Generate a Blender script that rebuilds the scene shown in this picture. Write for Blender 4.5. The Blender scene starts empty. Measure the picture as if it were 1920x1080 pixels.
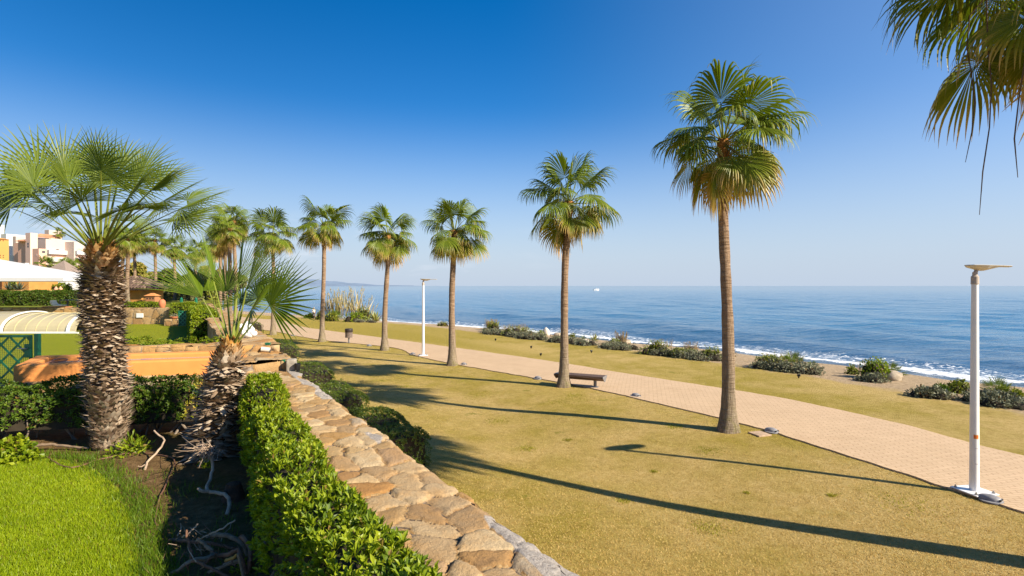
import bpy, math, random
import numpy as np
from mathutils import Vector, Matrix

random.seed(7)
RNG = np.random.default_rng(11)
SC = bpy.context.scene
COL = SC.collection
CAMZ = 4.05
F = 1000.0
HOR = 536.0
GZ = 1.2          # level of the near garden
GZ2 = 1.4         # level of the second garden
GZ3 = 2.45        # level of the third garden
R = math.radians
PI = math.pi


def ray(px, d, py=None, z=None):
    """point seen at column px at forward distance d"""
    x = (px - 960) / F * d
    if py is not None:
        z = CAMZ - (py - HOR) / F * d
    return Vector((x, d, z if z is not None else 0.0))


def gp(px, py, z):
    d = (CAMZ - z) / ((py - HOR) / F)
    return Vector(((px - 960) / F * d, d, z))


# ------------------------------------------------------------------ noise
def _hash(i, j, k):
    n = (i * 374761393 + j * 668265263 + k * 2147483647 + 1013904223).astype(np.int64)
    n = (n ^ (n >> 13)) * 1274126177
    n = n ^ (n >> 16)
    return (n & 0xFFFF).astype(np.float64) / 65535.0


def vnoise(x, y, z=0.0):
    x, y, z = np.broadcast_arrays(np.asarray(x, float), np.asarray(y, float), np.asarray(z, float))
    i, j, k = np.floor(x).astype(np.int64), np.floor(y).astype(np.int64), np.floor(z).astype(np.int64)
    fx, fy, fz = x - i, y - j, z - k
    fx, fy, fz = [f * f * (3 - 2 * f) for f in (fx, fy, fz)]
    r = 0
    for a in (0, 1):
        for b in (0, 1):
            for c in (0, 1):
                w = (fx if a else 1 - fx) * (fy if b else 1 - fy) * (fz if c else 1 - fz)
                r = r + w * _hash(i + a, j + b, k + c)
    return r * 2 - 1


def sstep(a, b, x):
    t = np.clip((x - a) / (b - a), 0, 1)
    return t * t * (3 - 2 * t)


# ------------------------------------------------------------------ objects
def mesh_np(name, V, Fs, mats=None, parent=None, attrs=None, smooth=False, midx=None):
    V = np.asarray(V, np.float32).reshape(-1, 3)
    if isinstance(Fs, np.ndarray):
        Fs = [Fs]
    me = bpy.data.meshes.new(name)
    me.vertices.add(len(V))
    me.vertices.foreach_set('co', V.ravel())
    loops, starts, off = [], [], 0
    for f in Fs:
        f = np.asarray(f, np.int32)
        if f.size == 0:
            continue
        loops.append(f.ravel())
        starts.append(off + np.arange(len(f), dtype=np.int32) * f.shape[1])
        off += f.size
    loops = np.concatenate(loops)
    starts = np.concatenate(starts).astype(np.int32)
    me.loops.add(len(loops))
    me.loops.foreach_set('vertex_index', loops)
    me.polygons.add(len(starts))
    me.polygons.foreach_set('loop_start', starts)
    if midx is not None:
        me.polygons.foreach_set('material_index', np.asarray(midx, np.int32))
    me.update(calc_edges=True)
    me.validate()
    if smooth:
        me.polygons.foreach_set('use_smooth', np.ones(len(me.polygons), bool))
    else:
        me.polygons.foreach_set('use_smooth', np.zeros(len(me.polygons), bool))
    for k, a in (attrs or {}).items():
        a = np.asarray(a, np.float32)
        if a.ndim == 2:
            at = me.attributes.new(k, 'FLOAT_VECTOR', 'POINT')
            at.data.foreach_set('vector', a.ravel())
        else:
            at = me.attributes.new(k, 'FLOAT', 'POINT')
            at.data.foreach_set('value', a)
    if mats is not None:
        for m in (mats if isinstance(mats, (list, tuple)) else [mats]):
            me.materials.append(m)
    o = bpy.data.objects.new(name, me)
    COL.objects.link(o)
    if parent:
        o.parent = parent
    return o


class MB:
    """collects simple shapes, then links them as one mesh object"""

    def __init__(s):
        s.V, s.F, s.M, s.m = [], [], [], 0

    def add(s, vs, fs):
        b = len(s.V)
        s.V += [tuple(v) for v in vs]
        for f in fs:
            s.F.append([b + i for i in f])
            s.M.append(s.m)

    def box(s, c, size, rot=0.0, mtx=None):
        hx, hy, hz = [q / 2 for q in size]
        M = mtx or (Matrix.Translation(c) @ Matrix.Rotation(rot, 4, 'Z'))
        vs = [M @ Vector((x, y, z)) for x in (-hx, hx) for y in (-hy, hy) for z in (-hz, hz)]
        s.add(vs, [(0, 1, 3, 2), (4, 6, 7, 5), (0, 4, 5, 1), (2, 3, 7, 6), (0, 2, 6, 4), (1, 5, 7, 3)])
        return s

    def tube(s, pts, rad, n=10, caps=True):
        pts = [Vector(p) for p in pts]
        if not isinstance(rad, (list, tuple)):
            rad = [rad] * len(pts)
        vs = []
        up = Vector((0.13, 0.27, 0.95))
        for i, p in enumerate(pts):
            t = (pts[min(i + 1, len(pts) - 1)] - pts[max(i - 1, 0)])
            t = t.normalized() if t.length > 1e-9 else Vector((0, 0, 1))
            if abs(t.z) > 0.95 and i == 0:
                up = Vector((1, 0.1, 0))
            a = t.cross(up).normalized()
            b = a.cross(t).normalized()
            for k in range(n):
                an = 2 * PI * k / n
                vs.append(p + a * math.cos(an) * rad[i] + b * math.sin(an) * rad[i])
        fs = []
        for i in range(len(pts) - 1):
            for k in range(n):
                k2 = (k + 1) % n
                fs.append((i * n + k, i * n + k2, (i + 1) * n + k2, (i + 1) * n + k))
        if caps:
            fs.append(tuple(range(n))[::-1])
            fs.append(tuple((len(pts) - 1) * n + k for k in range(n)))
        s.add(vs, fs)
        return s

    def lathe(s, c, prof, n=24, sx=1.0, sy=1.0, mtx=None):
        c = Vector(c)
        vs = []
        for r, z in prof:
            for k in range(n):
                a = 2 * PI * k / n
                v = Vector((r * math.cos(a) * sx, r * math.sin(a) * sy, z))
                if mtx:
                    v = mtx @ v
                vs.append(c + v)
        fs = []
        for i in range(len(prof) - 1):
            for k in range(n):
                k2 = (k + 1) % n
                fs.append((i * n + k, i * n + k2, (i + 1) * n + k2, (i + 1) * n + k))
        fs.append(tuple(range(n))[::-1])
        fs.append(tuple((len(prof) - 1) * n + k for k in range(n)))
        s.add(vs, fs)
        return s

    def prism(s, poly, vec):
        """closed polygon (list of points) swept along vec"""
        n = len(poly)
        vec = Vector(vec)
        vs = [Vector(p) for p in poly] + [Vector(p) + vec for p in poly]
        fs = [tuple(range(n))[::-1], tuple(range(n, 2 * n))]
        for i in range(n):
            j = (i + 1) % n
            fs.append((i, j, n + j, n + i))
        s.add(vs, fs)
        return s

    def build(s, name, mats, parent=None, smooth=False, bevel=0.0):
        me = bpy.data.meshes.new(name)
        me.from_pydata(s.V, [], s.F)
        for m in (mats if isinstance(mats, (list, tuple)) else [mats]):
            me.materials.append(m)
        me.polygons.foreach_set('material_index', np.array(s.M, np.int32))
        me.update()
        import bmesh
        bm = bmesh.new()
        bm.from_mesh(me)
        bmesh.ops.recalc_face_normals(bm, faces=bm.faces)
        bm.to_mesh(me)
        bm.free()
        me.polygons.foreach_set('use_smooth', np.full(len(me.polygons), bool(smooth)))
        if smooth:
            try:
                me.set_sharp_from_angle(angle=R(38))
            except Exception:
                pass
        o = bpy.data.objects.new(name, me)
        COL.objects.link(o)
        if parent:
            o.parent = parent
        if bevel:
            b = o.modifiers.new('bevel', 'BEVEL')
            b.width = bevel
            b.segments = 2
            b.limit_method = 'ANGLE'
        return o


def tag(o, label=None, cat=None, group=None, kind=None):
    if label:
        o['label'] = label
    if cat:
        o['category'] = cat
    if group:
        o['group'] = group
    if kind:
        o['kind'] = kind
    return o


def empty(name, loc, label, cat, group=None, rz=0.0):
    o = bpy.data.objects.new(name, None)
    COL.objects.link(o)
    o.location = loc
    o.rotation_euler = (0, 0, rz)
    o.empty_display_size = 0.2
    return tag(o, label, cat, group)


def rebase(o, loc):
    """put a mesh object's origin at loc (mesh was written in world coordinates)"""
    loc = Vector(loc)
    o.data.transform(Matrix.Translation(-loc))
    o.location = loc
    return o


# ------------------------------------------------------------------ materials
class NT:
    def __init__(s, name):
        s.mat = bpy.data.materials.new(name)
        s.mat.use_nodes = True
        s.nt = s.mat.node_tree
        s.nt.nodes.clear()
        s.out = s.nt.nodes.new('ShaderNodeOutputMaterial')

    def n(s, typ, inp=None, out=0, **props):
        nd = s.nt.nodes.new('ShaderNode' + typ)
        for k, v in props.items():
            setattr(nd, k, v)
        for k, v in (inp or {}).items():
            sk = nd.inputs[k]
            if isinstance(v, bpy.types.NodeSocket):
                s.nt.links.new(v, sk)
            else:
                if isinstance(v, (tuple, list)) and len(v) == 3 and sk.type == 'RGBA':
                    v = (*v, 1)
                sk.default_value = v
        return nd.outputs[out]

    def ramp(s, fac, stops, interp='LINEAR'):
        nd = s.nt.nodes.new('ShaderNodeValToRGB')
        cr = nd.color_ramp
        cr.interpolation = interp
        while len(cr.elements) < len(stops):
            cr.elements.new(0.5)
        for e, (p, c) in zip(cr.elements, stops):
            e.position = p
            e.color = (*c, 1) if len(c) == 3 else c
        s.nt.links.new(fac, nd.inputs[0])
        return nd.outputs[0]

    def fr(s, fac, a, b):
        return s.n('MapRange', {0: fac, 1: a, 2: b, 3: 0.0, 4: 1.0}, clamp=True)

    def mix(s, fac, a, b, blend='MIX'):
        nd = s.nt.nodes.new('ShaderNodeMix')
        nd.data_type = 'RGBA'
        nd.blend_type = blend
        for k, v in ((0, fac), (6, a), (7, b)):
            if isinstance(v, bpy.types.NodeSocket):
                s.nt.links.new(v, nd.inputs[k])
            else:
                nd.inputs[k].default_value = (*v, 1) if isinstance(v, (tuple, list)) and len(v) == 3 else v
        return nd.outputs[2]

    def math(s, op, a, b=0.0):
        return s.n('Math', {0: a, 1: b}, operation=op)

    def obj(s):
        return s.n('TexCoord', out=3)

    def pos(s):
        return s.n('NewGeometry', out=0)

    def noise(s, vec, scale, detail=4.0, rough=0.55, out=0):
        return s.n('TexNoise', {'Vector': vec, 'Scale': scale, 'Detail': detail, 'Roughness': rough}, out=out)

    def attr(s, name, out=2):
        return s.n('Attribute', attribute_name=name, out=out)

    def island(s):
        return s.n('NewGeometry', out=8)

    def bump(s, h, strength=0.3, dist=0.02, normal=None):
        inp = {'Height': h, 'Strength': strength, 'Distance': dist}
        if normal is not None:
            inp['Normal'] = normal
        return s.n('Bump', inp)

    def surf(s, base, rough=0.7, normal=None, metallic=0.0, spec=0.4, trans=0.0, tcol=None, alpha=None):
        inp = {'Base Color': base, 'Roughness': rough, 'Metallic': metallic, 'Specular IOR Level': spec}
        if normal is not None:
            inp['Normal'] = normal
        if alpha is not None:
            inp['Alpha'] = alpha
        b = s.n('BsdfPrincipled', inp)
        if trans:
            t = s.n('BsdfTranslucent', {'Color': tcol if tcol is not None else base})
            b = s.n('MixShader', {0: trans, 1: b, 2: t})
        s.nt.links.new(b, s.out.inputs[0])
        return s.mat


def m_plain(name, col, rough=0.6, var=0.12, scale=6.0, bump=0.0, metallic=0.0, spec=0.4, bscale=40.0):
    t = NT(name)
    v = t.obj()
    a = t.noise(v, scale, 5.0)
    c = t.ramp(a, [(0.3, tuple(q * (1 - var) for q in col)), (0.7, tuple(min(1, q * (1 + var)) for q in col))])
    nrm = t.bump(t.noise(v, bscale, 4.0), bump, 0.01) if bump else None
    return t.surf(c, rough, nrm, metallic, spec)


def m_leaf(name, cols, rough=0.45, trans=0.25, tcol=None, nscale=1.2, spec=0.4, dead=0.035):
    """leaves: every leaf its own shade, with broader patches of growth"""
    t = NT(name)
    r = t.island()
    nz = t.noise(t.obj(), nscale, 3.0)
    f = t.math('ADD', t.math('MULTIPLY', r, 0.6), t.math('MULTIPLY', t.fr(nz, 0.3, 0.7), 0.4))
    st = [(i / (len(cols) - 1), c) for i, c in enumerate(cols)]
    c = t.ramp(f, st)
    dd = t.math('LESS_THAN', t.math('FRACT', t.math('MULTIPLY', r, 53.7)), dead)
    c = t.mix(t.math('MULTIPLY', dd, 0.8), c, (0.22, 0.12, 0.04))
    return t.surf(c, rough, None, 0, spec, trans, t.mix(1.0, c, tcol or (1.6, 1.7, 0.7), 'MULTIPLY'))
# ================================================================== camera, sky, sun
cam = bpy.data.objects.new('camera', bpy.data.cameras.new('camera'))
COL.objects.link(cam)
cam.location = (0, 0, CAMZ)
cam.rotation_euler = (R(90 - 0.23), 0, 0)
cam.data.lens = 18.75
cam.data.sensor_width = 36.0
cam.data.clip_start = 0.1
cam.data.clip_end = 80000
SC.camera = cam

SUN = Vector((0.885 * math.cos(R(32.3)), -0.465 * math.cos(R(32.3)), math.sin(R(32.3)))).normalized()
sun = bpy.data.objects.new('sun', bpy.data.lights.new('sun', 'SUN'))
COL.objects.link(sun)
sun.location = (30, -20, 40)
sun.rotation_euler = (-SUN).to_track_quat('-Z', 'Y').to_euler()
sun.data.energy = 5.0
sun.data.angle = R(0.55)
sun.data.color = (1.0, 0.90, 0.72)

SKY_STRENGTH = 0.090
w = bpy.data.worlds.new('World')
SC.world = w
w.use_nodes = True
wt = w.node_tree
wt.nodes.clear()
sky = wt.nodes.new('ShaderNodeTexSky')
sky.sky_type = 'NISHITA'
sky.sun_disc = False
sky.sun_elevation = R(32.3)
sky.sun_rotation = math.atan2(SUN.x, SUN.y)
sky.altitude = 0
sky.air_density = 1.0
sky.dust_density = 0.0
sky.ozone_density = 3.0
hs = wt.nodes.new('ShaderNodeHueSaturation')
hs.inputs['Saturation'].default_value = 1.42
hs.inputs['Hue'].default_value = 0.5
tint = wt.nodes.new('ShaderNodeMix')
tint.data_type = 'RGBA'
tint.blend_type = 'MULTIPLY'
tint.inputs[0].default_value = 1.0
wt.links.new(sky.outputs[0], tint.inputs[6])
tint.inputs[7].default_value = (0.92, 0.88, 0.93, 1)
wt.links.new(tint.outputs[2], hs.inputs['Color'])
# thin low cloud streaks near the horizon
tc = wt.nodes.new('ShaderNodeTexCoord')
mp = wt.nodes.new('ShaderNodeMapping')
mp.inputs['Scale'].default_value = (9, 9, 42)
wt.links.new(tc.outputs['Generated'], mp.inputs['Vector'])
nz = wt.nodes.new('ShaderNodeTexNoise')
nz.inputs['Scale'].default_value = 1.0
nz.inputs['Detail'].default_value = 6
wt.links.new(mp.outputs[0], nz.inputs['Vector'])
r1 = wt.nodes.new('ShaderNodeMapRange')
r1.inputs[1].default_value = 0.56
r1.inputs[2].default_value = 0.80
wt.links.new(nz.outputs[0], r1.inputs[0])
sx = wt.nodes.new('ShaderNodeSeparateXYZ')
wt.links.new(tc.outputs['Generated'], sx.inputs[0])
r2 = wt.nodes.new('ShaderNodeMapRange')
r2.inputs[1].default_value = 0.135
r2.inputs[2].default_value = 0.07
wt.links.new(sx.outputs[2], r2.inputs[0])
r3 = wt.nodes.new('ShaderNodeMapRange')
r3.inputs[1].default_value = 0.1
r3.inputs[2].default_value = -0.55
wt.links.new(sx.outputs[0], r3.inputs[0])
mm = wt.nodes.new('ShaderNodeMath')
mm.operation = 'MULTIPLY'
wt.links.new(r1.outputs[0], mm.inputs[0])
wt.links.new(r2.outputs[0], mm.inputs[1])
mm2 = wt.nodes.new('ShaderNodeMath')
mm2.operation = 'MULTIPLY'
wt.links.new(mm.outputs[0], mm2.inputs[0])
wt.links.new(r3.outputs[0], mm2.inputs[1])
cm = wt.nodes.new('ShaderNodeMix')
cm.data_type = 'RGBA'
wt.links.new(mm2.outputs[0], cm.inputs[0])
# pale marine air low over the horizon
r4 = wt.nodes.new('ShaderNodeMapRange')
r4.interpolation_type = 'SMOOTHSTEP'
r4.inputs[1].default_value = 0.33
r4.inputs[2].default_value = -0.03
wt.links.new(sx.outputs[2], r4.inputs[0])
hm = wt.nodes.new('ShaderNodeMix')
hm.data_type = 'RGBA'
# the sky opposite the sun is a little deeper
r6 = wt.nodes.new('ShaderNodeMapRange')
r6.interpolation_type = 'SMOOTHSTEP'
r6.inputs[1].default_value = 0.05
r6.inputs[2].default_value = -0.62
r6.inputs[3].default_value = 1.0
r6.inputs[4].default_value = 0.76
wt.links.new(sx.outputs[0], r6.inputs[0])
dk = wt.nodes.new('ShaderNodeMix')
dk.data_type = 'RGBA'
dk.blend_type = 'MULTIPLY'
dk.inputs[0].default_value = 1.0
wt.links.new(hs.outputs[0], dk.inputs[6])
wt.links.new(r6.outputs[0], dk.inputs[7])
# the sunward side of the sky is paler
r5 = wt.nodes.new('ShaderNodeMapRange')
r5.interpolation_type = 'SMOOTHSTEP'
r5.inputs[1].default_value = -0.05
r5.inputs[2].default_value = 1.05
r5.inputs[3].default_value = 0.0
r5.inputs[4].default_value = 0.34
wt.links.new(sx.outputs[0], r5.inputs[0])
sm_ = wt.nodes.new('ShaderNodeMix')
sm_.data_type = 'RGBA'
wt.links.new(r5.outputs[0], sm_.inputs[0])
wt.links.new(dk.outputs[2], sm_.inputs[6])
sm_.inputs[7].default_value = (3.8, 4.65, 6.1, 1)
wt.links.new(r4.outputs[0], hm.inputs[0])
wt.links.new(sm_.outputs[2], hm.inputs[6])
hm.inputs[7].default_value = (3.1, 3.7, 4.55, 1)
wt.links.new(hm.outputs[2], cm.inputs[6])
cm.inputs[7].default_value = (5.2, 5.4, 5.8, 1)
bg = wt.nodes.new('ShaderNodeBackground')
bg.inputs['Strength'].default_value = SKY_STRENGTH
wt.links.new(cm.outputs[2], bg.inputs['Color'])
wo = wt.nodes.new('ShaderNodeOutputWorld')
wt.links.new(bg.outputs[0], wo.inputs[0])

SC.view_settings.view_transform = 'Standard'
SC.view_settings.look = 'None'
SC.view_settings.exposure = 0.95
SC.view_settings.gamma = 1.0
SC.cycles.max_bounces = 6
SC.cycles.transparent_max_bounces = 8
SC.cycles.use_denoising = True

# ================================================================== terrain
EDGE = np.array([(21, -30), (20, 5), (18, 12), (15.9, 17.9), (12.9, 24.2), (6.8, 34), (-1.6, 44.9), (-12, 57.5),
                 (-19.6, 66), (-30, 77), (-60, 100), (-210, 195), (-3000, 1600)], float)
WATER = np.array([(40, -30), (34, 5), (29.5, 18), (27.2, 27.4), (25.1, 29.2), (23.9, 32.6), (20, 37.9), (17.4, 43),
                  (10.5, 48.6), (4.1, 58), (-1.6, 64.4), (-6.7, 68), (-21, 80), (-28, 88), (-58, 112),
                  (-205, 222), (-3000, 1750)], float)
SEAZ = -1.3


def sdist(x, y, poly):
    """signed distance to a polyline, positive on its seaward (right) side"""
    x = np.asarray(x, float)
    y = np.asarray(y, float)
    best = np.full(x.shape, 1e18)
    sgn = np.ones(x.shape)
    for (ax, ay), (bx, by) in zip(poly[:-1], poly[1:]):
        dx, dy = bx - ax, by - ay
        t = np.clip(((x - ax) * dx + (y - ay) * dy) / (dx * dx + dy * dy), 0, 1)
        qx, qy = x - (ax + t * dx), y - (ay + t * dy)
        d2 = qx * qx + qy * qy
        s = np.sign(dy * (x - ax) - dx * (y - ay))
        m = d2 < best
        best = np.where(m, d2, best)
        sgn = np.where(m, s, sgn)
    return np.sqrt(best) * sgn


def tz(x, y):
    x = np.asarray(x, float)
    y = np.asarray(y, float)
    u = (x - 5.97) * 0.855 + (y - 14.7) * 0.52
    dip = -0.20 * np.exp(-((u + 4.6) / 2.5) ** 2) * (1 - sstep(20, 34, y))
    far = -0.62 * sstep(50, 84, y)
    z0 = dip + far + 0.025 * vnoise(x * 0.23, y * 0.23, 3.1) * sstep(3.5, 6, np.abs(u - 2.2))
    e = sdist(x, y, EDGE)
    wd = sdist(x, y, WATER)
    t = np.clip(e / np.maximum(e - wd, 1e-3), 0, 1)
    beach = z0 * (1 - t) + SEAZ * (0.25 * t + 0.75 * t * t)
    beach = beach + 0.06 * vnoise(x * 0.9, y * 0.9, 7.7) * np.sin(np.pi * t)
    z = np.where(e > 0, beach, z0)
    z = np.where(wd > 0, SEAZ - np.minimum(wd * 0.22, 5.0), z)
    return z


def tzs(x, y):
    return float(tz(np.array([x]), np.array([y]))[0])


def gt(px, py):
    """where the view ray through a photo pixel meets the ground"""
    z = 0.0
    for _ in range(12):
        p = gp(px, py, z)
        z = tzs(p.x, p.y)
    p.z = z
    return p


def m_lawn():
    t = NT('coastal_lawn')
    p = t.obj()
    big = t.fr(t.noise(p, 0.16, 4.0), 0.36, 0.66)
    mid = t.fr(t.noise(p, 0.9, 5.0), 0.35, 0.68)
    fine = t.fr(t.math('ADD', t.math('MULTIPLY', t.noise(p, 22.0, 6.0, 0.8), 0.6), t.math('MULTIPLY', t.noise(p, 5.0, 5.0, 0.7), 0.4)), 0.33, 0.67)
    grain = t.fr(t.noise(p, 90.0, 3.0, 0.7), 0.3, 0.7)
    straw = t.ramp(fine, [(0.0, (0.35, 0.235, 0.06)), (0.5, (0.62, 0.435, 0.15)), (1.0, (0.77, 0.58, 0.25))])
    green = t.ramp(fine, [(0.0, (0.17, 0.13, 0.014)), (0.5, (0.37, 0.285, 0.03)), (1.0, (0.50, 0.39, 0.065))])
    gm = t.n('MapRange', {0: t.math('ADD', t.math('MULTIPLY', big, 0.75), t.math('MULTIPLY', mid, 0.45)), 1: 0.22, 2: 0.86, 3: 0.0, 4: 0.80})
    gm = t.math('MAXIMUM', gm, t.attr('lush'))
    c = t.mix(gm, straw, green)
    spot = t.fr(t.noise(p, 0.75, 4.0, 0.6), 0.655, 0.70)
    c = t.mix(t.math('MULTIPLY', spot, 0.75), c, t.mix(fine, (0.12, 0.14, 0.010), (0.30, 0.29, 0.02)))
    c = t.mix(t.math('MULTIPLY', grain, 0.5), c, t.mix(0.5, c, (0.09, 0.06, 0.015)))
    # sand beyond the edge of the grass, darker where the swash wets it
    s = t.attr('sea')
    se = t.math('ADD', s, t.math('MULTIPLY', t.math('SUBTRACT', t.noise(p, 1.1, 5.0), 0.5), 2.2))
    sm = t.fr(se, -0.15, 0.5)
    sandn = t.noise(p, 7.0, 8.0, 0.7)
    sand = t.ramp(sandn, [(0.3, (0.28, 0.185, 0.10)), (0.52, (0.52, 0.38, 0.235)), (0.75, (0.62, 0.475, 0.31))])
    wet = t.fr(t.attr('wet'), -1.6, -0.2)
    sand = t.mix(wet, sand, (0.13, 0.10, 0.075))
    c = t.mix(sm, c, sand)
    b = t.bump(t.math('ADD', fine, t.math('MULTIPLY', grain, 0.5)), 0.8, 0.06)
    rough = t.mix(wet, (0.95, 0.95, 0.95), (0.35, 0.35, 0.35))
    return t.surf(c, rough, b, 0, 0.15)


def polar_grid(a0, a1, na, rs):
    a = np.linspace(a0, a1, na)
    A, Rr = np.meshgrid(a, rs)
    x, y = Rr * np.sin(A), Rr * np.cos(A)
    nr = len(rs)
    i = np.arange(nr - 1)[:, None] * na + np.arange(na - 1)[None, :]
    f = np.stack([i, i + 1, i + na + 1, i + na], -1).reshape(-1, 4)
    return x.ravel(), y.ravel(), f[:, ::-1]


rs = np.concatenate([np.linspace(0.02, 3, 6), np.geomspace(3.2, 130, 210), np.geomspace(140, 60000, 40)])
x, y, f = polar_grid(-PI, PI, 521, rs)
zz = tz(x, y)
sea_a = sdist(x, y, EDGE)
wet_a = sdist(x, y, WATER)
# the greener belts that follow the path
u = (x - 5.97) * 0.855 + (y - 14.7) * 0.52
lush = 0.55 * np.exp(-((sea_a + 6.6) / 1.5) ** 2) * sstep(6, 12, y) + 0.45 * np.exp(-((u + 0.9) / 0.8) ** 2) * sstep(12, 20, y)
lush = lush + 0.7 * sstep(30, 46, y)
m_ground = m_lawn()
o = mesh_np('ground', np.stack([x, y, zz], 1), f, m_ground, attrs={'sea': np.clip(sea_a, -200, 200), 'wet': np.clip(wet_a, -200, 200), 'lush': np.clip(lush, 0, 0.85)}, smooth=True)
tag(o, kind='structure')

# ------------------------------------------------------------------ paved path
def m_path():
    t = NT('path_bricks')
    p = t.attr('puv', 1)
    mpn = t.n('Mapping', {'Vector': t.obj(), 'Rotation': (0, 0, R(14))})
    br = t.nt.nodes.new('ShaderNodeTexBrick')
    t.nt.links.new(mpn, br.inputs['Vector'])
    br.inputs['Color1'].default_value = (0.515, 0.37, 0.23, 1)
    br.inputs['Color2'].default_value = (0.585, 0.42, 0.265, 1)
    br.inputs['Mortar'].default_value = (0.36, 0.225, 0.12, 1)
    br.inputs['Scale'].default_value = 1.0
    br.inputs['Mortar Size'].default_value = 0.010
    br.inputs['Mortar Smooth'].default_value = 0.4
    br.inputs['Bias'].default_value = 0.0
    br.inputs['Brick Width'].default_value = 0.30
    br.inputs['Row Height'].default_value = 0.115
    n1 = t.fr(t.noise(t.obj(), 0.5, 5.0), 0.3, 0.7)
    n2 = t.fr(t.noise(t.obj(), 14.0, 4.0), 0.3, 0.7)
    c = t.mix(t.math('MULTIPLY', n1, 0.35), br.outputs[0], (0.66, 0.47, 0.30))
    c = t.mix(t.math('MULTIPLY', n2, 0.25), c, (0.40, 0.25, 0.13))
    # sandy dirt swept to the two sides
    e = t.attr('rim')
    dn = t.math('MULTIPLY', t.noise(t.obj(), 2.6, 6.0), 0.16)
    dm = t.fr(t.math('ADD', e, dn), 0.13, 0.05)
    c = t.mix(t.math('MULTIPLY', dm, 0.7), c, (0.62, 0.44, 0.26))
    # joints open and darken here and there
    jn = t.fr(t.noise(t.obj(), 3.7, 5.0, 0.7), 0.42, 0.66)
    c = t.mix(t.math('MULTIPLY', t.math('MULTIPLY', br.outputs[1], jn), 0.85), c, (0.24, 0.14, 0.07))
    c = t.mix(t.math('MULTIPLY', t.fr(t.noise(t.obj(), 0.9, 6.0, 0.65), 0.52, 0.72), 0.22), c, (0.36, 0.23, 0.12))
    b = t.bump(br.outputs[1], -0.6, 0.008)
    return t.surf(c, 0.85, b, 0, 0.25)


def catmull(pts, n):
    pts = [Vector(p) for p in pts]
    P_ = [pts[0] * 2 - pts[1]] + pts + [pts[-1] * 2 - pts[-2]]
    out = []
    for i in range(1, len(P_) - 2):
        p0, p1, p2, p3 = P_[i - 1], P_[i], P_[i + 1], P_[i + 2]
        for k in range(12):
            t = k / 12
            out.append(0.5 * ((2 * p1) + (p2 - p0) * t + (2 * p0 - 5 * p1 + 4 * p2 - p3) * t * t + (3 * p1 - p0 - 3 * p2 + p3) * t ** 3))
    out.append(pts[-1])
    L = [0.0]
    for a, b in zip(out[:-1], out[1:]):
        L.append(L[-1] + (b - a).length)
    res = []
    j = 0
    for k in range(n):
        s = L[-1] * k / (n - 1)
        while j < len(L) - 2 and L[j + 1] < s:
            j += 1
        q = (s - L[j]) / max(L[j + 1] - L[j], 1e-9)
        res.append(out[j].lerp(out[j + 1], min(q, 1)))
    return res


near = [Vector((13.2, 0.5, 0)), Vector((11.3, 4.6, 0))] + [gt(*q) for q in ((1920, 962), (1565, 849), (1388, 795), (1112, 730), (1010, 711), (860, 685), (777, 667), (735, 652), (617, 640), (560, 631), (505, 620.5))] + [Vector((-27.5, 53, 0)), Vector((-34, 61, 0)), Vector((-41, 71, 0)), Vector((-50, 80, 0))]
farp = [Vector((17.8, 0.5, 0)), Vector((15.5, 5.6, 0))] + [gt(*q) for q in ((1920, 857), (1681, 795), (1450, 745), (1180, 702.6), (1050, 681), (905, 660), (732, 636), (612, 620), (560, 611.5), (525, 600))] + [Vector((-33, 71, 0)), Vector((-40, 79, 0)), Vector((-50, 89, 0))]
NP = 400
A = catmull(near, NP)
B = catmull(farp, NP)
NC = 14
V, uv, rim = [], [], []
for i in range(NP):
    for k in range(NC + 1):
        q = A[i].lerp(B[i], k / NC)
        V.append((q.x, q.y, 0))
        wd_ = (A[i] - B[i]).length
        uv.append((i, k / NC, 0))
        rim.append(min(k / NC, 1 - k / NC))
V = np.array(V)
_jit = 0.05 * vnoise(V[:, 0] * 2.3, V[:, 1] * 2.3, 1.0) + 0.03 * vnoise(V[:, 0] * 8, V[:, 1] * 8, 2.0)
_edge = (np.array(rim) == 0)
V[:, 0] += _jit * _edge * 0.8
V[:, 1] += _jit * _edge * 0.5
V[:, 2] = tz(V[:, 0], V[:, 1]) + 0.035
i = np.arange(NP - 1)[:, None] * (NC + 1) + np.arange(NC)[None, :]
f = np.stack([i, i + 1, i + NC + 2, i + NC + 1], -1).reshape(-1, 4)
# little skirts so the sides of the paving show
sk = []
base = len(V)
low = []
for col in (0, NC):
    ids = np.arange(NP) * (NC + 1) + col
    lowv = V[ids].copy()
    lowv[:, 2] -= 0.12
    b0 = base + len(low) * NP
    low.append(lowv)
    j = np.arange(NP - 1)
    q = np.stack([ids[j], ids[j + 1], b0 + j + 1, b0 + j], -1)
    sk.append(q if col == 0 else q[:, ::-1])
V2 = np.concatenate([V] + low)
f2 = np.concatenate([f] + sk)
pad = np.zeros((2 * NP, 3))
o = mesh_np('path', V2, f2, m_path(), attrs={'puv': np.concatenate([np.array(uv, float), pad]), 'rim': np.concatenate([np.array(rim), np.zeros(2 * NP)])})
tag(o, kind='structure')
PATH_A, PATH_B = A, B

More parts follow.
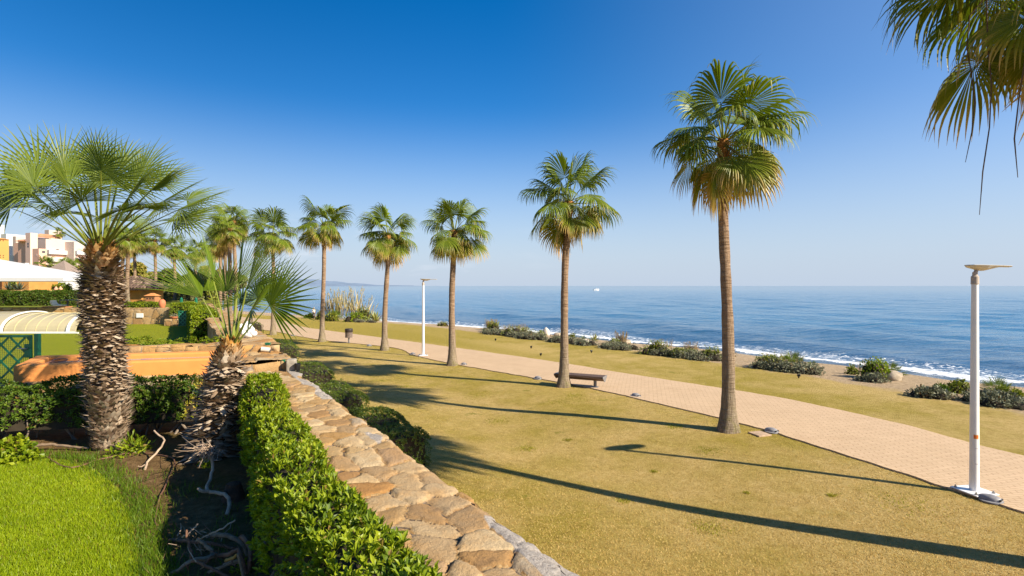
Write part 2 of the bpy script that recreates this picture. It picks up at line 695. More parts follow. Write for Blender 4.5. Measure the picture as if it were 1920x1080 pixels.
# ------------------------------------------------------------------ sea
def m_sea():
    t = NT('sea_water')
    p = t.obj()
    d = t.n('VectorMath', {0: p}, operation='LENGTH', out=1)
    mp1 = t.n('Mapping', {'Vector': p, 'Rotation': (0, 0, R(-24)), 'Scale': (0.16, 0.62, 1)})
    mp2 = t.n('Mapping', {'Vector': p, 'Rotation': (0, 0, R(-8)), 'Scale': (0.035, 0.16, 1)})
    mp3 = t.n('Mapping', {'Vector': p, 'Rotation': (0, 0, R(-30)), 'Scale': (0.9, 2.3, 1)})
    n1 = t.noise(mp1, 1.0, 4.0, 0.6)
    n2 = t.noise(mp2, 1.0, 4.0, 0.6)
    n3 = t.noise(mp3, 1.0, 3.0, 0.6)
    st = t.n('MapRange', {0: d, 1: 30.0, 2: 900.0, 3: 1.0, 4: 0.16})
    b = t.bump(n2, st, 0.55)
    b = t.bump(n1, st, 0.40, b)
    b = t.bump(n3, t.math('MULTIPLY', st, 0.9), 0.09, b)
    s = t.attr('shore')
    deep = t.ramp(t.fr(s, 0.0, 45.0), [(0.0, (0.085, 0.10, 0.10)), (0.10, (0.03, 0.085, 0.155)), (1.0, (0.036, 0.158, 0.275))])
    # foam of the last breaking wave and the lace it leaves behind
    lace = t.n('TexVoronoi', {'Vector': t.n('Mapping', {'Vector': p, 'Rotation': (0, 0, R(-30)), 'Scale': (0.8, 1.6, 1)}), 'Scale': 1.2, 'Randomness': 1.0}, feature='DISTANCE_TO_EDGE')
    fine = t.noise(p, 3.2, 6.0, 0.7)
    broad = t.noise(p, 0.22, 3.0)
    sw = t.math('ADD', s, t.math('MULTIPLY', t.math('SUBTRACT', broad, 0.5), 4.0))
    crest = t.n('MapRange', {0: t.math('ABSOLUTE', t.math('SUBTRACT', sw, 1.9)), 1: 1.5, 2: 0.2, 3: 0.0, 4: 0.53})
    swash = t.n('MapRange', {0: t.math('ABSOLUTE', t.math('SUBTRACT', s, 0.12)), 1: 0.45, 2: 0.0, 3: 0.0, 4: 0.3})
    trail = t.n('MapRange', {0: t.math('ABSOLUTE', t.math('SUBTRACT', sw, 4.6)), 1: 4.2, 2: 1.0, 3: 0.0, 4: 0.46})
    tr = t.math('MULTIPLY', trail, t.fr(lace, 0.24, 0.03))
    fm = t.math('ADD', t.math('MAXIMUM', crest, swash), tr)
    fm = t.fr(t.math('ADD', fm, t.math('MULTIPLY', t.math('SUBTRACT', fine, 0.5), 0.9)), 0.36, 0.5)
    fm = t.math('MULTIPLY', fm, t.attr('foam'))
    c = t.mix(fm, deep, (0.82, 0.84, 0.86))
    rough = t.n('MapRange', {0: fm, 1: 0.0, 2: 1.0, 3: 0.11, 4: 0.85})
    return t.surf(c, rough, b, 0, 0.5)


rs = np.concatenate([np.geomspace(15, 160, 300), np.geomspace(161, 1200, 170), np.geomspace(1230, 60000, 50)])
x, y, f = polar_grid(R(-44), R(66), 520, rs)
sh = sdist(x, y, WATER)
r_ = np.hypot(x, y)
z = np.zeros_like(x)
fade = 1 / (1 + (r_ / 220.0) ** 2)
calm = sstep(0.5, 9, sh)
for k in range(16):
    lam = 1.6 * 1.17 ** k
    an = R(209 + RNG.normal() * 17)
    ph = RNG.random() * 6.28
    amp = 0.0125 * lam ** 0.9
    q = (x * math.cos(an) + y * math.sin(an)) * 2 * PI / lam + ph + 1.6 * vnoise(x / lam / 5, y / lam / 5, k * 3.3)
    # crests are broken into short lengths
    env = 0.55 + 0.75 * vnoise(x / lam / 2.6, y / lam / 2.6, k * 7.1 + 50)
    z += amp * np.sin(q) * env * (1 / (1 + (r_ / (lam * 22)) ** 2))
z *= calm
# two swells lifting before they break
sw = sh + 1.6 * vnoise(x * 0.045, y * 0.045, 9.0)
z += 0.20 * np.exp(-((sw - 9.5) / 1.15) ** 2) * np.clip(0.5 + 1.1 * vnoise(x * 0.05, y * 0.05, 4.0), 0, 1)
z += 0.16 * np.exp(-((sw - 17.0) / 1.6) ** 2) * np.clip(0.45 + 1.2 * vnoise(x * 0.04, y * 0.04, 14.0), 0, 1)
z += 0.10 * np.exp(-((sh - 2.0) / 0.8) ** 2)
foam = sstep(-45, -3, x) * 0.6 + 0.4
keep = (sh > -3.0)
fk = keep[f].any(1)
o = mesh_np('sea', np.stack([x, y, SEAZ + z], 1), f[fk], m_sea(), attrs={'shore': np.clip(sh, -5, 300), 'foam': foam}, smooth=True)
tag(o, kind='structure')

# ------------------------------------------------------------------ far headland
def haze_tinted_headland():
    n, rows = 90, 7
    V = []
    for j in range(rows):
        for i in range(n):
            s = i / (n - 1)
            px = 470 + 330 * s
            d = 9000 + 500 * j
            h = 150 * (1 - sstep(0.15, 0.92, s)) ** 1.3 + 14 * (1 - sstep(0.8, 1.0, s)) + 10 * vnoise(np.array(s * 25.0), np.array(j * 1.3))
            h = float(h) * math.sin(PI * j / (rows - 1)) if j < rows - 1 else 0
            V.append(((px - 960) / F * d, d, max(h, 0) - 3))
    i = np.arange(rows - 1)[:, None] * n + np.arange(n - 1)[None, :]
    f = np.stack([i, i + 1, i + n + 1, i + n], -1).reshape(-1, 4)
    o = mesh_np('hills', V, f, m_plain('haze_tinted_headland', (0.19, 0.25, 0.34), 1.0, 0.15, 0.004, spec=0.0), smooth=True)  # blue-grey distance haze is put into the base colour of the hills
    tag(o, kind='structure')


haze_tinted_headland()
# ================================================================== palms
def m_frond(name, g0, g1, dry, rough=0.42, trans=0.22):
    t = NT(name)
    r = t.island()
    age, tip = t.attr('age'), t.attr('tip')
    n = t.noise(t.obj(), 2.5, 3.0)
    c = t.mix(t.math('ADD', t.math('MULTIPLY', r, 0.6), t.math('MULTIPLY', n, 0.4)), g0, g1)
    # older fronds yellow, then go straw-brown from the tips inwards
    yl = t.math('MULTIPLY', age, t.fr(tip, 0.0, 0.8))
    c = t.mix(t.fr(yl, 0.12, 0.55), c, (0.30, 0.25, 0.02))
    d = t.math('ADD', t.math('MULTIPLY', tip, 0.42), t.math('MULTIPLY', age, t.math('MULTIPLY', tip, 0.85)))
    d = t.math('ADD', d, t.math('MULTIPLY', t.math('SUBTRACT', r, 0.5), 0.3))
    c = t.mix(t.fr(d, 0.38, 0.78), c, dry)
    # stalks are paler than the blade
    c = t.mix(t.fr(tip, -0.1, -0.4), c, t.mix(age, (0.20, 0.23, 0.035), (0.30, 0.18, 0.05)))
    return t.surf(c, rough, None, 0, 0.25, trans, t.mix(1.0, c, (1.5, 1.6, 0.6), 'MULTIPLY'))


M_WASH = m_frond('washingtonia_frond', (0.065, 0.105, 0.006), (0.20, 0.245, 0.020), (0.52, 0.33, 0.13))
M_CHAM = m_frond('fan_palm_frond', (0.065, 0.105, 0.012), (0.185, 0.225, 0.03), (0.42, 0.37, 0.14), 0.45, 0.25)


def fan_blade(V, Fq, AGE, TIP, base, d, side, nrm, Rl, nseg, span, split, droop, age, rng, seg_w=1.0, rows=7, roof=0.25, costa=0.0, stiff=False):
    """one fan-shaped palm blade, made of folded leaf segments"""
    base, d, side, nrm = Vector(base), Vector(d), Vector(side), Vector(nrm)
    down = Vector((0, 0, -1))
    dth = 2 * span / nseg
    for k in range(nseg):
        th = -span + dth * (k + 0.5) + rng.normal(0, dth * 0.10)
        v0 = d * math.cos(th) + side * math.sin(th) - nrm * (roof * abs(math.sin(th)))
        v0.normalize()
        tang = (side * math.cos(th) - d * math.sin(th)).normalized()
        L = Rl * (0.70 + 0.30 * math.cos(th * 0.62)) * (1 + rng.normal(0, 0.05))
        p = base + d * (costa * max(0, math.cos(th)))
        b0 = len(V)
        v = v0.copy()
        dr = droop * (1 + rng.normal(0, 0.16))
        for j in range(rows):
            r = j / (rows - 1)
            ww = min(r, split) * L * math.tan(dth / 2) * 1.04
            if r > split:
                ww *= max(0.0, 1 - ((r - split) / (1 - split)) ** 1.3)
            ww = max(ww * seg_w, 0.0012 if r > 0 else 0.0015)
            nn = v.cross(tang)
            if nn.length < 1e-5:
                nn = nrm.copy()
            nn.normalize()
            fold = ww * (0.55 if r < 0.75 else 0.3)
            V.append(p - tang * ww - nn * fold * 0.5)
            V.append(p + nn * fold * 0.5)
            V.append(p + tang * ww - nn * fold * 0.5)
            TIP += [r, r, r]
            AGE += [age] * 3
            if j < rows - 1:
                step = L / (rows - 1)
                rr = (j + 1) / (rows - 1)
                kf = float(sstep(split * 0.75, 1.02, rr)) * dr
                v = (v0 * (1 - kf) + down * kf)
                v.normalize()
                p = p + v * step
        for j in range(rows - 1):
            a = b0 + j * 3
            Fq.append((a, a + 1, a + 4, a + 3))
            Fq.append((a + 1, a + 2, a + 5, a + 4))


def petiole(V, Fq, AGE, TIP, pts, w0, w1, age):
    n = 6
    b0 = len(V)
    for i, p in enumerate(pts):
        t = (pts[min(i + 1, len(pts) - 1)] - pts[max(0, i - 1)]).normalized()
        a = t.cross(Vector((0.05, 0.1, 1))).normalized()
        b = a.cross(t).normalized()
        w_ = w0 + (w1 - w0) * i / (len(pts) - 1)
        for k in range(n):
            an = 2 * PI * k / n
            V.append(p + a * math.cos(an) * w_ + b * math.sin(an) * w_ * 0.55)
            TIP.append(-1.0)
            AGE.append(age)
    for i in range(len(pts) - 1):
        for k in range(n):
            k2 = (k + 1) % n
            Fq.append((b0 + i * n + k, b0 + i * n + k2, b0 + (i + 1) * n + k2, b0 + (i + 1) * n + k))


def wash_frond(pitch, age, seed, Lp, Rl):
    rng = np.random.default_rng(seed)
    V, Fq, A_, T_ = [], [], [], []
    ph = R(pitch)
    p = Vector((0.06, 0, 0))
    pts = [p.copy()]
    n = 6
    for i in range(n):
        ph_i = ph - R(20) * (i / n) ** 1.2 * (1 if pitch < 60 else 0.5)
        p = p + Vector((math.cos(ph_i), 0, math.sin(ph_i))) * (Lp / n)
        pts.append(p.copy())
    petiole(V, Fq, A_, T_, pts, 0.032, 0.014, age)
    d = (pts[-1] - pts[-2]).normalized()
    roll = rng.normal(0, 0.35)
    side = (Matrix.Rotation(roll, 3, d) @ Vector((0, 1, 0))).normalized()
    nrm = d.cross(side).normalized()
    if nrm.z < 0 and abs(pitch) < 85:
        nrm, side = -nrm, -side
    # the blade hinges downward from the stalk
    hinge = R(4 if pitch > 50 else 20 if pitch > -10 else 10)
    d2 = (d * math.cos(hinge) - nrm * math.sin(hinge)).normalized()
    n2 = (nrm * math.cos(hinge) + d * math.sin(hinge)).normalized()
    fan_blade(V, Fq, A_, T_, pts[-1], d2, side, n2, Rl, 34, R(112), 0.50, 0.62 if pitch > 45 else 0.88, age, rng, 0.92, 9, 0.30, 0.10)
    me = mesh_np('frond', V, np.array(Fq), M_WASH, attrs={'age': A_, 'tip': T_})
    COL.objects.unlink(me)
    data = me.data
    bpy.data.objects.remove(me)
    return data


CLASSES = [(80, 0.0), (66, 0.0), (52, 0.02), (38, 0.05), (24, 0.08), (10, 0.13), (-6, 0.22), (-24, 0.34), (-42, 0.52), (-58, 0.8)]
FRONDS = []
for ci, (pt_, ag_) in enumerate(CLASSES):
    FRONDS.append([wash_frond(pt_, ag_, 100 + ci * 7 + s, 0.95 + 0.15 * min(1, ci / 3) - 0.15 * (ci > 7), (1.42 if ci < 3 else 1.16) - 0.04 * (ci > 6)) for s in range(3)])


def m_trunk():
    t = NT('palm_trunk')
    p = t.obj()
    h = t.attr('h')
    sc = t.n('Mapping', {'Vector': p, 'Scale': (3, 3, 26)})
    rings = t.fr(t.noise(sc, 1.0, 5.0, 0.65), 0.3, 0.72)
    vert = t.fr(t.noise(t.n('Mapping', {'Vector': p, 'Scale': (26, 26, 2.2)}), 1.0, 5.0, 0.7), 0.3, 0.72)
    blot = t.fr(t.noise(p, 2.2, 4.0), 0.35, 0.7)
    low = t.ramp(vert, [(0, (0.13, 0.095, 0.06)), (0.5, (0.28, 0.215, 0.145)), (1, (0.40, 0.33, 0.235))])
    mid = t.ramp(rings, [(0, (0.17, 0.105, 0.062)), (0.5, (0.31, 0.205, 0.13)), (1, (0.43, 0.305, 0.205))])
    top = t.ramp(rings, [(0, (0.20, 0.085, 0.02)), (0.6, (0.44, 0.20, 0.055)), (1, (0.55, 0.30, 0.12))])
    c = t.mix(t.fr(h, 0.12, 0.42), low, mid)
    c = t.mix(t.fr(t.math('ADD', h, t.math('MULTIPLY', blot, 0.10)), 0.86, 1.0), c, top)
    c = t.mix(t.math('MULTIPLY', blot, 0.3), c, t.mix(0.5, c, (0.10, 0.07, 0.05)))
    moss = t.math('MULTIPLY', t.fr(h, 0.12, 0.0), t.fr(t.noise(p, 5.0, 4.0), 0.5, 0.65))
    c = t.mix(t.math('MULTIPLY', moss, 0.6), c, (0.20, 0.18, 0.05))
    b = t.bump(t.math('ADD', rings, t.math('MULTIPLY', vert, 0.7)), 0.9, 0.035)
    return t.surf(c, 0.9, b, 0, 0.15)


M_CHAM_Y = m_frond('young_fan_palm_frond', (0.045, 0.085, 0.006), (0.15, 0.20, 0.015), (0.36, 0.34, 0.10), 0.34, 0.13)
M_TRUNK = m_trunk()
M_BOOT = m_leaf('palm_leaf_bases', [(0.14, 0.06, 0.02), (0.30, 0.15, 0.05), (0.40, 0.26, 0.12)], 0.8, 0.0)


def spikes(P, D, N_, L, W, fold=0.25, thick=0.3):
    """short tapered leaf bases: solid four-sided wedges"""
    P, D, N_ = [np.asarray(a, float) for a in (P, D, N_)]
    S = np.cross(D, N_)
    S /= np.linalg.norm(S, axis=1)[:, None] + 1e-9
    Nn = np.cross(S, D)
    L, W = np.asarray(L)[:, None], np.asarray(W)[:, None]
    v = [P - S * W, P + S * W, P + Nn * W * thick * 1.2 , P - Nn * W * thick,
         P + D * L * 0.62 - S * W * 0.5, P + D * L * 0.62 + S * W * 0.5, P + D * L + Nn * 0.1 * L]
    n = len(P)
    V = np.stack(v, 1).reshape(-1, 3)
    b = (np.arange(n) * 7)[:, None]
    quads = np.concatenate([b + np.array([[0, 3, 5, 4]]) * 1, b + np.array([[3, 1, 5, 5]]) * 1])[:0]
    tris = np.concatenate([b + np.array([q]) for q in ((0, 2, 4), (2, 5, 4), (2, 1, 5), (4, 5, 6), (0, 4, 3), (3, 4, 5), (3, 5, 1), (5, 4, 6))])
    return V, tris


def wash_trunk(H, r0, r1, lean, seed, parent):
    rng = np.random.default_rng(seed)
    n, rows = 28, 90
    t = np.linspace(0, 1, rows)
    hgt = t * H
    rad = r1 + (r0 * 0.62 - r1) * np.exp(-hgt / 2.2) + r0 * 0.38 * np.exp(-hgt / 0.35)
    rad = rad + 0.015 * sstep(H - 0.9, H - 0.25, hgt)
    rad = rad * (1 + 0.012 * np.sin(hgt * 2 * PI / 0.11) + 0.05 * vnoise(hgt * 2.2, seed * 1.0) + 0.02 * vnoise(hgt * 9, seed * 2.0))
    A_ = np.linspace(0, 2 * PI, n, endpoint=False)
    T, AA = np.meshgrid(t, A_, indexing='ij')
    rr = rad[:, None] * (1 + 0.05 * vnoise(np.cos(AA) * 2 + seed, np.sin(AA) * 2, T * H * 1.5) * (0.4 + 1.2 * np.exp(-T * H / 0.6)))
    cx = lean[0] * t ** 1.4 + 0.09 * np.sin(t * 5 + seed) * t
    cy = lean[1] * t ** 1.4
    x = cx[:, None] + rr * np.cos(AA)
    y = cy[:, None] + rr * np.sin(AA)
    z = T * H - 0.06 * (T == 0)
    V = np.stack([x, y, z], -1).reshape(-1, 3)
    i = np.arange(rows - 1)[:, None] * n + np.arange(n)[None, :]
    i2 = np.arange(rows - 1)[:, None] * n + (np.arange(n)[None, :] + 1) % n
    f = np.stack([i, i2, i2 + n, i + n], -1).reshape(-1, 4)
    cap = np.arange((rows - 1) * n, rows * n)[None, :]
    o = mesh_np('trunk', V, [f, cap], M_TRUNK, parent, {'h': T.ravel()}, True)
    # the ragged orange leaf bases under the crown
    m = 70
    zz_ = H - 0.02 - 0.72 * rng.random(m)
    a = rng.random(m) * 2 * PI
    k = zz_ / H
    P = np.stack([lean[0] * k ** 1.4 + (r1 + 0.02) * np.cos(a), lean[1] * k ** 1.4 + (r1 + 0.02) * np.sin(a), zz_], 1)
    D = np.stack([np.cos(a) * 0.45, np.sin(a) * 0.45, np.full(m, 0.95) * np.where(rng.random(m) > 0.25, 1, -0.7)], 1)
    D /= np.linalg.norm(D, axis=1)[:, None]
    Nn = np.stack([np.cos(a), np.sin(a), np.zeros(m)], 1)
    Vb, tb = spikes(P, D, Nn, rng.uniform(0.10, 0.24, m), rng.uniform(0.018, 0.036, m))
    mesh_np('leaf_bases', Vb, tb, M_BOOT, parent)
    return Vector((float(cx[-1]), float(cy[-1]), H))


PALM_GROUP = 'tall fan palms along the promenade'


def wash_palm(base, H, r0, r1, lean, seed, label, nf=34, scale=1.0, group=PALM_GROUP, dry=0.0, stalks=0):
    rng = np.random.default_rng(seed)
    root = empty('palm_tree', base, label, 'palm tree', group)
    top = wash_trunk(H, r0, r1, lean, seed, root)
    az = rng.random() * 6.28
    for i in range(nf):
        t = (i + 0.5) / nf
        pitch = 86 - 138 * t ** 0.92 + rng.normal(0, 11)
        ci = int(np.argmin([abs(pitch - c[0]) for c in CLASSES]))
        if dry and rng.random() < dry:
            ci = min(9, ci + 2)
        az += 2.39996 + rng.normal(0, 0.16)
        me = FRONDS[ci][int(rng.integers(3))]
        o = bpy.data.objects.new('frond', me)
        COL.objects.link(o)
        o.parent = root
        o.location = top + Vector((0, 0, 0.04 - 0.26 * t))
        s = scale * rng.uniform(0.78, 1.06)
        o.scale = (s, s, s)
        o.rotation_euler = (rng.normal(0, 0.05), rng.normal(0, 0.05), az)
    # a few fronds hang over the front of the trunk, whichever way the palm is seen
    for q in range(9):
        ci = (4, 6, 7)[q % 3]
        o = bpy.data.objects.new('frond', FRONDS[ci][int(rng.integers(3))])
        COL.objects.link(o)
        o.parent = root
        o.location = top + Vector((0, 0, 0.02 - 0.1 * (q % 3)))
        s = scale * rng.uniform(0.62, 0.86)
        o.scale = (s, s, s)
        o.rotation_euler = (0, 0, q * 0.698 + rng.normal(0, 0.25) + seed)
    for k in range(stalks):
        a = math.radians(150 + 24 * k)
        b0 = top + Vector((math.cos(a) * 1.0, math.sin(a) * 1.0, -0.2))
        pts = [top + Vector((math.cos(a) * 0.2, math.sin(a) * 0.2, 0.1)), top + Vector((math.cos(a) * 0.8, math.sin(a) * 0.8, 0.15)), top + Vector((math.cos(a) * 1.15, math.sin(a) * 1.15, -0.3))]
        e = pts[-1]
        Ls = 2.2 + 0.9 * rng.random()
        for q in range(5):
            pts.append(e + Vector((0.05 * math.sin(q + k), 0.05 * math.cos(q * 1.3 + k), -Ls * (q + 1) / 5)))
        MB().tube(pts, [0.009] * (len(pts) - 1) + [0.004], 6).build('fruit_stalk', M_STALK, root, True)
    return root


M_STALK = m_plain('dry_stalk', (0.10, 0.06, 0.035), 0.8)

# (base px, base py, crown-centre px, crown-centre py, scale, seed, label)
ROW = [
    (1366, 808, 1357, 268, 1.04, 1, 'tallest-looking palm in full view, its flared grey trunk beside the path near the lamp post'),
    (1057, 725, 1066, 384, 0.98, 2, 'palm whose trunk stands in front of the wooden bench'),
    (848, 685, 849, 438, 0.94, 3, 'palm with upright spear fronds, just right of the farther lamp post'),
    (721, 657, 727, 447, 1.0, 4, 'palm on the lawn edge between the litter bin and the farther lamp post'),
    (604, 641, 608, 428, 1.0, 5, 'palm on the lawn edge just left of the litter bin'),
    (512, 628, 513, 446, 1.05, 6, 'palm behind the small fan palm, with the open sky on its right'),
]
for bx, by, cx, cy, s, sd, lab in ROW:
    b = gt(bx, by)
    H = CAMZ + (HOR - cy + 6) / F * b.y - b.z
    lean = ((cx - 960) / F * b.y - b.x, 0.0)
    wash_palm(b, H, 0.325 if sd > 1 else 0.345, 0.132, lean, sd, lab, 24, s * 1.05, stalks=0)

# the palm whose crown hangs into the top right corner; its trunk stands outside the frame
b = Vector((8.75, 7.35, 0))
b.z = tzs(b.x, b.y)
wash_palm(b, 8.5, 0.36, 0.15, (-0.82, 0.2), 23, 'palm crown with browning drooping fronds hanging in at the top right corner', 24, 1.12, stalks=5, dry=0.2)

# the palms farther along the wall
FARROW = [
    (442, 49.0, 414, 1.0, 31, 'thick-trunked palm rising right behind the small fan palm fronds'),
    (431, 45.5, 428, 0.95, 32, 'palm with the bushiest yellowing crown in the clump left of the open sky'),
    (422, 54.0, 440, 1.0, 33, 'slim palm trunk second from the left in the clump by the far wall'),
    (414, 58.0, 450, 1.0, 34, 'slim palm leftmost in the clump by the far wall'),
    (392, 66.0, 462, 1.0, 35, 'palm standing alone between the white post and the palm clump'),
]
for px, d, cy, s, sd, lab in FARROW:
    x = (px - 960) / F * d
    b = Vector((x, d, tzs(x, d)))
    H = CAMZ + (HOR - cy) / F * d - b.z
    wash_palm(b, H, 0.30, 0.15, (RNG.normal() * 0.2, 0), sd, lab, 22, s, 'palms crowded beyond the second garden', 0.35)
GARDENP = [
    (228, 52.0, 458, 0.85, 41, 'palm half hidden at the right edge of the thick shaggy trunk'),
    (239, 47.0, 446, 0.85, 42, 'palm whose trunk crosses the tiled pavilion roof'),
    (253, 58.0, 452, 0.9, 43, 'palm rising behind the tiled pavilion roof'),
    (291, 57.0, 450, 0.8, 44, 'palm at the right-hand end of the tiled pavilion'),
    (328, 58.0, 465, 0.78, 45, 'isolated palm with clear trunk between the pavilion and the white post'),
    (366, 72.0, 470, 0.9, 46, 'palm in the trees above the green lattice gate'),
]
for px, d, cy, s, sd, lab in GARDENP:
    x = (px - 960) / F * d
    b = Vector((x, d, GZ3))
    H = CAMZ + (HOR - cy) / F * d - b.z
    wash_palm(b, H, 0.27, 0.14, (RNG.normal() * 0.15, 0), sd, lab, 26, s, 'palms around the pavilion', 0.3)
SMALLP = [
    (84, 84.0, 497, 0.8, 51, 'low palm in front of the pink block, left of the hip roof'),
    (121, 84.0, 499, 0.75, 52, 'low palm between the hip roof and the shaggy trunk'),
    (146, 90.0, 501, 0.85, 53, 'low palm half behind the shaggy trunk, below the pink block'),
]
for px, d, cy, s, sd, lab in SMALLP:
    x = (px - 960) / F * d
    b = Vector((x, d, GZ3))
    H = CAMZ + (HOR - cy) / F * d - b.z
    wash_palm(b, H, 0.3, 0.16, (0, 0), sd, lab, 24, s, 'low palms below the pink apartment block')


# ------------------------------------------------------------------ the two shaggy fan palms in the near garden
def m_shag(name, pale):
    t = NT(name)
    r = t.island()
    h = t.attr('h')
    n = t.noise(t.obj(), 3.0, 3.0)
    f = t.math('ADD', t.math('MULTIPLY', r, 0.7), t.math('MULTIPLY', n, 0.3))
    c = t.ramp(f, [(0.1, (0.16, 0.105, 0.065)), (0.45, (0.31, 0.22, 0.145)), (0.85, pale)])
    o_ = t.ramp(f, [(0.1, (0.20, 0.085, 0.015)), (0.5, (0.46, 0.225, 0.05)), (0.9, (0.55, 0.33, 0.12))])
    c = t.mix(t.fr(t.math('ADD', h, t.math('MULTIPLY', n, 0.08)), 0.86, 1.02), c, o_)
    return t.surf(c, 0.85, None, 0, 0.15)


M_CORE = m_plain('shaggy_core', (0.085, 0.055, 0.035), 0.95, 0.3)


def shaggy_trunk(root, prof, lean, seed, mat, nsp, flip, name='trunk'):
    """prof: list of (height, core radius, leaf-base length)"""
    rng = np.random.default_rng(seed)
    hs_, cr, ln = [np.array(q, float) for q in zip(*prof)]
    H = hs_[-1]
    rows, n = 50, 20
    t = np.linspace(0, H, rows)
    A_ = np.linspace(0, 2 * PI, n, endpoint=False)
    T, AA = np.meshgrid(t, A_, indexing='ij')
    rr = np.interp(T, hs_, cr)
    x = lean(T)[0] + rr * np.cos(AA)
    y = lean(T)[1] + rr * np.sin(AA)
    V1 = np.stack([x, y, T - 0.05 * (T == 0)], -1).reshape(-1, 3)
    i = np.arange(rows - 1)[:, None] * n + np.arange(n)[None, :]
    i2 = np.arange(rows - 1)[:, None] * n + (np.arange(n)[None, :] + 1) % n
    f = np.stack([i, i2, i2 + n, i + n], -1).reshape(-1, 4)
    k = np.arange(nsp)
    z = H * (k + rng.random(nsp)) / nsp
    a = k * 2.39996 + rng.normal(0, 0.25, nsp)
    L = np.interp(z, hs_, ln) * rng.uniform(0.6, 1.45, nsp)
    cr_ = np.interp(z, hs_, cr) * 0.96
    up = flip(z / H) + rng.normal(0, 0.22, nsp)
    lx, ly = lean(z)
    P = np.stack([lx + cr_ * np.cos(a), ly + cr_ * np.sin(a), z], 1)
    tw = rng.normal(0, 0.25, nsp)
    D = np.stack([np.cos(a + tw) * np.cos(up), np.sin(a + tw) * np.cos(up), np.sin(up)], 1)
    Nn = np.stack([-np.cos(a) * np.sin(up), -np.sin(a) * np.sin(up), np.cos(up)], 1)
    Vb, tb = spikes(P, D, Nn, L, rng.uniform(0.034, 0.072, nsp) * (0.7 + 0.5 * np.interp(z, hs_, ln) / 0.2), thick=0.26)
    V = np.concatenate([V1, Vb])
    hh = np.concatenate([(T / H).ravel(), np.repeat(z / H, 7)])
    cap = np.arange((rows - 1) * n, rows * n)[None, :]
    mesh_np(name, V, [f, cap, tb + len(V1)], [mat, M_CORE], root, {'h': hh}, midx=np.concatenate([np.ones(len(f) + 1), np.zeros(len(tb))]))


def fan_frond(root, p0, hub, facing, Rl, seed, age=0.0, nseg=34, span=118, droop=0.18, sag=0.25, split=0.36, seg_w=0.9, roof=0.12, origin=Vector((0, 0, 0)), mat=None):
    """stiff fan leaf on a long stalk from p0 to hub; facing = the way the fan's face looks"""
    rng = np.random.default_rng(seed)
    V, Fq, A_, T_ = [], [], [], []
    p0, hub = Vector(p0), Vector(hub)
    mid = (p0 + hub) / 2 + Vector((0, 0, sag * (hub - p0).length * 0.5)) * (1 if (hub - p0).to_2d().length > 0.3 else 0.3)
    pts = []
    for i in range(9):
        t = i / 8
        pts.append(p0 * (1 - t) ** 2 + mid * 2 * t * (1 - t) + hub * t * t)
    petiole(V, Fq, A_, T_, pts, 0.024, 0.010, age)
    d = (pts[-1] - pts[-2]).normalized()
    fc = Vector(facing)
    side = d.cross(fc)
    if side.length < 0.05:
        side = d.cross(Vector((0, 0, 1)))
    side.normalize()
    nrm = side.cross(d).normalized()
    if nrm.dot(fc) < 0:
        nrm = -nrm
    fan_blade(V, Fq, A_, T_, hub, d, side, nrm, Rl, nseg, R(span), split, droop, age, rng, seg_w, 6, roof, 0.03)
    return mesh_np('frond', [v - origin for v in V], np.array(Fq), mat or M_CHAM, root, {'age': A_, 'tip': T_})


# -- large one
base = gp(203, 838, GZ)
D1 = base.y
root = empty('fan_palm', base, 'large fan palm with a thick shaggy brown trunk and wide silvery green crown', 'palm tree', 'shaggy fan palms in the near garden')
PXM = D1 / F


def lean1(T):
    return (-14 * PXM * np.clip(T / 3.6, 0, 1.1), 0.02 * np.sin(T * 2))


prof = [(0.0, 0.22, 0.10), (0.35, 0.25, 0.13), (0.9, 0.27, 0.16), (1.5, 0.26, 0.13), (2.3, 0.275, 0.14), (2.8, 0.27, 0.17), (3.1, 0.22, 0.18), (3.35, 0.17, 0.16), (3.62, 0.12, 0.12)]
M_SH1 = m_shag('shaggy_bark', (0.46, 0.37, 0.275))
shaggy_trunk(root, prof, lean1, 5, M_SH1, 2700, lambda t: np.where(t < 0.3, 0.75 - 1.2 * t, np.where(t < 0.84, -0.05 + 0.1 * t, 0.2 + (t - 0.84) * 4)))
crown = base + Vector((-14 * PXM, 0, 3.6))
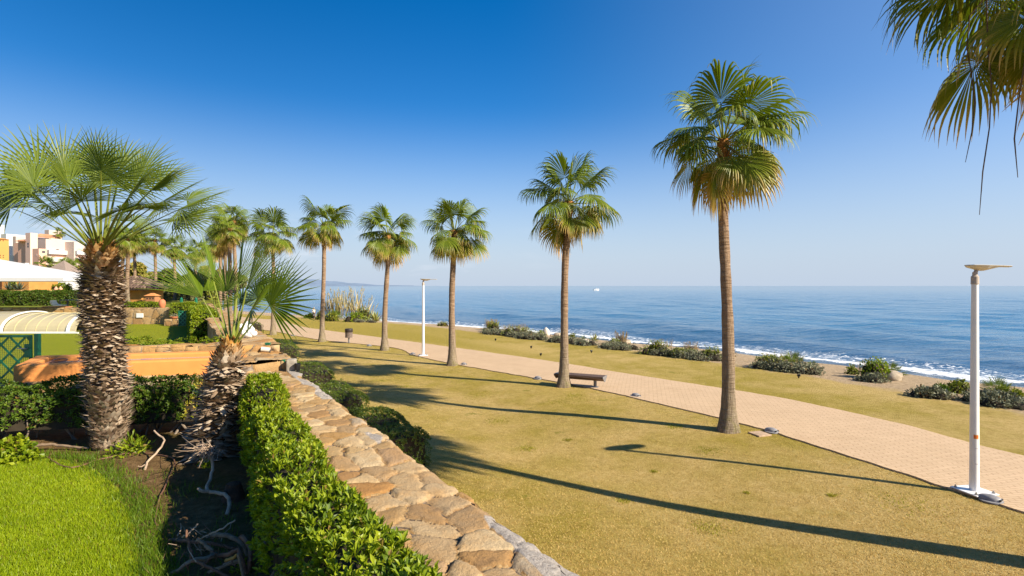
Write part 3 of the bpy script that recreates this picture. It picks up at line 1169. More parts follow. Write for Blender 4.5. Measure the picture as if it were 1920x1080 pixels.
# (hub px, hub py, depth offset, facing, radius)
HUBS = [
    (75, 326, -0.3, (0.3, -0.8, 0.6), 0.80), (52, 362, 0.5, (0.1, -0.5, 0.9), 0.78), (150, 325, 0.5, (0.2, -0.9, 0.4), 0.82),
    (155, 378, -1.15, (0.0, -0.6, 0.8), 0.74), (92, 386, -0.4, (-0.3, -0.2, 0.9), 0.74), (210, 338, -0.25, (0.1, -1, 0.25), 0.72),
    (172, 300, 0.7, (0, -0.9, 0.3), 0.70), (252, 352, 0.2, (-0.2, -0.9, 0.4), 0.76), (283, 358, -0.7, (-0.3, -0.5, 0.8), 0.76),
    (337, 393, 0.1, (-0.2, -0.5, 0.85), 0.80), (325, 415, 0.8, (0.2, -0.3, 0.95), 0.72), (248, 415, 1.1, (0.3, 0.0, 0.95), 0.62),
    (115, 330, 1.0, (-0.2, -0.6, 0.7), 0.75), (230, 310, 1.0, (0.2, -0.8, 0.5), 0.72), (40, 335, 1.1, (-0.3, -0.6, 0.8), 0.75),
    (300, 340, 1.1, (0.2, -0.6, 0.7), 0.7), (190, 345, 1.2, (0, -0.8, 0.5), 0.7), (20, 390, -0.3, (-0.2, -0.5, 0.85), 0.75),
    (225, 395, -1.2, (0.1, -0.55, 0.85), 0.62), (270, 390, -1.05, (0.3, -0.4, 0.85), 0.66), (130, 352, -0.9, (-0.15, -0.7, 0.6), 0.66),
    (350, 375, 0.9, (0.2, -0.4, 0.9), 0.68), (120, 318, -0.1, (0.25, -0.9, 0.3), 0.72), (262, 330, 0.4, (-0.1, -0.9, 0.35), 0.72), (305, 378, -0.4, (-0.1, -0.6, 0.8), 0.7), (65, 350, -0.7, (0.1, -0.6, 0.75), 0.7), (240, 372, -0.6, (-0.15, -0.7, 0.6), 0.66), (345, 408, 0.4, (0.1, -0.5, 0.85), 0.74), (180, 352, 0.2, (0.1, -0.9, 0.4), 0.7), (30, 372, 0.2, (0, -0.5, 0.85), 0.74), (130, 400, 1.2, (-0.3, 0.1, 0.9), 0.66), (190, 320, -0.6, (0.05, -0.95, 0.3), 0.62),
]
for k, (hx, hy, dd, fc, rl) in enumerate(HUBS):
    d = D1 + dd
    hub = ray(hx, d, hy)
    a = math.atan2(hub.y - crown.y, hub.x - crown.x)
    p0 = crown + Vector((math.cos(a) * 0.10, math.sin(a) * 0.10, -0.05 - 0.15 * RNG.random()))
    low_ = (crown.z + 0.75 - hub.z) > 0.3
    fan_frond(root, p0, hub, fc, rl * 1.14, 300 + k, 0.04 + 0.12 * low_, 34, 112 + 14 * RNG.random(), 0.10 + 0.22 * RNG.random(), 0.18, origin=base)

# -- small one
base2 = gp(392, 856, GZ)
D2 = base2.y
PX2 = D2 / F
root2 = empty('fan_palm', base2, 'small fan palm leaning right, narrow pale shaggy trunk and upright glossy fronds', 'palm tree', 'shaggy fan palms in the near garden')


def lean2(T):
    return (42 * PX2 * np.clip(T / 1.9, 0, 1.1) ** 1.1, 0.03 * np.sin(T * 3))


prof2 = [(0.0, 0.20, 0.26), (0.3, 0.22, 0.26), (0.7, 0.22, 0.18), (1.2, 0.22, 0.17), (1.5, 0.21, 0.15), (1.72, 0.15, 0.12), (1.93, 0.08, 0.10)]
M_SH2 = m_shag('pale_shaggy_bark', (0.52, 0.43, 0.33))
shaggy_trunk(root2, prof2, lean2, 8, M_SH2, 1300, lambda t: np.where(t < 0.16, -0.25, np.where(t < 0.82, 0.05 + 0.3 * np.sin(t * 40), 0.9)))
crown2 = base2 + Vector((42 * PX2, 0, 1.9))
HUBS2 = [
    (380, 560, 0.1, (0.88, -0.42, 0.2), 1.05, 44), (401, 528, 0.35, (0.92, -0.35, 0.15), 0.98, 38), (446, 532, 0.5, (-0.5, -0.85, 0.2), 1.05, 46),
    (462, 545, -0.1, (-0.75, -0.6, 0.3), 1.0, 56), (505, 573, -0.15, (-0.35, -0.88, 0.35), 0.90, 100), (482, 560, 0.5, (-0.4, -0.8, 0.4), 0.82, 100),
    (470, 583, -0.45, (0.0, -0.6, 0.8), 0.70, 90), (392, 546, 0.6, (0.7, -0.6, 0.3), 0.55, 75), (425, 548, 0.7, (0.2, -0.9, 0.3), 0.85, 60), (452, 570, 0.9, (0.2, -0.6, 0.7), 0.7, 100),
]
for k, (hx, hy, dd, fc, rl, sp) in enumerate(HUBS2):
    hub = ray(hx, D2 + dd, hy)
    a = math.atan2(hub.y - crown2.y, hub.x - crown2.x)
    p0 = crown2 + Vector((math.cos(a) * 0.05, math.sin(a) * 0.05, -0.06))
    fan_frond(root2, p0, hub, fc, rl * 1.08, 400 + k, 0.0, 30, sp, 0.06 + 0.1 * RNG.random(), 0.04, 0.42, 0.95, 0.7 if k < 4 else 0.2, origin=base2, mat=M_CHAM_Y)
# ================================================================== stone walls
def m_stone(name, pal, mort, k=1.0):
    t = NT(name)
    p = t.obj()
    r = t.attr('cell')
    g = t.attr('gap')
    n1 = t.noise(p, 5.0, 6.0, 0.65)
    n2 = t.noise(p, 38.0, 6.0, 0.7)
    c = t.ramp(r, [(i / (len(pal) - 1), q) for i, q in enumerate(pal)])
    c = t.mix(t.fr(n1, 0.45, 0.72), c, t.mix(0.6, c, (0.46, 0.25, 0.085)))
    c = t.mix(t.math('MULTIPLY', t.fr(n2, 0.42, 0.72), 0.4), c, t.mix(0.6, c, (0.10, 0.06, 0.035)))
    m = t.ramp(n2, [(0.3, tuple(q * 0.55 for q in mort)), (0.7, mort)])
    dark = t.fr(t.noise(p, 3.3, 4.0), 0.32, 0.55)
    m = t.mix(t.math('MULTIPLY', dark, 0.88), m, (0.075, 0.045, 0.027))
    e = t.fr(t.math('ADD', g, t.math('MULTIPLY', t.math('SUBTRACT', n2, 0.5), 0.25)), 0.30, 0.5)
    c = t.mix(e, m, c)
    st = t.math('MULTIPLY', t.fr(t.noise(p, 2.1, 7.0, 0.7), 0.60, 0.74), 0.55)
    c = t.mix(st, c, (0.08, 0.055, 0.04))
    pt = t.attr('patch')
    c = t.mix(t.fr(t.math('ADD', pt, t.math('MULTIPLY', t.math('SUBTRACT', n1, 0.5), 0.8)), 0.45, 0.62), c, t.ramp(n2, [(0.3, (0.24, 0.20, 0.165)), (0.7, (0.50, 0.44, 0.38))]))
    b = t.bump(t.math('ADD', n2, t.math('MULTIPLY', n1, 1.0)), 0.75 * k, 0.025)
    return t.surf(c, 0.9, b, 0, 0.2)


PAL = [(0.42, 0.36, 0.28), (0.40, 0.205, 0.07), (0.36, 0.235, 0.115), (0.50, 0.345, 0.18), (0.44, 0.26, 0.10), (0.54, 0.40, 0.245), (0.34, 0.20, 0.09), (0.58, 0.45, 0.29), (0.47, 0.31, 0.15)]
PAL = [(a * 0.93, b * 0.9, c * 0.82) for a, b, c in PAL]  # * 0.86
M_STONE = m_stone('wall_stone', PAL, (0.40, 0.33, 0.26))


def stone_grid(O, U, Vv, lu, lv, cell, step, relief, seed, asp=1.0, patch=None, wav=0.03, jit=0.85, gapw=0.10, edge_round=0.03, rough=0.004):
    """a face of fitted stones: O corner, U and V unit axes, relief along U x V"""
    O, U, Vv = [np.array(q, float) for q in (O, U, Vv)]
    Nn = np.cross(U, Vv)
    Nn /= np.linalg.norm(Nn)
    nu, nv = max(2, int(lu / step) + 1), max(2, int(lv / step) + 1)
    us, vs = np.linspace(0, lu, nu), np.linspace(0, lv, nv)
    Ug, Vg = np.meshgrid(us, vs, indexing='ij')
    wu = Ug + wav * vnoise(Ug * 4.2, Vg * 4.2, seed) + 0.25 * wav * vnoise(Ug * 17, Vg * 17, seed + 3)
    wv = Vg + wav * vnoise(Ug * 4.2 + 40, Vg * 4.2, seed) + 0.25 * wav * vnoise(Ug * 17 + 9, Vg * 17, seed + 3)
    cu, cv = cell * asp, cell
    iu, iv = np.floor(wu / cu).astype(int), np.floor(wv / cv).astype(int)
    best1 = np.full(Ug.shape, 1e9)
    best2 = np.full(Ug.shape, 1e9)
    cid = np.zeros(Ug.shape)
    su = np.zeros(Ug.shape)
    sv = np.zeros(Ug.shape)
    for a in (-2, -1, 0, 1, 2):
        for b in (-2, -1, 0, 1, 2):
            ju, jv = iu + a, iv + b
            h1 = _hash(ju, jv, np.full_like(ju, seed))
            h2 = _hash(ju + 77, jv, np.full_like(ju, seed + 5))
            h3 = _hash(ju, jv + 31, np.full_like(ju, seed + 9))
            pu = (ju + 0.5 + jit * (h1 - 0.5)) * cu
            pv = (jv + 0.5 + jit * (h2 - 0.5)) * cv
            d = np.hypot((wu - pu) / asp, wv - pv) - (h3 - 0.5) * cell * 0.3
            m = d < best1
            best2 = np.where(m, best1, np.minimum(best2, d))
            cid = np.where(m, h3, cid)
            su, sv = np.where(m, pu, su), np.where(m, pv, sv)
            best1 = np.where(m, d, best1)
    edge = (best2 - best1) / cell
    g = sstep(0.0, gapw * 1.5, edge)
    hs1 = _hash((su * 97).astype(int), (sv * 89).astype(int), np.full(su.shape, seed, int))
    hs2 = _hash((su * 53).astype(int), (sv * 71).astype(int), np.full(su.shape, seed + 1, int))
    h = relief * (0.80 + 0.20 * sstep(0, 0.4, edge)) * g * (0.45 + 0.75 * hs1)
    h += g * ((hs1 - 0.5) * (wu - su) + (hs2 - 0.5) * (wv - sv)) * 0.10
    h += rough * (vnoise(Ug * 14, Vg * 14, seed) + 0.6 * vnoise(Ug * 33, Vg * 33, seed + 2)) + 0.02 * vnoise(Ug * 1.1, Vg * 1.1, seed + 8)
    pat = np.zeros(Ug.shape)
    if patch is not None:
        pat = patch(Ug, Vg)
        h = np.where(pat > 0.5, np.maximum(h, relief * 0.75 + 0.5 * rough * vnoise(Ug * 20, Vg * 20, 5)), h)
    # the rim of the face is worn down and uneven
    rim = np.minimum.reduce([Vg, lv - Vg])
    h -= edge_round * (1 - sstep(0, 0.09, rim)) * (0.6 + 0.8 * np.abs(vnoise(Ug * 3, Vg * 3, seed + 12)))
    inset = 0.045 * vnoise(Ug * 2.3, 0, seed + 20) * (1 - sstep(0, 0.25, rim)) * np.where(Vg < lv / 2, -1, 1)
    P = O + Ug[..., None] * U + (Vg + inset)[..., None] * Vv + h[..., None] * Nn
    i = np.arange(nu - 1)[:, None] * nv + np.arange(nv - 1)[None, :]
    f = np.stack([i, i + nv, i + nv + 1, i + 1], -1).reshape(-1, 4)
    return P.reshape(-1, 3), f, {'cell': np.mod(hs1 * 0.6 + cid * 0.7, 1.0).ravel(), 'gap': g.ravel(), 'patch': pat.ravel()}


def join_grids(gs):
    V, Fs, at, off = [], [], {}, 0
    for P, f, a in gs:
        V.append(P)
        Fs.append(f + off)
        off += len(P)
        for k, q in a.items():
            at.setdefault(k, []).append(q)
    return np.concatenate(V), np.concatenate(Fs), {k: np.concatenate(q) for k, q in at.items()}


WD = np.array([-0.528, 0.849, 0.0])      # the way the sea wall runs
WP = np.array([-0.849, -0.528, 0.0])     # across it, towards the garden


def wall_at(y):
    """seaward edge of the sea wall at forward distance y"""
    return np.array([0.40 - 0.622 * (y - 3.55), y, 0.0])


def sea_wall(y0, y1, top, width, cell, step, label, seed, patch=None, zlow=-0.15, front=True):
    o0 = wall_at(y0)
    L = (y1 - y0) / 0.849
    up = np.array([0, 0, 1.0])
    gs = [stone_grid(o0 - WP * 0.07 + up * (top - 0.03), WD, WP, L, width + 0.12, cell, step, 0.045, seed, 1.25, patch, gapw=0.055, wav=0.06, jit=1.0)]
    gs.append(stone_grid(o0 + up * zlow + WD * L, -WD, up, L, top - zlow - 0.03, 0.34, max(step * 2.5, 0.06), 0.05, seed + 3, 1.5))
    gs.append(stone_grid(o0 + WP * width + up * 0.9, WD, up, L, top - 0.93, 0.34, max(step * 2.5, 0.06), 0.04, seed + 5, 1.5))
    if front:
        gs.append(stone_grid(o0 + WP * width + up * 0.9, -WP, up, width, top - 0.93, 0.36, 0.03, 0.06, seed + 7, 1.3))
    gs.append(stone_grid(o0 + WD * L + up * 0.9, WP, up, width, top - 0.93, 0.34, 0.06, 0.05, seed + 8, 1.3))
    V, f, at = join_grids(gs)
    o = mesh_np('stone_wall', V, f, M_STONE, attrs=at, smooth=True)
    rebase(o, (o0[0], o0[1], 0))
    return tag(o, label, 'wall')


def patch1(Ug, Vg):
    n = 0.5 + 0.5 * vnoise(Ug * 1.3, Vg * 2.2, 61.0)
    return np.clip((1 - sstep(0.10, 0.34, Vg)) * 1.25 * sstep(0.42, 0.6, n) + 0.8 * sstep(0.68, 0.75, n) * sstep(0.9, 1.1, Vg), 0, 1)


sea_wall(-1.0, 12.45, 2.10, 1.22, 0.30, 0.022, 'broad stone wall topped with large tan flagstones, running from the near corner', 3, patch1)
sea_wall(12.47, 14.05, 2.33, 1.20, 0.40, 0.03, 'short stepped-up piece of stone wall with rough block end beside the orange planter', 12)
sea_wall(14.07, 47.0, 2.52, 1.15, 0.42, 0.06, 'long far stone wall carrying the white ornaments', 21)

# low walls in the gardens
AX = np.array([0.952, 0.306, 0.0])
AY = np.array([-0.306, 0.952, 0.0])


def low_wall(a, L, ux, width, z0, top, cell, step, label, seed, asp=1.3, mat=None, name='stone_wall'):
    a = np.array(a, float)
    ux = np.array(ux, float)
    uy = np.array([-ux[1], ux[0], 0])
    up = np.array([0, 0, 1.0])
    gs = [stone_grid(a + up * z0, ux, up, L, top - z0, cell, step, 0.04, seed, asp, None, 0.018, 0.42, 0.09),
          stone_grid(a + up * (top - 0.02), ux, uy, L, width, cell, step * 1.5, 0.04, seed + 2, asp),
          stone_grid(a + ux * L + up * z0, uy, up, width, top - z0, cell, step * 1.5, 0.04, seed + 4, asp),
          stone_grid(a + uy * width + up * z0, -uy, up, width, top - z0, cell, step * 1.5, 0.04, seed + 5, asp),
          stone_grid(a + uy * width + ux * L + up * z0, -ux, up, L, top - z0, cell, step * 2, 0.04, seed + 6, asp)]
    V, f, at = join_grids(gs)
    o = mesh_np(name, V, f, mat or M_STONE, attrs=at, smooth=True)
    rebase(o, a + up * z0)
    return tag(o, label, 'wall')


low_wall((-12.2, 10.75, 0), 6.0, AX, 0.45, GZ - 0.1, 1.96, 0.34, 0.04, 'low stone ledge at the foot of the orange planter behind the hedge', 31)
low_wall((-11.3, 13.95, 0), 3.6, AX, 0.55, GZ2 - 0.1, 2.40, 0.30, 0.03, 'low wall of square tan blocks behind the orange planter', 37, 1.15)
g0 = gp(230, 607.5, GZ2)
g1 = gp(329, 607.5, GZ2)
low_wall((-60, 36.8, 0), 60 + g1.x, (1, 0, 0), 0.6, GZ2 - 0.1, 2.52, 0.55, 0.06, 'long retaining wall of big tan blocks across the second garden, with a white plaque', 41, 1.1)

# ================================================================== garden ground
def m_turf(name, deep, bright, scale=60.0):
    t = NT(name)
    p = t.obj()
    big = t.fr(t.noise(p, 0.7, 4.0), 0.35, 0.65)
    fine = t.fr(t.noise(p, scale, 5.0, 0.75), 0.28, 0.72)
    c = t.mix(fine, deep, bright)
    c = t.mix(t.math('MULTIPLY', big, 0.35), c, t.mix(0.5, c, (0.32, 0.30, 0.03)))
    b = t.bump(fine, 0.6, 0.03)
    return t.surf(c, 0.9, b, 0, 0.15)


def m_bed():
    t = NT('garden_soil_and_turf')
    p = t.obj()
    lw = t.attr('lawn')
    n = t.noise(p, 3.0, 6.0, 0.7)
    fine = t.fr(t.noise(p, 70.0, 5.0, 0.75), 0.28, 0.72)
    soil = t.ramp(t.fr(t.noise(p, 9.0, 8.0, 0.75), 0.25, 0.75), [(0, (0.075, 0.042, 0.018)), (0.5, (0.19, 0.115, 0.05)), (1, (0.34, 0.22, 0.11))])
    moss = t.fr(t.noise(p, 1.3, 5.0), 0.48, 0.62)
    soil = t.mix(t.math('MULTIPLY', moss, 0.55), soil, (0.085, 0.085, 0.014))
    turf = t.mix(fine, (0.12, 0.165, 0.004), (0.31, 0.36, 0.010))
    m = t.fr(t.math('ADD', lw, t.math('MULTIPLY', t.math('SUBTRACT', n, 0.5), 0.5)), -0.08, 0.12)
    c = t.mix(m, soil, turf)
    crumb = t.noise(p, 30.0, 8.0, 0.8)
    b = t.bump(t.math('ADD', crumb, fine), 0.8, 0.03)
    return t.surf(c, 0.95, b, 0, 0.1)


LAWN_PX = [(-420, 858), (-200, 857), (0, 860), (60, 857), (130, 864), (185, 884), (222, 915), (246, 960), (256, 1010), (264, 1080), (262, 1200), (240, 1500)]
LAWN = [gp(px, py, GZ) for px, py in LAWN_PX]
LAWN_POLY = np.array([(q.x, q.y) for q in LAWN])


def lawn_in(x, y):
    """distance inside the near lawn (positive) or outside (negative)"""
    return sdist(x, y, LAWN_POLY)


nx, ny = 260, 240
gx, gy = np.meshgrid(np.linspace(-16, 6.5, nx), np.linspace(-4, 14.6, ny), indexing='ij')
inside = (gx - (0.40 - 0.622 * (gy - 3.55))) < -0.3
li = lawn_in(gx, gy)
gz = GZ + 0.03 * vnoise(gx * 1.3, gy * 1.3, 2.0) * (li < 0) + 0.012 * vnoise(gx * 6, gy * 6, 4.0) * (li < 0) - 0.02 * (1 - sstep(-0.05, 0.25, -li))
i = np.arange(nx - 1)[:, None] * ny + np.arange(ny - 1)[None, :]
f = np.stack([i, i + ny, i + ny + 1, i + 1], -1).reshape(-1, 4)
ins = inside.ravel()[f].all(1)
o = mesh_np('garden_ground', np.stack([gx, gy, gz], -1).reshape(-1, 3), f[ins], m_bed(), attrs={'lawn': li.ravel()}, smooth=True)
tag(o, kind='structure')

M_TURF2 = m_turf('garden_turf', (0.11, 0.14, 0.004), (0.28, 0.29, 0.008))


def slab(name, poly, z, mat, zb=-0.3):
    m = MB()
    m.prism([(x, y, zb) for x, y in poly], (0, 0, z - zb))
    return tag(m.build(name, mat), kind='structure')


def wl(y, off=1.0):
    return 0.40 - 0.622 * (y - 3.55) - off


slab('garden_lawn', [(wl(14.7), 14.7), (wl(37), 37), (-62, 37), (-62, 11), (-16.02, 11), (-16.02, 14.7)], GZ2, M_TURF2)
slab('garden_terrace', [(wl(37.4), 37.4), (wl(47), 47), (-34, 62), (-48, 80), (-60, 100), (-160, 180), (-260, 180), (-260, 37.4)], GZ3, m_turf('terrace_turf', (0.10, 0.12, 0.008), (0.20, 0.21, 0.03), 20.0))

# ------------------------------------------------------------------ orange planter
M_ORANGE = m_plain('orange_render', (0.70, 0.275, 0.075), 0.85, 0.08, 3.0, 0.15, spec=0.2)
M_GRAVEL = m_plain('planter_gravel', (0.33, 0.29, 0.24), 0.95, 0.5, 60.0, 0.8)


def rounded_ring(a, b, c, d, wth, z0, z1, root):
    """four rendered planter walls, mitred into one rim"""
    out = [Vector(q) for q in (a, b, c, d)]
    cen = sum(out, Vector()) / 4
    inn = []
    for i in range(4):
        p, n, q = out[i - 1], out[i], out[(i + 1) % 4]
        e1, e2 = (n - p).normalized(), (q - n).normalized()
        n1, n2 = Vector((-e1.y, e1.x, 0)), Vector((-e2.y, e2.x, 0))
        bis = (n1 + n2)
        bis = bis / max(1e-6, bis.dot(n1))
        inn.append(n + bis * wth)
    m = MB()
    vs = [q + Vector((0, 0, z0)) for q in out] + [q + Vector((0, 0, z1)) for q in out] + [q + Vector((0, 0, z1)) for q in inn] + [q + Vector((0, 0, z0)) for q in inn]
    fs = []
    for i in range(4):
        j = (i + 1) % 4
        fs += [(i, j, 4 + j, 4 + i), (4 + i, 4 + j, 8 + j, 8 + i), (8 + i, 8 + j, 12 + j, 12 + i)]
    m.add(vs, fs)
    m.build('rim_wall', M_ORANGE, root, False, 0.04)
    g = MB()
    g.add([q + Vector((0, 0, z1 - 0.12)) for q in inn], [(0, 1, 2, 3)])
    g.build('gravel_bed', M_GRAVEL, root)


pl = empty('planter', (-8.9, 12.6, GZ), 'long orange rendered planter with gravel inside, behind the near hedge', 'planter')
PB = [Vector((-10.72, 11.45, 0)), Vector((-6.35, 12.86, 0)), Vector((-7.25, 14.4, 0)), Vector((-11.75, 13.15, 0))]
rounded_ring(*[q - Vector((-8.9, 12.6, 0)) for q in PB], 0.34, 0, 2.33 - GZ, pl)
# hose lying in it
hp = []
for k in range(60):
    t = k / 59
    c = ray(78 + 95 * t + 10 * math.sin(t * 19), 12.5, 676)
    hp.append(Vector((c.x + 0.12 * math.sin(t * 31), 12.45 + 0.45 * math.sin(t * 14.0) + 0.2 * t, 2.22 + 0.07 * abs(math.sin(t * 9)))))
tag(rebase(MB().tube(hp, 0.015, 8).build('garden_hose', m_plain('hose', (0.30, 0.13, 0.075), 0.5), None, True), hp[0]), 'brown garden hose coiled in the orange planter', 'hose')
bp_ = ray(275, 13.3, 675)
mb = MB()
mb.lathe((0, 0, 0), [(0.09, 0), (0.10, 0.03), (0.08, 0.05), (0.02, 0.06)], 14, 1.8, 0.7)
tag(rebase(mb.build('blue_sack', m_plain('blue_plastic', (0.12, 0.17, 0.34), 0.5), None, True), (0, 0, 0)), 'small crumpled blue sheet lying in the orange planter', 'sheet')
bpy.data.objects['blue_sack'].location = (bp_.x, 13.3, 2.17)
bpy.data.objects['blue_sack'].name = 'blue_sheet'

# ------------------------------------------------------------------ green lattice gates
M_GREEN = m_plain('green_paint', (0.012, 0.145, 0.075), 0.4, 0.12, 5.0)
M_MESH = m_plain('green_mesh', (0.02, 0.11, 0.06), 0.6)
M_STEEL = m_plain('steel', (0.55, 0.55, 0.53), 0.35, 0.1, 8.0, metallic=0.8)


def lattice(m, x0, x1, z0, z1, pitch, w_, y=0.0, t=0.012):
    k = -8
    W_, H_ = x1 - x0, z1 - z0
    s = -H_
    while s < W_:
        for sg in (1, -1):
            # clip a 45 degree bar to the frame
            a0, a1 = max(0, s), min(W_, s + H_)
            if a1 - a0 > 0.03:
                b0, b1 = a0 - s, a1 - s
                if sg < 0:
                    p, q = Vector((x0 + a0, y, z1 - b0)), Vector((x0 + a1, y, z1 - b1))
                else:
                    p, q = Vector((x0 + a0, y, z0 + b0)), Vector((x0 + a1, y, z0 + b1))
                c = (p + q) / 2
                L = (q - p).length
                an = math.atan2(q.z - p.z, q.x - p.x)
                M = Matrix.Translation(c + Vector((0, 0.004 * sg, 0))) @ Matrix.Rotation(-an, 4, 'Y')
                m.box(None, (L, t, w_), mtx=M)
        s += pitch


g_root = empty('lattice_gate', (-12.0, 13.35, GZ2), 'green metal lattice gate with a handle plate, at the left edge of the photo', 'gate')
gw, gh = 1.9, 1.45
fr = MB()
fr.box((0.12, 0, gh / 2), (0.10, 0.10, gh))
fr.build('post', M_GREEN, g_root, False, 0.006)
fr = MB()
fr.box((-0.02 - gw / 2, 0, gh - 0.06), (gw, 0.045, 0.06)).box((-0.02 - gw / 2, 0, 0.12), (gw, 0.045, 0.06))
fr.box((-0.02 - 0.03, 0, gh / 2 + 0.03), (0.06, 0.044, gh - 0.24)).box((-gw, 0, gh / 2 + 0.03), (0.06, 0.044, gh - 0.24))
fr.build('gate_frame', M_GREEN, g_root, False, 0.004)
la = MB()
lattice(la, -gw + 0.03, -0.08, 0.15, gh - 0.09, 0.42, 0.05)
la.build('lattice', M_GREEN, g_root)
ms = MB()
for k in range(34):
    ms.box((-gw + 0.05 + k * (gw - 0.1) / 34, 0.03, gh / 2 + 0.02), (0.004, 0.004, gh - 0.3))
for k in range(24):
    ms.box((-gw / 2, 0.034, 0.17 + k * (gh - 0.3) / 24), (gw - 0.1, 0.004, 0.004))
ms.build('wire_mesh', M_MESH, g_root)
lk = MB()
lk.box((-0.10, -0.032, gh - 0.42), (0.17, 0.02, 0.34))
hk = lk.build('lock_plate', M_GREEN, g_root, False, 0.02)
hh = MB()
hh.tube([(-0.08, -0.05, gh - 0.36), (-0.08, -0.09, gh - 0.36), (-0.30, -0.10, gh - 0.36)], 0.014, 8)
hh.build('handle', M_STEEL, hk, True)

gx0, gx1 = ray(331, 34.2).x, ray(364, 34.2).x
g2 = empty('lattice_gate', ((gx0 + gx1) / 2, 34.4, GZ2), 'small far green lattice gate beside the stone block with the bowl', 'gate')
hw = (gx1 - gx0) / 2
m = MB()
m.box((0, 0, 1.02), (2 * hw, 0.06, 0.06)).box((0, 0, 0.1), (2 * hw, 0.06, 0.06)).box((-hw + 0.03, 0, 0.55), (0.07, 0.07, 1.0)).box((hw - 0.03, 0, 0.55), (0.07, 0.07, 1.0))
m.build('gate_frame', M_GREEN, g2)
m = MB()
lattice(m, -hw + 0.06, hw - 0.06, 0.13, 0.99, 0.26, 0.045, -0.02)
m.build('lattice', m_plain('pale_green_paint', (0.05, 0.24, 0.15), 0.4), g2)
m = MB()
m.box((0, 0.03, 0.55), (2 * hw - 0.12, 0.02, 0.86))
m.build('backing_panel', m_plain('dark_green_panel', (0.006, 0.07, 0.04), 0.5), g2)

# green slab and small things at the step in the wall
def at_wall(px, d, z):
    return Vector(((px - 960) / F * d, d, z))


c = at_wall(521, 12.40, 2.10)
m = MB()
m.prism([c + Vector((-0.24, -0.02, 0.0)), c + Vector((0.17, -0.02, 0.0)), c + Vector((0.17, -0.02, 0.24)), c + Vector((0.10, -0.02, 0.24))], (0, 0.05, 0))
tag(rebase(m.build('metal_flap', M_GREEN, None, False, 0.006), c), 'small slanted green metal flap set in the wall step', 'metal flap')
c = at_wall(546.5, 12.3, 2.08)
m = MB()
m.box((0, 0, 0.14), (0.20, 0.24, 0.29), 0.2)
o = m.build('concrete_block', m_plain('grey_concrete', (0.30, 0.26, 0.21), 0.95, 0.3, 9.0, 0.7), None, False, 0.03)
o.location = c
tag(o, 'grey concrete block on the wall between the green panel and the black spotlight', 'concrete block')
c = at_wall(557.5, 12.15, 2.08)
sp = empty('spotlight', c, 'small black spotlight standing on the seaward edge of the wall', 'spotlight')
m = MB()
m.lathe((0, 0, 0), [(0.05, 0), (0.05, 0.02), (0.022, 0.03), (0.022, 0.07)], 16)
m.build('bracket', m_plain('black_metal', (0.012, 0.012, 0.013), 0.4), sp, True)
m = MB()
m.lathe((0, 0, 0.05), [(0.05, 0), (0.065, 0.02), (0.07, 0.15), (0.062, 0.155), (0.055, 0.12)], 18)
m.build('lamp_head', bpy.data.materials['black_metal'], sp, True)
# second one, white tube and green post at the next step
c = at_wall(497, 13.75, 2.33)
sp = empty('spotlight', c, 'pale cylindrical spotlight tipped over beside the small green post', 'spotlight')
m = MB()
m.tube([(-0.10, 0, 0.09), (0.10, 0.05, 0.06)], [0.062, 0.062], 16)
m.build('lamp_head', m_plain('cream_metal', (0.62, 0.58, 0.50), 0.4), sp, True)
m = MB()
m.tube([(0.12, 0, 0.0), (0.10, 0.03, 0.06)], 0.02, 8)
m.build('bracket', bpy.data.materials['black_metal'], sp, True)
c = at_wall(502, 13.98, 2.33)
m = MB()
m.box((0, 0, 0.10), (0.12, 0.05, 0.22)).box((0, 0, 0.215), (0.14, 0.07, 0.03))
o = m.build('green_post', M_GREEN, None, False, 0.005)
o.location = c
tag(o, 'stub of green post in the second step of the wall', 'post')


# white ceramic ornaments on the wall
def ornament(px, py, d, s, seed, label):
    rng = np.random.default_rng(seed)
    V, Fs, off = [], [], 0
    parts = [((0, 0, 0.10), (0.20, 0.13, 0.11)), ((0.17, 0.02, 0.17), (0.10, 0.09, 0.09)), ((-0.16, 0.03, 0.16), (0.12, 0.09, 0.10)), ((0.0, -0.02, 0.22), (0.13, 0.09, 0.10)),
             ((0.2, -0.04, 0.25), (0.03, 0.02, 0.05)), ((0.2, 0.06, 0.25), (0.03, 0.02, 0.05)), ((-0.1, -0.03, 0.30), (0.07, 0.06, 0.07)), ((0.12, -0.08, 0.06), (0.1, 0.06, 0.06))]
    n, mrows = 14, 9
    for c, r in parts:
        th = np.linspace(0, PI, mrows)
        ph = np.linspace(0, 2 * PI, n, endpoint=False)
        T, Pp = np.meshgrid(th, ph, indexing='ij')
        q = 1 + 0.10 * vnoise(np.cos(Pp) * 2 + seed, np.sin(Pp) * 2, T * 2 + c[0] * 9)
        P = np.stack([c[0] + r[0] * np.sin(T) * np.cos(Pp) * q, c[1] + r[1] * np.sin(T) * np.sin(Pp) * q, c[2] + r[2] * np.cos(T) * q], -1).reshape(-1, 3)
        i = np.arange(mrows - 1)[:, None] * n + np.arange(n)[None, :]
        i2 = np.arange(mrows - 1)[:, None] * n + (np.arange(n)[None, :] + 1) % n
        Fs.append(np.stack([i, i + n, i2 + n, i2], -1).reshape(-1, 4) + off)
        V.append(P * s)
        off += len(P)
    o = mesh_np('ceramic_ornament', np.concatenate(V), np.concatenate(Fs), M_CERAMIC, smooth=True)
    p = at_wall(px, d, 2.52)
    o.location = p
    o.rotation_euler = (0, 0, 2.2 + seed)
    tag(o, label, 'ornament', 'white ornaments on the far wall')


M_CERAMIC = m_plain('white_ceramic', (0.74, 0.73, 0.70), 0.3, 0.12, 9.0)
ornament(467, 632, 15.6, 0.85, 1, 'larger nearer white ceramic animal ornament lying on the far wall')
ornament(460, 618, 18.0, 0.9, 2, 'farther white ceramic ornament on the wall, partly behind the fan palm stalks')
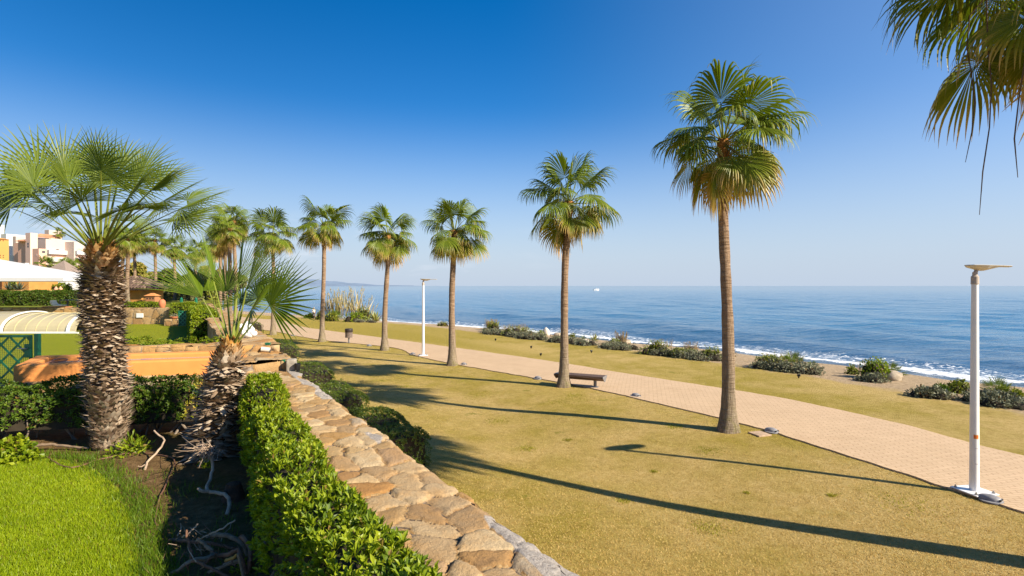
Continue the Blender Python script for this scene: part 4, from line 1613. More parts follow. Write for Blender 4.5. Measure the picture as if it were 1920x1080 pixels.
# ================================================================== leaves
def leaf_arrays(P, D, Nn, L, W, fold=0.25, curl=0.15, blunt=0.68):
    """folded leaves: two quads each, sharing the midrib"""
    P, D, Nn = [np.asarray(a, float) for a in (P, D, Nn)]
    D = D / (np.linalg.norm(D, axis=1)[:, None] + 1e-9)
    S = np.cross(D, Nn)
    S /= np.linalg.norm(S, axis=1)[:, None] + 1e-9
    Nn = np.cross(S, D)
    L = np.broadcast_to(np.asarray(L, float), (len(P),))[:, None]
    W = np.broadcast_to(np.asarray(W, float), (len(P),))[:, None]
    mid = P + D * L * blunt - Nn * L * curl * 0.25
    v = [P, P + D * L * blunt - S * W + Nn * W * fold, P + D * L * blunt + S * W + Nn * W * fold, P + D * L - Nn * L * curl]
    V = np.stack([v[0], v[1], mid, v[2], v[3]], 1).reshape(-1, 3)
    b = (np.arange(len(P)) * 5)[:, None]
    F1 = b + np.array([[0, 2, 4, 1]])
    F2 = b + np.array([[0, 3, 4, 2]])
    return V, np.concatenate([F1, F2])


def whorls(P, Nn, n, L, W, rng, spread=0.9, fold=0.25, curl=0.15):
    """a rosette of n leaves around every shoot tip"""
    m = len(P)
    P = np.repeat(P, n, 0)
    A_ = np.repeat(Nn, n, 0)
    ref = np.where(np.abs(A_[:, 2:3]) > 0.9, np.array([[1.0, 0, 0]]), np.array([[0, 0, 1.0]]))
    T1 = np.cross(A_, ref)
    T1 /= np.linalg.norm(T1, axis=1)[:, None]
    T2 = np.cross(A_, T1)
    a = np.tile(np.arange(n), m) * 2.39996 + np.repeat(rng.random(m) * 6.28, n)
    sp = spread * rng.uniform(0.45, 1.25, m * n)
    rad = np.cos(a)[:, None] * T1 + np.sin(a)[:, None] * T2
    D = A_ * np.cos(sp)[:, None] + rad * np.sin(sp)[:, None]
    N2 = A_ * np.sin(sp)[:, None] - rad * np.cos(sp)[:, None]
    N2 = -N2 * np.sign(np.sum(N2 * A_, 1) + 1e-6)[:, None] * -1
    P = P - A_ * (np.tile(np.arange(n), m) / n * 0.5)[:, None] * np.asarray(L) * 0.8
    return leaf_arrays(P, D, N2, L * rng.uniform(0.65, 1.2, m * n), W * rng.uniform(0.75, 1.2, m * n), fold, curl)


G_BRIGHT = [(0.04, 0.08, 0.004), (0.13, 0.19, 0.006), (0.25, 0.30, 0.010), (0.34, 0.37, 0.02)]
M_HEDGE = m_leaf('pittosporum_leaves', G_BRIGHT, 0.45, 0.30, (1.5, 1.6, 0.4), 1.6, 0.3)
M_HEDGE_D = m_leaf('dark_hedge_leaves', [(0.022, 0.05, 0.006), (0.055, 0.10, 0.008), (0.095, 0.15, 0.012), (0.17, 0.225, 0.02)], 0.45, 0.25, None, 1.8, 0.3)
M_CLIP = m_leaf('clipped_hedge_leaves', [(0.03, 0.06, 0.006), (0.075, 0.12, 0.010), (0.125, 0.17, 0.016), (0.20, 0.22, 0.035)], 0.35, 0.2, None, 3.0, 0.4)
M_YELL = m_leaf('yellowing_leaves', [(0.07, 0.09, 0.006), (0.17, 0.19, 0.012), (0.33, 0.29, 0.03), (0.42, 0.22, 0.06)], 0.35, 0.25, None, 3.0)
M_SILVER = m_leaf('silver_groundcover', [(0.06, 0.065, 0.030), (0.14, 0.15, 0.085), (0.24, 0.24, 0.15), (0.34, 0.33, 0.23)], 0.7, 0.1, (1, 1, 1), 1.5, 0.2)
M_SHRUB = m_leaf('beach_shrub_leaves', [(0.05, 0.07, 0.008), (0.13, 0.165, 0.012), (0.23, 0.24, 0.02), (0.35, 0.31, 0.05)], 0.5, 0.2, None, 1.2)
M_DRYG = m_leaf('dry_grass', [(0.20, 0.14, 0.06), (0.38, 0.28, 0.14), (0.52, 0.42, 0.26)], 0.8, 0.2, (1, 0.95, 0.8), 2.0, 0.15)
M_WOOD = m_leaf('woodland_leaves', [(0.025, 0.04, 0.006), (0.06, 0.08, 0.012), (0.10, 0.115, 0.02), (0.16, 0.16, 0.035)], 0.6, 0.15, None, 0.5)
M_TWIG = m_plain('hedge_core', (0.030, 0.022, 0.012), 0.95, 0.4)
M_BRANCH = m_plain('grey_branches', (0.20, 0.155, 0.115), 0.9, 0.35, 7.0, 0.6)


def hedge(name, path, width, z0, z1, n, L, W, mat, label, group=None, seed=0, whorl=5, lump=0.08, bottom=0.0, spread=0.9, top_bias=1.0, mat2=None, f2=0.0, cat='hedge', branches=0, core_in=0.10, vary=None, near=None):
    """hedge following a path; z0 and z1 its foot and top"""
    rng = np.random.default_rng(seed)
    pts = np.array([(q[0], q[1]) for q in path], float)
    seg = np.linalg.norm(np.diff(pts, axis=0), axis=1)
    cum = np.concatenate([[0], np.cumsum(seg)])
    Lt = cum[-1]
    H = z1 - z0

    def at(s):
        x = np.interp(s, cum, pts[:, 0])
        y = np.interp(s, cum, pts[:, 1])
        k = np.clip(np.searchsorted(cum, s, side='right') - 1, 0, len(seg) - 1)
        d = np.diff(pts, axis=0)[k] / seg[k][:, None]
        return x, y, d

    Hs = H - bottom
    areas = np.array([Lt * width * top_bias, Lt * Hs, Lt * Hs, width * Hs, width * Hs])
    face = rng.choice(5, n, p=areas / areas.sum())
    u = rng.random(n)
    if near is not None:
        u = u ** near
    v = rng.random(n)
    s = np.where(face < 3, u * Lt, np.where(face == 3, 0.0, Lt))
    a = np.where(face == 0, v - 0.5, np.where(face == 1, 0.5, np.where(face == 2, -0.5, u - 0.5)))
    zr = np.where(face == 0, 1.0, (bottom + v * Hs) / H)
    # rounded shoulders
    x, y, d = at(s)
    nx_, ny_ = -d[:, 1], d[:, 0]
    No = np.zeros((n, 3))
    No[face == 0] = (0, 0, 1)
    for q, sg in ((1, 1), (2, -1)):
        m = face == q
        No[m] = np.stack([nx_[m] * sg, ny_[m] * sg, np.zeros(m.sum())], 1)
    for q, sg in ((3, -1), (4, 1)):
        m = face == q
        No[m] = np.stack([d[m, 0] * sg, d[m, 1] * sg, np.zeros(m.sum())], 1)
    P = np.stack([x + nx_ * a * width, y + ny_ * a * width, z0 + zr * H], 1)
    shoulder = np.clip((np.abs(a) - 0.32) / 0.18, 0, 1) * np.clip((zr - 0.75) / 0.25, 0, 1)
    P[:, 2] -= shoulder * 0.10
    P[:, :2] -= np.stack([nx_, ny_], 1) * (np.sign(a) * shoulder * 0.07)[:, None]
    bump = vnoise(P[:, 0] * 2.1 + seed, P[:, 1] * 2.1, P[:, 2] * 2.1) + 0.6 * vnoise(P[:, 0] * 5.3, P[:, 1] * 5.3 + seed, P[:, 2] * 5.3)
    P += No * (lump * bump)[:, None]
    if vary is not None:
        P[:, 2] += vary * vnoise(P[:, 0] * 0.9, P[:, 1] * 0.9, seed * 1.0) * (zr > 0.6)
    P -= No * (rng.random(n) ** 2 * 0.09)[:, None]
    G = No * 0.75 + np.array([0, 0, 0.55]) + rng.normal(0, 0.32, (n, 3))
    G /= np.linalg.norm(G, axis=1)[:, None]
    if whorl:
        V, Fq = whorls(P, G, whorl, L, W, rng, spread)
        per = whorl
    else:
        D = rng.normal(0, 1, (n, 3)) + No * 0.4 + np.array([0, 0, 0.3])
        V, Fq = leaf_arrays(P, D, G, L * rng.uniform(0.6, 1.2, n), W, 0.2, 0.1)
        per = 1
    nl = n * per
    mi = np.zeros(2 * nl)
    if mat2 is not None:
        ysel = np.repeat(f2(P), per)
        mi[:nl] = ysel
        mi[nl:] = ysel
    root = empty(name, (float(pts[0, 0]), float(pts[0, 1]), z0), label, cat, group)
    off = np.array([pts[0, 0], pts[0, 1], z0])
    fo = mesh_np('foliage', V - off, Fq, [mat] + ([mat2] if mat2 else []), root, midx=mi)
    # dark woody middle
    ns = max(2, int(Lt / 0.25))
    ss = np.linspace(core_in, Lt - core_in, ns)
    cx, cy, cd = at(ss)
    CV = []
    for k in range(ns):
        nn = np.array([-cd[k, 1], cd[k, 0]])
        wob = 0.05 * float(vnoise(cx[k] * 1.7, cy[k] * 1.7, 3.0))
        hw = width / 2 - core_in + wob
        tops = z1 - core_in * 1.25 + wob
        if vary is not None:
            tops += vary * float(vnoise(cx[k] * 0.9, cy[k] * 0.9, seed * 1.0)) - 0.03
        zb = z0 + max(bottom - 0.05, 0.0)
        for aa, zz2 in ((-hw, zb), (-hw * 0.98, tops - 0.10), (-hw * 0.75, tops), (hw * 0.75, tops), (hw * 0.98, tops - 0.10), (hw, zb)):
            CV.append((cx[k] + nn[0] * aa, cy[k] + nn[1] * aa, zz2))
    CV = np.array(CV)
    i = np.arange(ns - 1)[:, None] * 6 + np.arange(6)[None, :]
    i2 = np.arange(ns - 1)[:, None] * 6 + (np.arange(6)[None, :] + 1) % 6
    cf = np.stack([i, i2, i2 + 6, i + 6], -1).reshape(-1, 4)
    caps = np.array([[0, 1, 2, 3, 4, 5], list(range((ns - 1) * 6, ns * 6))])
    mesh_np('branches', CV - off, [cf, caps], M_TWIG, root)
    if branches:
        for k in range(branches):
            s_ = rng.random() * Lt
            x_, y_, d_ = at(np.array([s_]))
            nn = np.array([-d_[0, 1], d_[0, 0]])
            a_ = (rng.random() - 0.35) * width * 0.9
            p = Vector((x_[0] + nn[0] * a_, y_[0] + nn[1] * a_, z0 - 0.02))
            q = p + Vector((rng.normal(0, 0.22), rng.normal(0, 0.15), bottom * rng.uniform(0.9, 1.5) + 0.1))
            md = (p + q) / 2 + Vector((rng.normal(0, 0.07), rng.normal(0, 0.07), 0))
            r_ = rng.uniform(0.010, 0.024)
            MB().tube([p - Vector(off), md - Vector(off), q - Vector(off)], [r_ * 1.2, r_, r_ * 0.6], 6).build('stem', M_BRANCH, root, True)
    return root


# -- along the wall, nearest the camera
HP = [gp(px, py, GZ) for px, py in ((0, 0),)][:0]
cl = [(-0.15, 2.0), (-0.78, 3.05), (-1.10, 3.55), (-1.87, 4.66), (-3.28, 7.2), (-4.72, 9.85)]
hedge('hedge', [(q[0] + 0.08, q[1]) for q in cl], 0.62, GZ, 2.36, 5200, 0.076, 0.0135, M_HEDGE, 'bright green glossy hedge growing along the inner side of the near stone wall', 'leafy hedges of the near garden', 3, 6, 0.085, 0.30, 0.62, 1.9, branches=26, vary=0.14, near=1.25)
# -- across the back of the near garden
dirx = AX
a0 = np.array([-11.6, 9.1, 0])
hedge('hedge', [(a0[0] + AX[0] * t, a0[1] + AX[1] * t * 0.85) for t in (0, 2, 4, 6.35)], 0.85, GZ, 2.25, 4300, 0.07, 0.016, M_HEDGE_D, 'dark green hedge behind the large shaggy palm, its right end yellowing', 'leafy hedges of the near garden', 5, 5, 0.09, 0.30, 0.95, 1.2,
      M_YELL, lambda P: (P[:, 0] > -6.35 + 0.35 * vnoise(P[:, 0] * 3, P[:, 1] * 3, P[:, 2] * 3)) & (vnoise(P[:, 0] * 5, P[:, 1] * 5, P[:, 2] * 5) > -0.35), branches=40, vary=0.12)

# -- clipped hedges on the seaward side of the wall
CL_G = 'clipped hedge blocks at the foot of the sea wall'


def block(nr, Lw, wid, top, seed, label, n, z0=None):
    """nr: near seaward corner; the block runs along the wall"""
    nr = np.array(nr, float)
    d = WD[:2]
    w2 = WP[:2]
    c0 = nr + w2 * wid / 2
    z0 = tzs(*nr) - 0.03 if z0 is None else z0
    return hedge('hedge', [tuple(c0 + d * t) for t in (0, Lw * 0.5, Lw)], wid, z0, top, n, 0.055, 0.011, M_CLIP, label, CL_G, seed, 5, 0.075, 0.05, 1.0, 1.3, vary=0.10)


block((-1.78, 11.75), 2.75, 1.35, 0.90, 11, 'nearest clipped hedge block, widest and reddish-tipped, beside the bend of the near wall', 3600)
block((-4.20, 15.6), 2.25, 1.35, 0.95, 12, 'second clipped hedge block along the wall, darkest on its shaded lawn side', 2000)
block((-6.75, 20.4), 2.5, 1.4, 0.88, 13, 'third clipped hedge block, right of the black spotlight on the wall', 1700)
block((-11.2, 28.0), 3.8, 1.6, 0.95, 14, 'flat-topped clipped hedge block behind the concrete block on the wall', 1800)
block((-20.6, 44.2), 3.0, 1.6, 0.95, 15, 'smallest farthest clipped hedge, at the foot of the wall near the white ornaments', 700)

# -- hedges of the second and third gardens
hedge('hedge', [(wl(25.2, 1.40), 25.2), (wl(30, 1.40), 30), (wl(34.5, 1.45), 34.5)], 1.2, GZ2, 2.78, 9000, 0.095, 0.026, M_HEDGE, 'bright sunlit hedge running along the wall to the far green gate', 'hedges of the gardens beyond', 21, 4, 0.07, 0.0, 1.0, 1.2, vary=0.05, core_in=0.13)
x0, x1 = ray(322, 36.2).x, ray(373, 36.2).x
hedge('hedge', [(x0, 36.4), (x1, 36.4)], 0.9, GZ2, 2.86, 1300, 0.10, 0.024, M_HEDGE, 'dark-fronted hedge with sunlit top directly behind the far green gate', 'hedges of the gardens beyond', 22, 4, 0.08, 0.0, 1.0, 1.3)
x0, x1 = ray(160, 38).x, ray(300, 38).x
hedge('hedge', [(x0, 38.2), (x1, 38.2)], 0.7, GZ3 - 0.1, 2.88, 1700, 0.09, 0.022, M_HEDGE, 'low hedge on top of the block wall beside the red urn', 'hedges of the gardens beyond', 23, 4, 0.06, 0.0, 1.0, 1.4)
x0, x1 = ray(-60, 43).x, ray(112, 43).x
hedge('hedge', [(x0, 43.5), (x1, 43.5)], 1.2, GZ3, 3.62, 3800, 0.12, 0.03, M_HEDGE_D, 'long tall hedge at the left under the white canopy', 'hedges of the gardens beyond', 24, 4, 0.10, 0.0, 1.0, 0.9)
x0, x1 = ray(118, 44).x, ray(160, 44).x
hedge('hedge', [(x0, 43.5), (x1, 43.5)], 1.3, GZ3, 3.65, 1500, 0.12, 0.03, M_HEDGE_D, 'square hedge end just left of the shaggy trunk', 'hedges of the gardens beyond', 25, 4, 0.08, 0.0, 1.0, 0.9)
x0, x1 = ray(55, 50).x, ray(122, 50).x
hedge('hedge', [(x0, 50.0), (x1, 50.0)], 1.6, GZ3, 4.2, 1500, 0.14, 0.035, M_HEDGE, 'upper hedge showing right under the edge of the white canopy', 'hedges of the gardens beyond', 26, 4, 0.14, 0.0, 1.0, 0.9)
x0, x1 = ray(212, 15.9).x, ray(402, 15.9).x
hedge('hedge', [(-11.4, 15.15), (-8.2, 15.95)], 0.32, GZ2, 2.52, 900, 0.06, 0.016, M_HEDGE, 'row of loose low plants behind the low wall of square blocks', None, 27, 5, 0.07, 0.55, 1.0, 1.6, vary=0.14)

# -- broad-leaved bush at the left edge
def blob_shrub(name, c, rx, ry, h, n, L, W, mat, label, cat='shrub', group=None, seed=0, whorl=0, rot=0.0, lobes=9, core=True, spiky=0.3, mat2=None, low=False):
    rng = np.random.default_rng(seed)
    la_ = rng.random(lobes) * 6.28
    lr = np.sqrt(rng.random(lobes)) * 0.72
    lx, ly = np.cos(la_) * lr * rx, np.sin(la_) * lr * ry
    ls = rng.uniform(0.34, 0.55, lobes) if not low else rng.uniform(0.25, 0.42, lobes)
    lh = h * rng.uniform(0.55, 1.0, lobes) * (1 - 0.35 * lr)
    k = rng.integers(0, lobes, n)
    th = np.arccos(1 - rng.random(n) * 1.02)
    ph = rng.random(n) * 6.28
    s = ls[k] * (1 + rng.normal(0, 0.08, n))
    dx, dy, dz = np.sin(th) * np.cos(ph), np.sin(th) * np.sin(ph), np.cos(th)
    mx = min(rx, ry * 1.6)
    P = np.stack([lx[k] + dx * s * mx, ly[k] + dy * s * min(ry, rx * 1.6), dz * lh[k] * (1 + rng.normal(0, 0.05, n))], 1)
    P[:, 2] = np.maximum(P[:, 2], 0.01)
    No = np.stack([dx, dy, dz * 1.0 + 0.25], 1)
    ca, sa = math.cos(rot), math.sin(rot)
    for q in (P, No):
        q[:, 0], q[:, 1] = q[:, 0] * ca - q[:, 1] * sa, q[:, 0] * sa + q[:, 1] * ca
    G = No + rng.normal(0, spiky, (n, 3))
    G /= np.linalg.norm(G, axis=1)[:, None]
    if whorl:
        V, Fq = whorls(P, G, whorl, L, W, rng, 0.8)
    else:
        D = rng.normal(0, 0.8, (n, 3)) + No * 0.9
        V, Fq = leaf_arrays(P, D, G, L * rng.uniform(0.6, 1.25, n), W * rng.uniform(0.7, 1.2, n), 0.2, 0.12)
    mats = [mat]
    mi = np.zeros(len(Fq))
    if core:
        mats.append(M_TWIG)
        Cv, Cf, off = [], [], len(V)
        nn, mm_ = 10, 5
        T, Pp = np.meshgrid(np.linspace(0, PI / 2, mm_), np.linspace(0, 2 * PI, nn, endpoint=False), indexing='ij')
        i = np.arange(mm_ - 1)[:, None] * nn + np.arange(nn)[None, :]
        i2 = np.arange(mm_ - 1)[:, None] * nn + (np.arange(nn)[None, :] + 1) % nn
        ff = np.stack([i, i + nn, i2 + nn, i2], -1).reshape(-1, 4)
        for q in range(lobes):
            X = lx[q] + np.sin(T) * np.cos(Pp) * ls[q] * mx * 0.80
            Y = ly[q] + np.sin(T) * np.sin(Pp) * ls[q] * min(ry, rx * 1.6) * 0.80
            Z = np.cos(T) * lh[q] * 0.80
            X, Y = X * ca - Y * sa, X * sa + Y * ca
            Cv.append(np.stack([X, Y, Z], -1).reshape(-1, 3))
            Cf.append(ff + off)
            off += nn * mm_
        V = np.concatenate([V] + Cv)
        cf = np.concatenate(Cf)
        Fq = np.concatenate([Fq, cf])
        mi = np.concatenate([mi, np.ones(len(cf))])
    o = mesh_np(name, V, Fq, mats, midx=mi)
    o.location = c
    return tag(o, label, cat, group)


blob_shrub('shrub', gp(5, 868, GZ), 0.55, 0.4, 0.42, 900, 0.085, 0.032, M_HEDGE, 'small bright broad-leaved bush at the left edge, in front of the dark hedge', 'shrub', None, 71, 0, 0, 8, False)
blob_shrub('shrub', gp(243, 850, GZ), 0.32, 0.25, 0.30, 200, 0.13, 0.018, M_HEDGE, 'small tuft of grassy leaves at the foot of the large shaggy palm', 'plant', None, 72, 0, 0, 6, False, 0.5)

# ================================================================== beds at the top of the beach
BED_G = 'silver ground cover along the beach edge'
GRN_G = 'green shrubs along the beach edge'


def gpt(px, py):
    p = gt(px, py)
    return p


def bed_silver(pxl, pyl, pxr, pyr, depth, h, n, seed, label):
    a, b = gpt(pxl, pyl), gpt(pxr, pyr)
    c = (a + b) / 2
    d = b - a
    nrm_ = Vector((-d.y, d.x, 0)).normalized()
    if nrm_.y < 0:
        nrm_ = -nrm_
    c = c + nrm_ * depth * 0.30
    c.z = tzs(c.x, c.y) - 0.02
    blob_shrub('ground_cover', c, d.length / 2 * 1.16, depth / 2 * 1.3, h * 1.05, int(n * 1.2), 0.13, 0.028, M_SILVER, label, 'ground cover', BED_G, seed, 0, math.atan2(d.y, d.x), 26, True, 0.4, low=True)


bed_silver(898, 625, 941, 629, 1.4, 0.55, 1500, 81, 'silver ground cover at the far left end of the beach edge, under a pampas tuft')
bed_silver(940, 631, 1024, 639, 1.5, 0.55, 2200, 82, 'silver ground cover left of the white rock')
bed_silver(1020, 640, 1114, 650, 1.5, 0.50, 2400, 83, 'silver ground cover behind the trunk that stands before the bench')
bed_silver(1114, 651, 1194, 659, 1.4, 0.45, 2000, 84, 'rounded silver ground cover patch right of the spiky agave')
bed_silver(1190, 661, 1349, 680, 1.5, 0.50, 3600, 85, 'longest silver ground cover strip, left of the nearest full palm')
bed_silver(1388, 688, 1562, 706, 1.5, 0.50, 3600, 86, 'silver ground cover strip just right of the nearest full palm')
bed_silver(1616, 716, 1672, 719, 0.8, 0.38, 900, 87, 'small silver clump in front of the round bush by the boulder')
bed_silver(1700, 742, 1795, 752, 0.9, 0.40, 1400, 88, 'sparse silver ground cover left of the tall lamp post')
bed_silver(1800, 753, 1935, 770, 1.3, 0.50, 2600, 89, 'silver ground cover at the right edge behind the lamp post')


def bush(px, py, wpx, hpx, seed, label, n=650, mat=None, L=0.14, W=0.032, back=0.8, cat='shrub', group=GRN_G, whorl=0):
    p = gpt(px, py)
    v = Vector((p.x, p.y, 0)).normalized() * back
    p = p + v
    p.z = tzs(p.x, p.y) - 0.02
    r = wpx * 1.12 / 2 / F * p.y
    hgt = hpx * 1.75 / F * p.y
    return blob_shrub('shrub', p, r, r * 0.75, hgt, n, L, W, mat or M_SHRUB, label, cat, group, seed, whorl, 0, 9)


bush(924, 624, 24, 15, 101, 'yellow-green shrub under the pampas tuft at the far left of the beach edge')
bush(975, 631, 60, 14, 102, 'long low yellow-green shrub left of the white rock', 900)
bush(1013, 632, 16, 9, 103, 'small shrub touching the left side of the white rock', 350)
bush(1073, 640, 14, 10, 104, 'small shrub right of the trunk that stands before the bench', 350)
bush(1153, 649, 18, 9, 105, 'small green shrub with a dry tuft, right of the spiky agave', 350)
bush(1230, 668, 46, 17, 106, 'wide green shrub at the left of the longest ground cover strip', 800)
bush(1282, 673, 50, 14, 107, 'low green shrub in the middle of the longest ground cover strip', 800)
bush(1334, 678, 34, 18, 108, 'green shrub just left of the nearest full palm trunk', 700)
bush(1372, 676, 12, 14, 120, 'small yellowish tuft peeping out right behind the nearest full palm trunk', 250, M_DRYG)
bush(1446, 693, 52, 20, 109, 'yellow-green shrub with pale seed heads right of the nearest full palm', 900)
bush(1638, 714, 50, 27, 110, 'rounded dark green bush left of the boulder', 1300, M_HEDGE)
bush(1597, 704, 16, 12, 111, 'little yellowish plant left of the rounded bush', 300)
bush(1764, 745, 26, 14, 112, 'low dark shrub at the left end of the bed behind the lamp post', 500, M_HEDGE_D)
bush(1797, 742, 34, 17, 113, 'spiky green shrub immediately left of the lamp post', 600)
bush(1880, 752, 44, 14, 114, 'green shrub right of the lamp post near the edge of the photo', 700)
bush(1907, 755, 24, 14, 115, 'shrub cut by the right edge of the photo', 500)
bush(830, 612, 18, 6, 116, 'low reddish-brown dry bush on the lawn edge left of the pampas tuft', 500, M_YELL, 0.10, 0.03, 0.4)
# big bed by the bend of the shore
bush(604, 600, 18, 12, 121, 'dark shrub half behind a palm trunk, right of the walking person', 600, M_SHRUB, 0.25, 0.06, 1.0)
bush(622, 603, 26, 12, 122, 'green shrub at the foot of the reeds', 800, M_SHRUB, 0.25, 0.06, 1.0)
bush(662, 604, 34, 12, 123, 'low green shrub beneath the small fan palm in the reeds', 800, M_HEDGE, 0.25, 0.06, 1.0)
bush(682, 602, 26, 17, 124, 'rounded shrub left of the striped agave by the shore', 800, M_SHRUB, 0.25, 0.06, 1.0)
bush(581, 597, 16, 5, 125, 'flat green shrub on the left of the walking person', 400, M_HEDGE, 0.25, 0.06, 1.0)
bed_silver(640, 602, 690, 606, 2.0, 0.5, 1200, 90, 'silver ground cover in front of the reeds by the shore')


# rosette plants
def rosette(name, loc, n, L, W, e0, e1, mat, label, cat, seed, group=None, curl=0.3, thick=0.22):
    rng = np.random.default_rng(seed)
    m = MB()
    for k in range(n):
        a = k * 2.39996 + rng.normal(0, 0.1)
        el = R(e0 + (e1 - e0) * k / max(1, n - 1)) + rng.normal(0, 0.06)
        l = L * rng.uniform(0.8, 1.1)
        vs, fs = [], []
        p = Vector((math.cos(a) * 0.03, math.sin(a) * 0.03, 0.02))
        rows = 6
        sd = Vector((-math.sin(a), math.cos(a), 0))
        for j in range(rows):
            t = j / (rows - 1)
            ee = el + curl * (t - 0.5) * (1 if el < 1.0 else 0.3)
            d = Vector((math.cos(a) * math.cos(ee), math.sin(a) * math.cos(ee), math.sin(ee)))
            nn = sd.cross(d).normalized()
            ww = W * (0.75 + 0.9 * t - 1.63 * t * t) if t < 1 else 0.002
            ww = max(ww, 0.002)
            vs += [p - sd * ww + nn * ww * 0.0, p - nn * ww * thick * 2, p + sd * ww, p + nn * ww * -0.25]
            p = p + d * (l / (rows - 1))
        for j in range(rows - 1):
            for q in range(4):
                q2 = (q + 1) % 4
                fs.append((j * 4 + q, j * 4 + q2, (j + 1) * 4 + q2, (j + 1) * 4 + q))
        m.add(vs, fs)
    o = m.build(name, mat, None)
    o.location = loc
    return tag(o, label, cat, group)


M_AGAVE = m_plain('agave_leaf', (0.15, 0.19, 0.075), 0.5, 0.3, 4.0)
M_AGAVE_Y = m_leaf('striped_agave_leaf', [(0.12, 0.16, 0.04), (0.26, 0.27, 0.07), (0.42, 0.38, 0.12)], 0.5, 0.0)
M_AGAVE_D = m_plain('dark_agave_leaf', (0.055, 0.075, 0.045), 0.5, 0.3, 4.0)


def plant_at(px, py, back=0.5):
    p = gpt(px, py)
    p = p + Vector((p.x, p.y, 0)).normalized() * back
    p.z = tzs(p.x, p.y)
    return p


AG = 'rosette plants along the beach edge'
rosette('agave', plant_at(1115, 641), 24, 0.62, 0.055, 80, 18, M_AGAVE_Y, 'upright striped agave with long pointed leaves, right of the trunk before the bench', 'agave', 1, AG)
rosette('agave', plant_at(1051, 632), 12, 0.62, 0.04, 80, 35, M_AGAVE_D, 'dark agave with a few leaves, close to the left of the trunk before the bench', 'agave', 2, AG)
rosette('agave', plant_at(909, 622), 14, 0.5, 0.05, 75, 15, M_AGAVE_D, 'dark agave at the far left end of the beach edge', 'agave', 3, AG)
rosette('agave', plant_at(1094, 637), 14, 0.4, 0.04, 75, 20, M_AGAVE, 'small agave between the trunk and the upright striped agave', 'agave', 4, AG)
rosette('agave', plant_at(703, 604, 0.5), 22, 1.5, 0.16, 80, 15, M_AGAVE_Y, 'big striped agave at the right end of the reed bed by the shore', 'agave', 5, AG)


def palmetto(px, py, s, seed, label, back=0.5, n=14, sd0=0):
    p = plant_at(px, py, back)
    root = empty('dwarf_palm', p, label, 'dwarf palm', 'dwarf fan palms along the beach edge')
    rng = np.random.default_rng(seed)
    for k in range(n):
        a = k * 2.39996
        el = R(80 - 70 * k / n)
        hub = Vector((math.cos(a) * math.cos(el), math.sin(a) * math.cos(el), math.sin(el))) * 0.55 * s
        out = Vector((-math.cos(a) * 0.5, -math.sin(a) * 0.5, 0.9))
        fan_frond(root, Vector((0, 0, 0.03)), hub, out, 0.45 * s, seed * 50 + k, 0.0, 14, 95, 0.2, 0.05, 0.35, 0.9, 0.1)
    return root


palmetto(1487, 692, 0.95, 1, 'dwarf palm among the pale seed heads right of the nearest full palm', 0.6)
palmetto(1524, 695, 0.45, 2, 'tiny dwarf palm standing alone at the right part of the ground cover strip', 1.3)
palmetto(1672, 708, 0.80, 3, 'dwarf palm just above the boulder', 0.9)
palmetto(1870, 750, 0.85, 4, 'dwarf palm right of the tall lamp post', 0.9)
palmetto(651, 596, 2.6, 5, 'dark dwarf palm in the middle of the reeds', 1.5)
palmetto(628, 602, 1.6, 6, 'low dwarf palm in front of the left reeds', 0.8)

# dry grass tufts, seed heads and reeds
def tuft(name, p, n, h, spread_, mat, label, cat, seed, plume=0.0, group=None, w_=0.012, lean=0.3):
    rng = np.random.default_rng(seed)
    m = np.arange(n)
    a = rng.random(n) * 6.28
    r = np.sqrt(rng.random(n)) * spread_
    P = np.stack([np.cos(a) * r, np.sin(a) * r, np.zeros(n)], 1)
    D = np.stack([np.cos(a) * lean * rng.random(n), np.sin(a) * lean * rng.random(n), np.ones(n)], 1)
    D /= np.linalg.norm(D, axis=1)[:, None]
    hh = h * rng.uniform(0.5, 1.0, n)
    Nn = np.stack([np.cos(a + 1.5), np.sin(a + 1.5), np.zeros(n)], 1) + rng.normal(0, 0.4, (n, 3))
    V, Fq = leaf_arrays(P, D, Nn, hh, np.full(n, w_), 0.2, 0.12, 0.5)
    Vs, Fs, off = [V], [Fq], len(V)
    if plume:
        k = 16
        for q in range(n):
            if rng.random() > 0.55:
                continue
            tip = P[q] + D[q] * hh[q]
            PP = tip - D[q] * rng.random(k)[:, None] * plume
            DD = D[q] + rng.normal(0, 0.25, (k, 3))
            v2, f2 = leaf_arrays(PP, DD, rng.normal(0, 1, (k, 3)), plume * 0.35, np.full(k, plume * 0.045), 0.2, 0.2)
            Vs.append(v2)
            Fs.append(f2 + off)
            off += len(v2)
    o = mesh_np(name, np.concatenate(Vs), np.concatenate(Fs), mat)
    o.location = p
    return tag(o, label, cat, group)


TG = 'dry grass tufts along the beach edge'
tuft('grass_tuft', plant_at(922, 620, 1.2), 130, 1.05, 0.55, M_DRYG, 'feathery orange pampas tuft at the far left of the beach edge', 'grass tuft', 1, 0.3, TG, 0.010, 0.45)
tuft('grass_tuft', plant_at(966, 624, 1.4), 150, 0.85, 1.3, M_DRYG, 'pale seed heads above the long low shrub left of the white rock', 'grass tuft', 2, 0.12, TG, 0.008)
tuft('grass_tuft', plant_at(1166, 648, 1.0), 110, 0.95, 0.35, M_DRYG, 'pale dry tuft right of the spiky agave', 'grass tuft', 3, 0.2, TG, 0.008)
tuft('grass_tuft', plant_at(1242, 660, 1.3), 100, 0.75, 0.6, M_DRYG, 'pale seed heads over the wide shrub in the longest strip', 'grass tuft', 4, 0.12, TG, 0.007)
tuft('grass_tuft', plant_at(1296, 665, 1.3), 90, 0.75, 0.4, M_DRYG, 'brownish tuft in the middle of the longest strip', 'grass tuft', 5, 0.15, TG, 0.008)
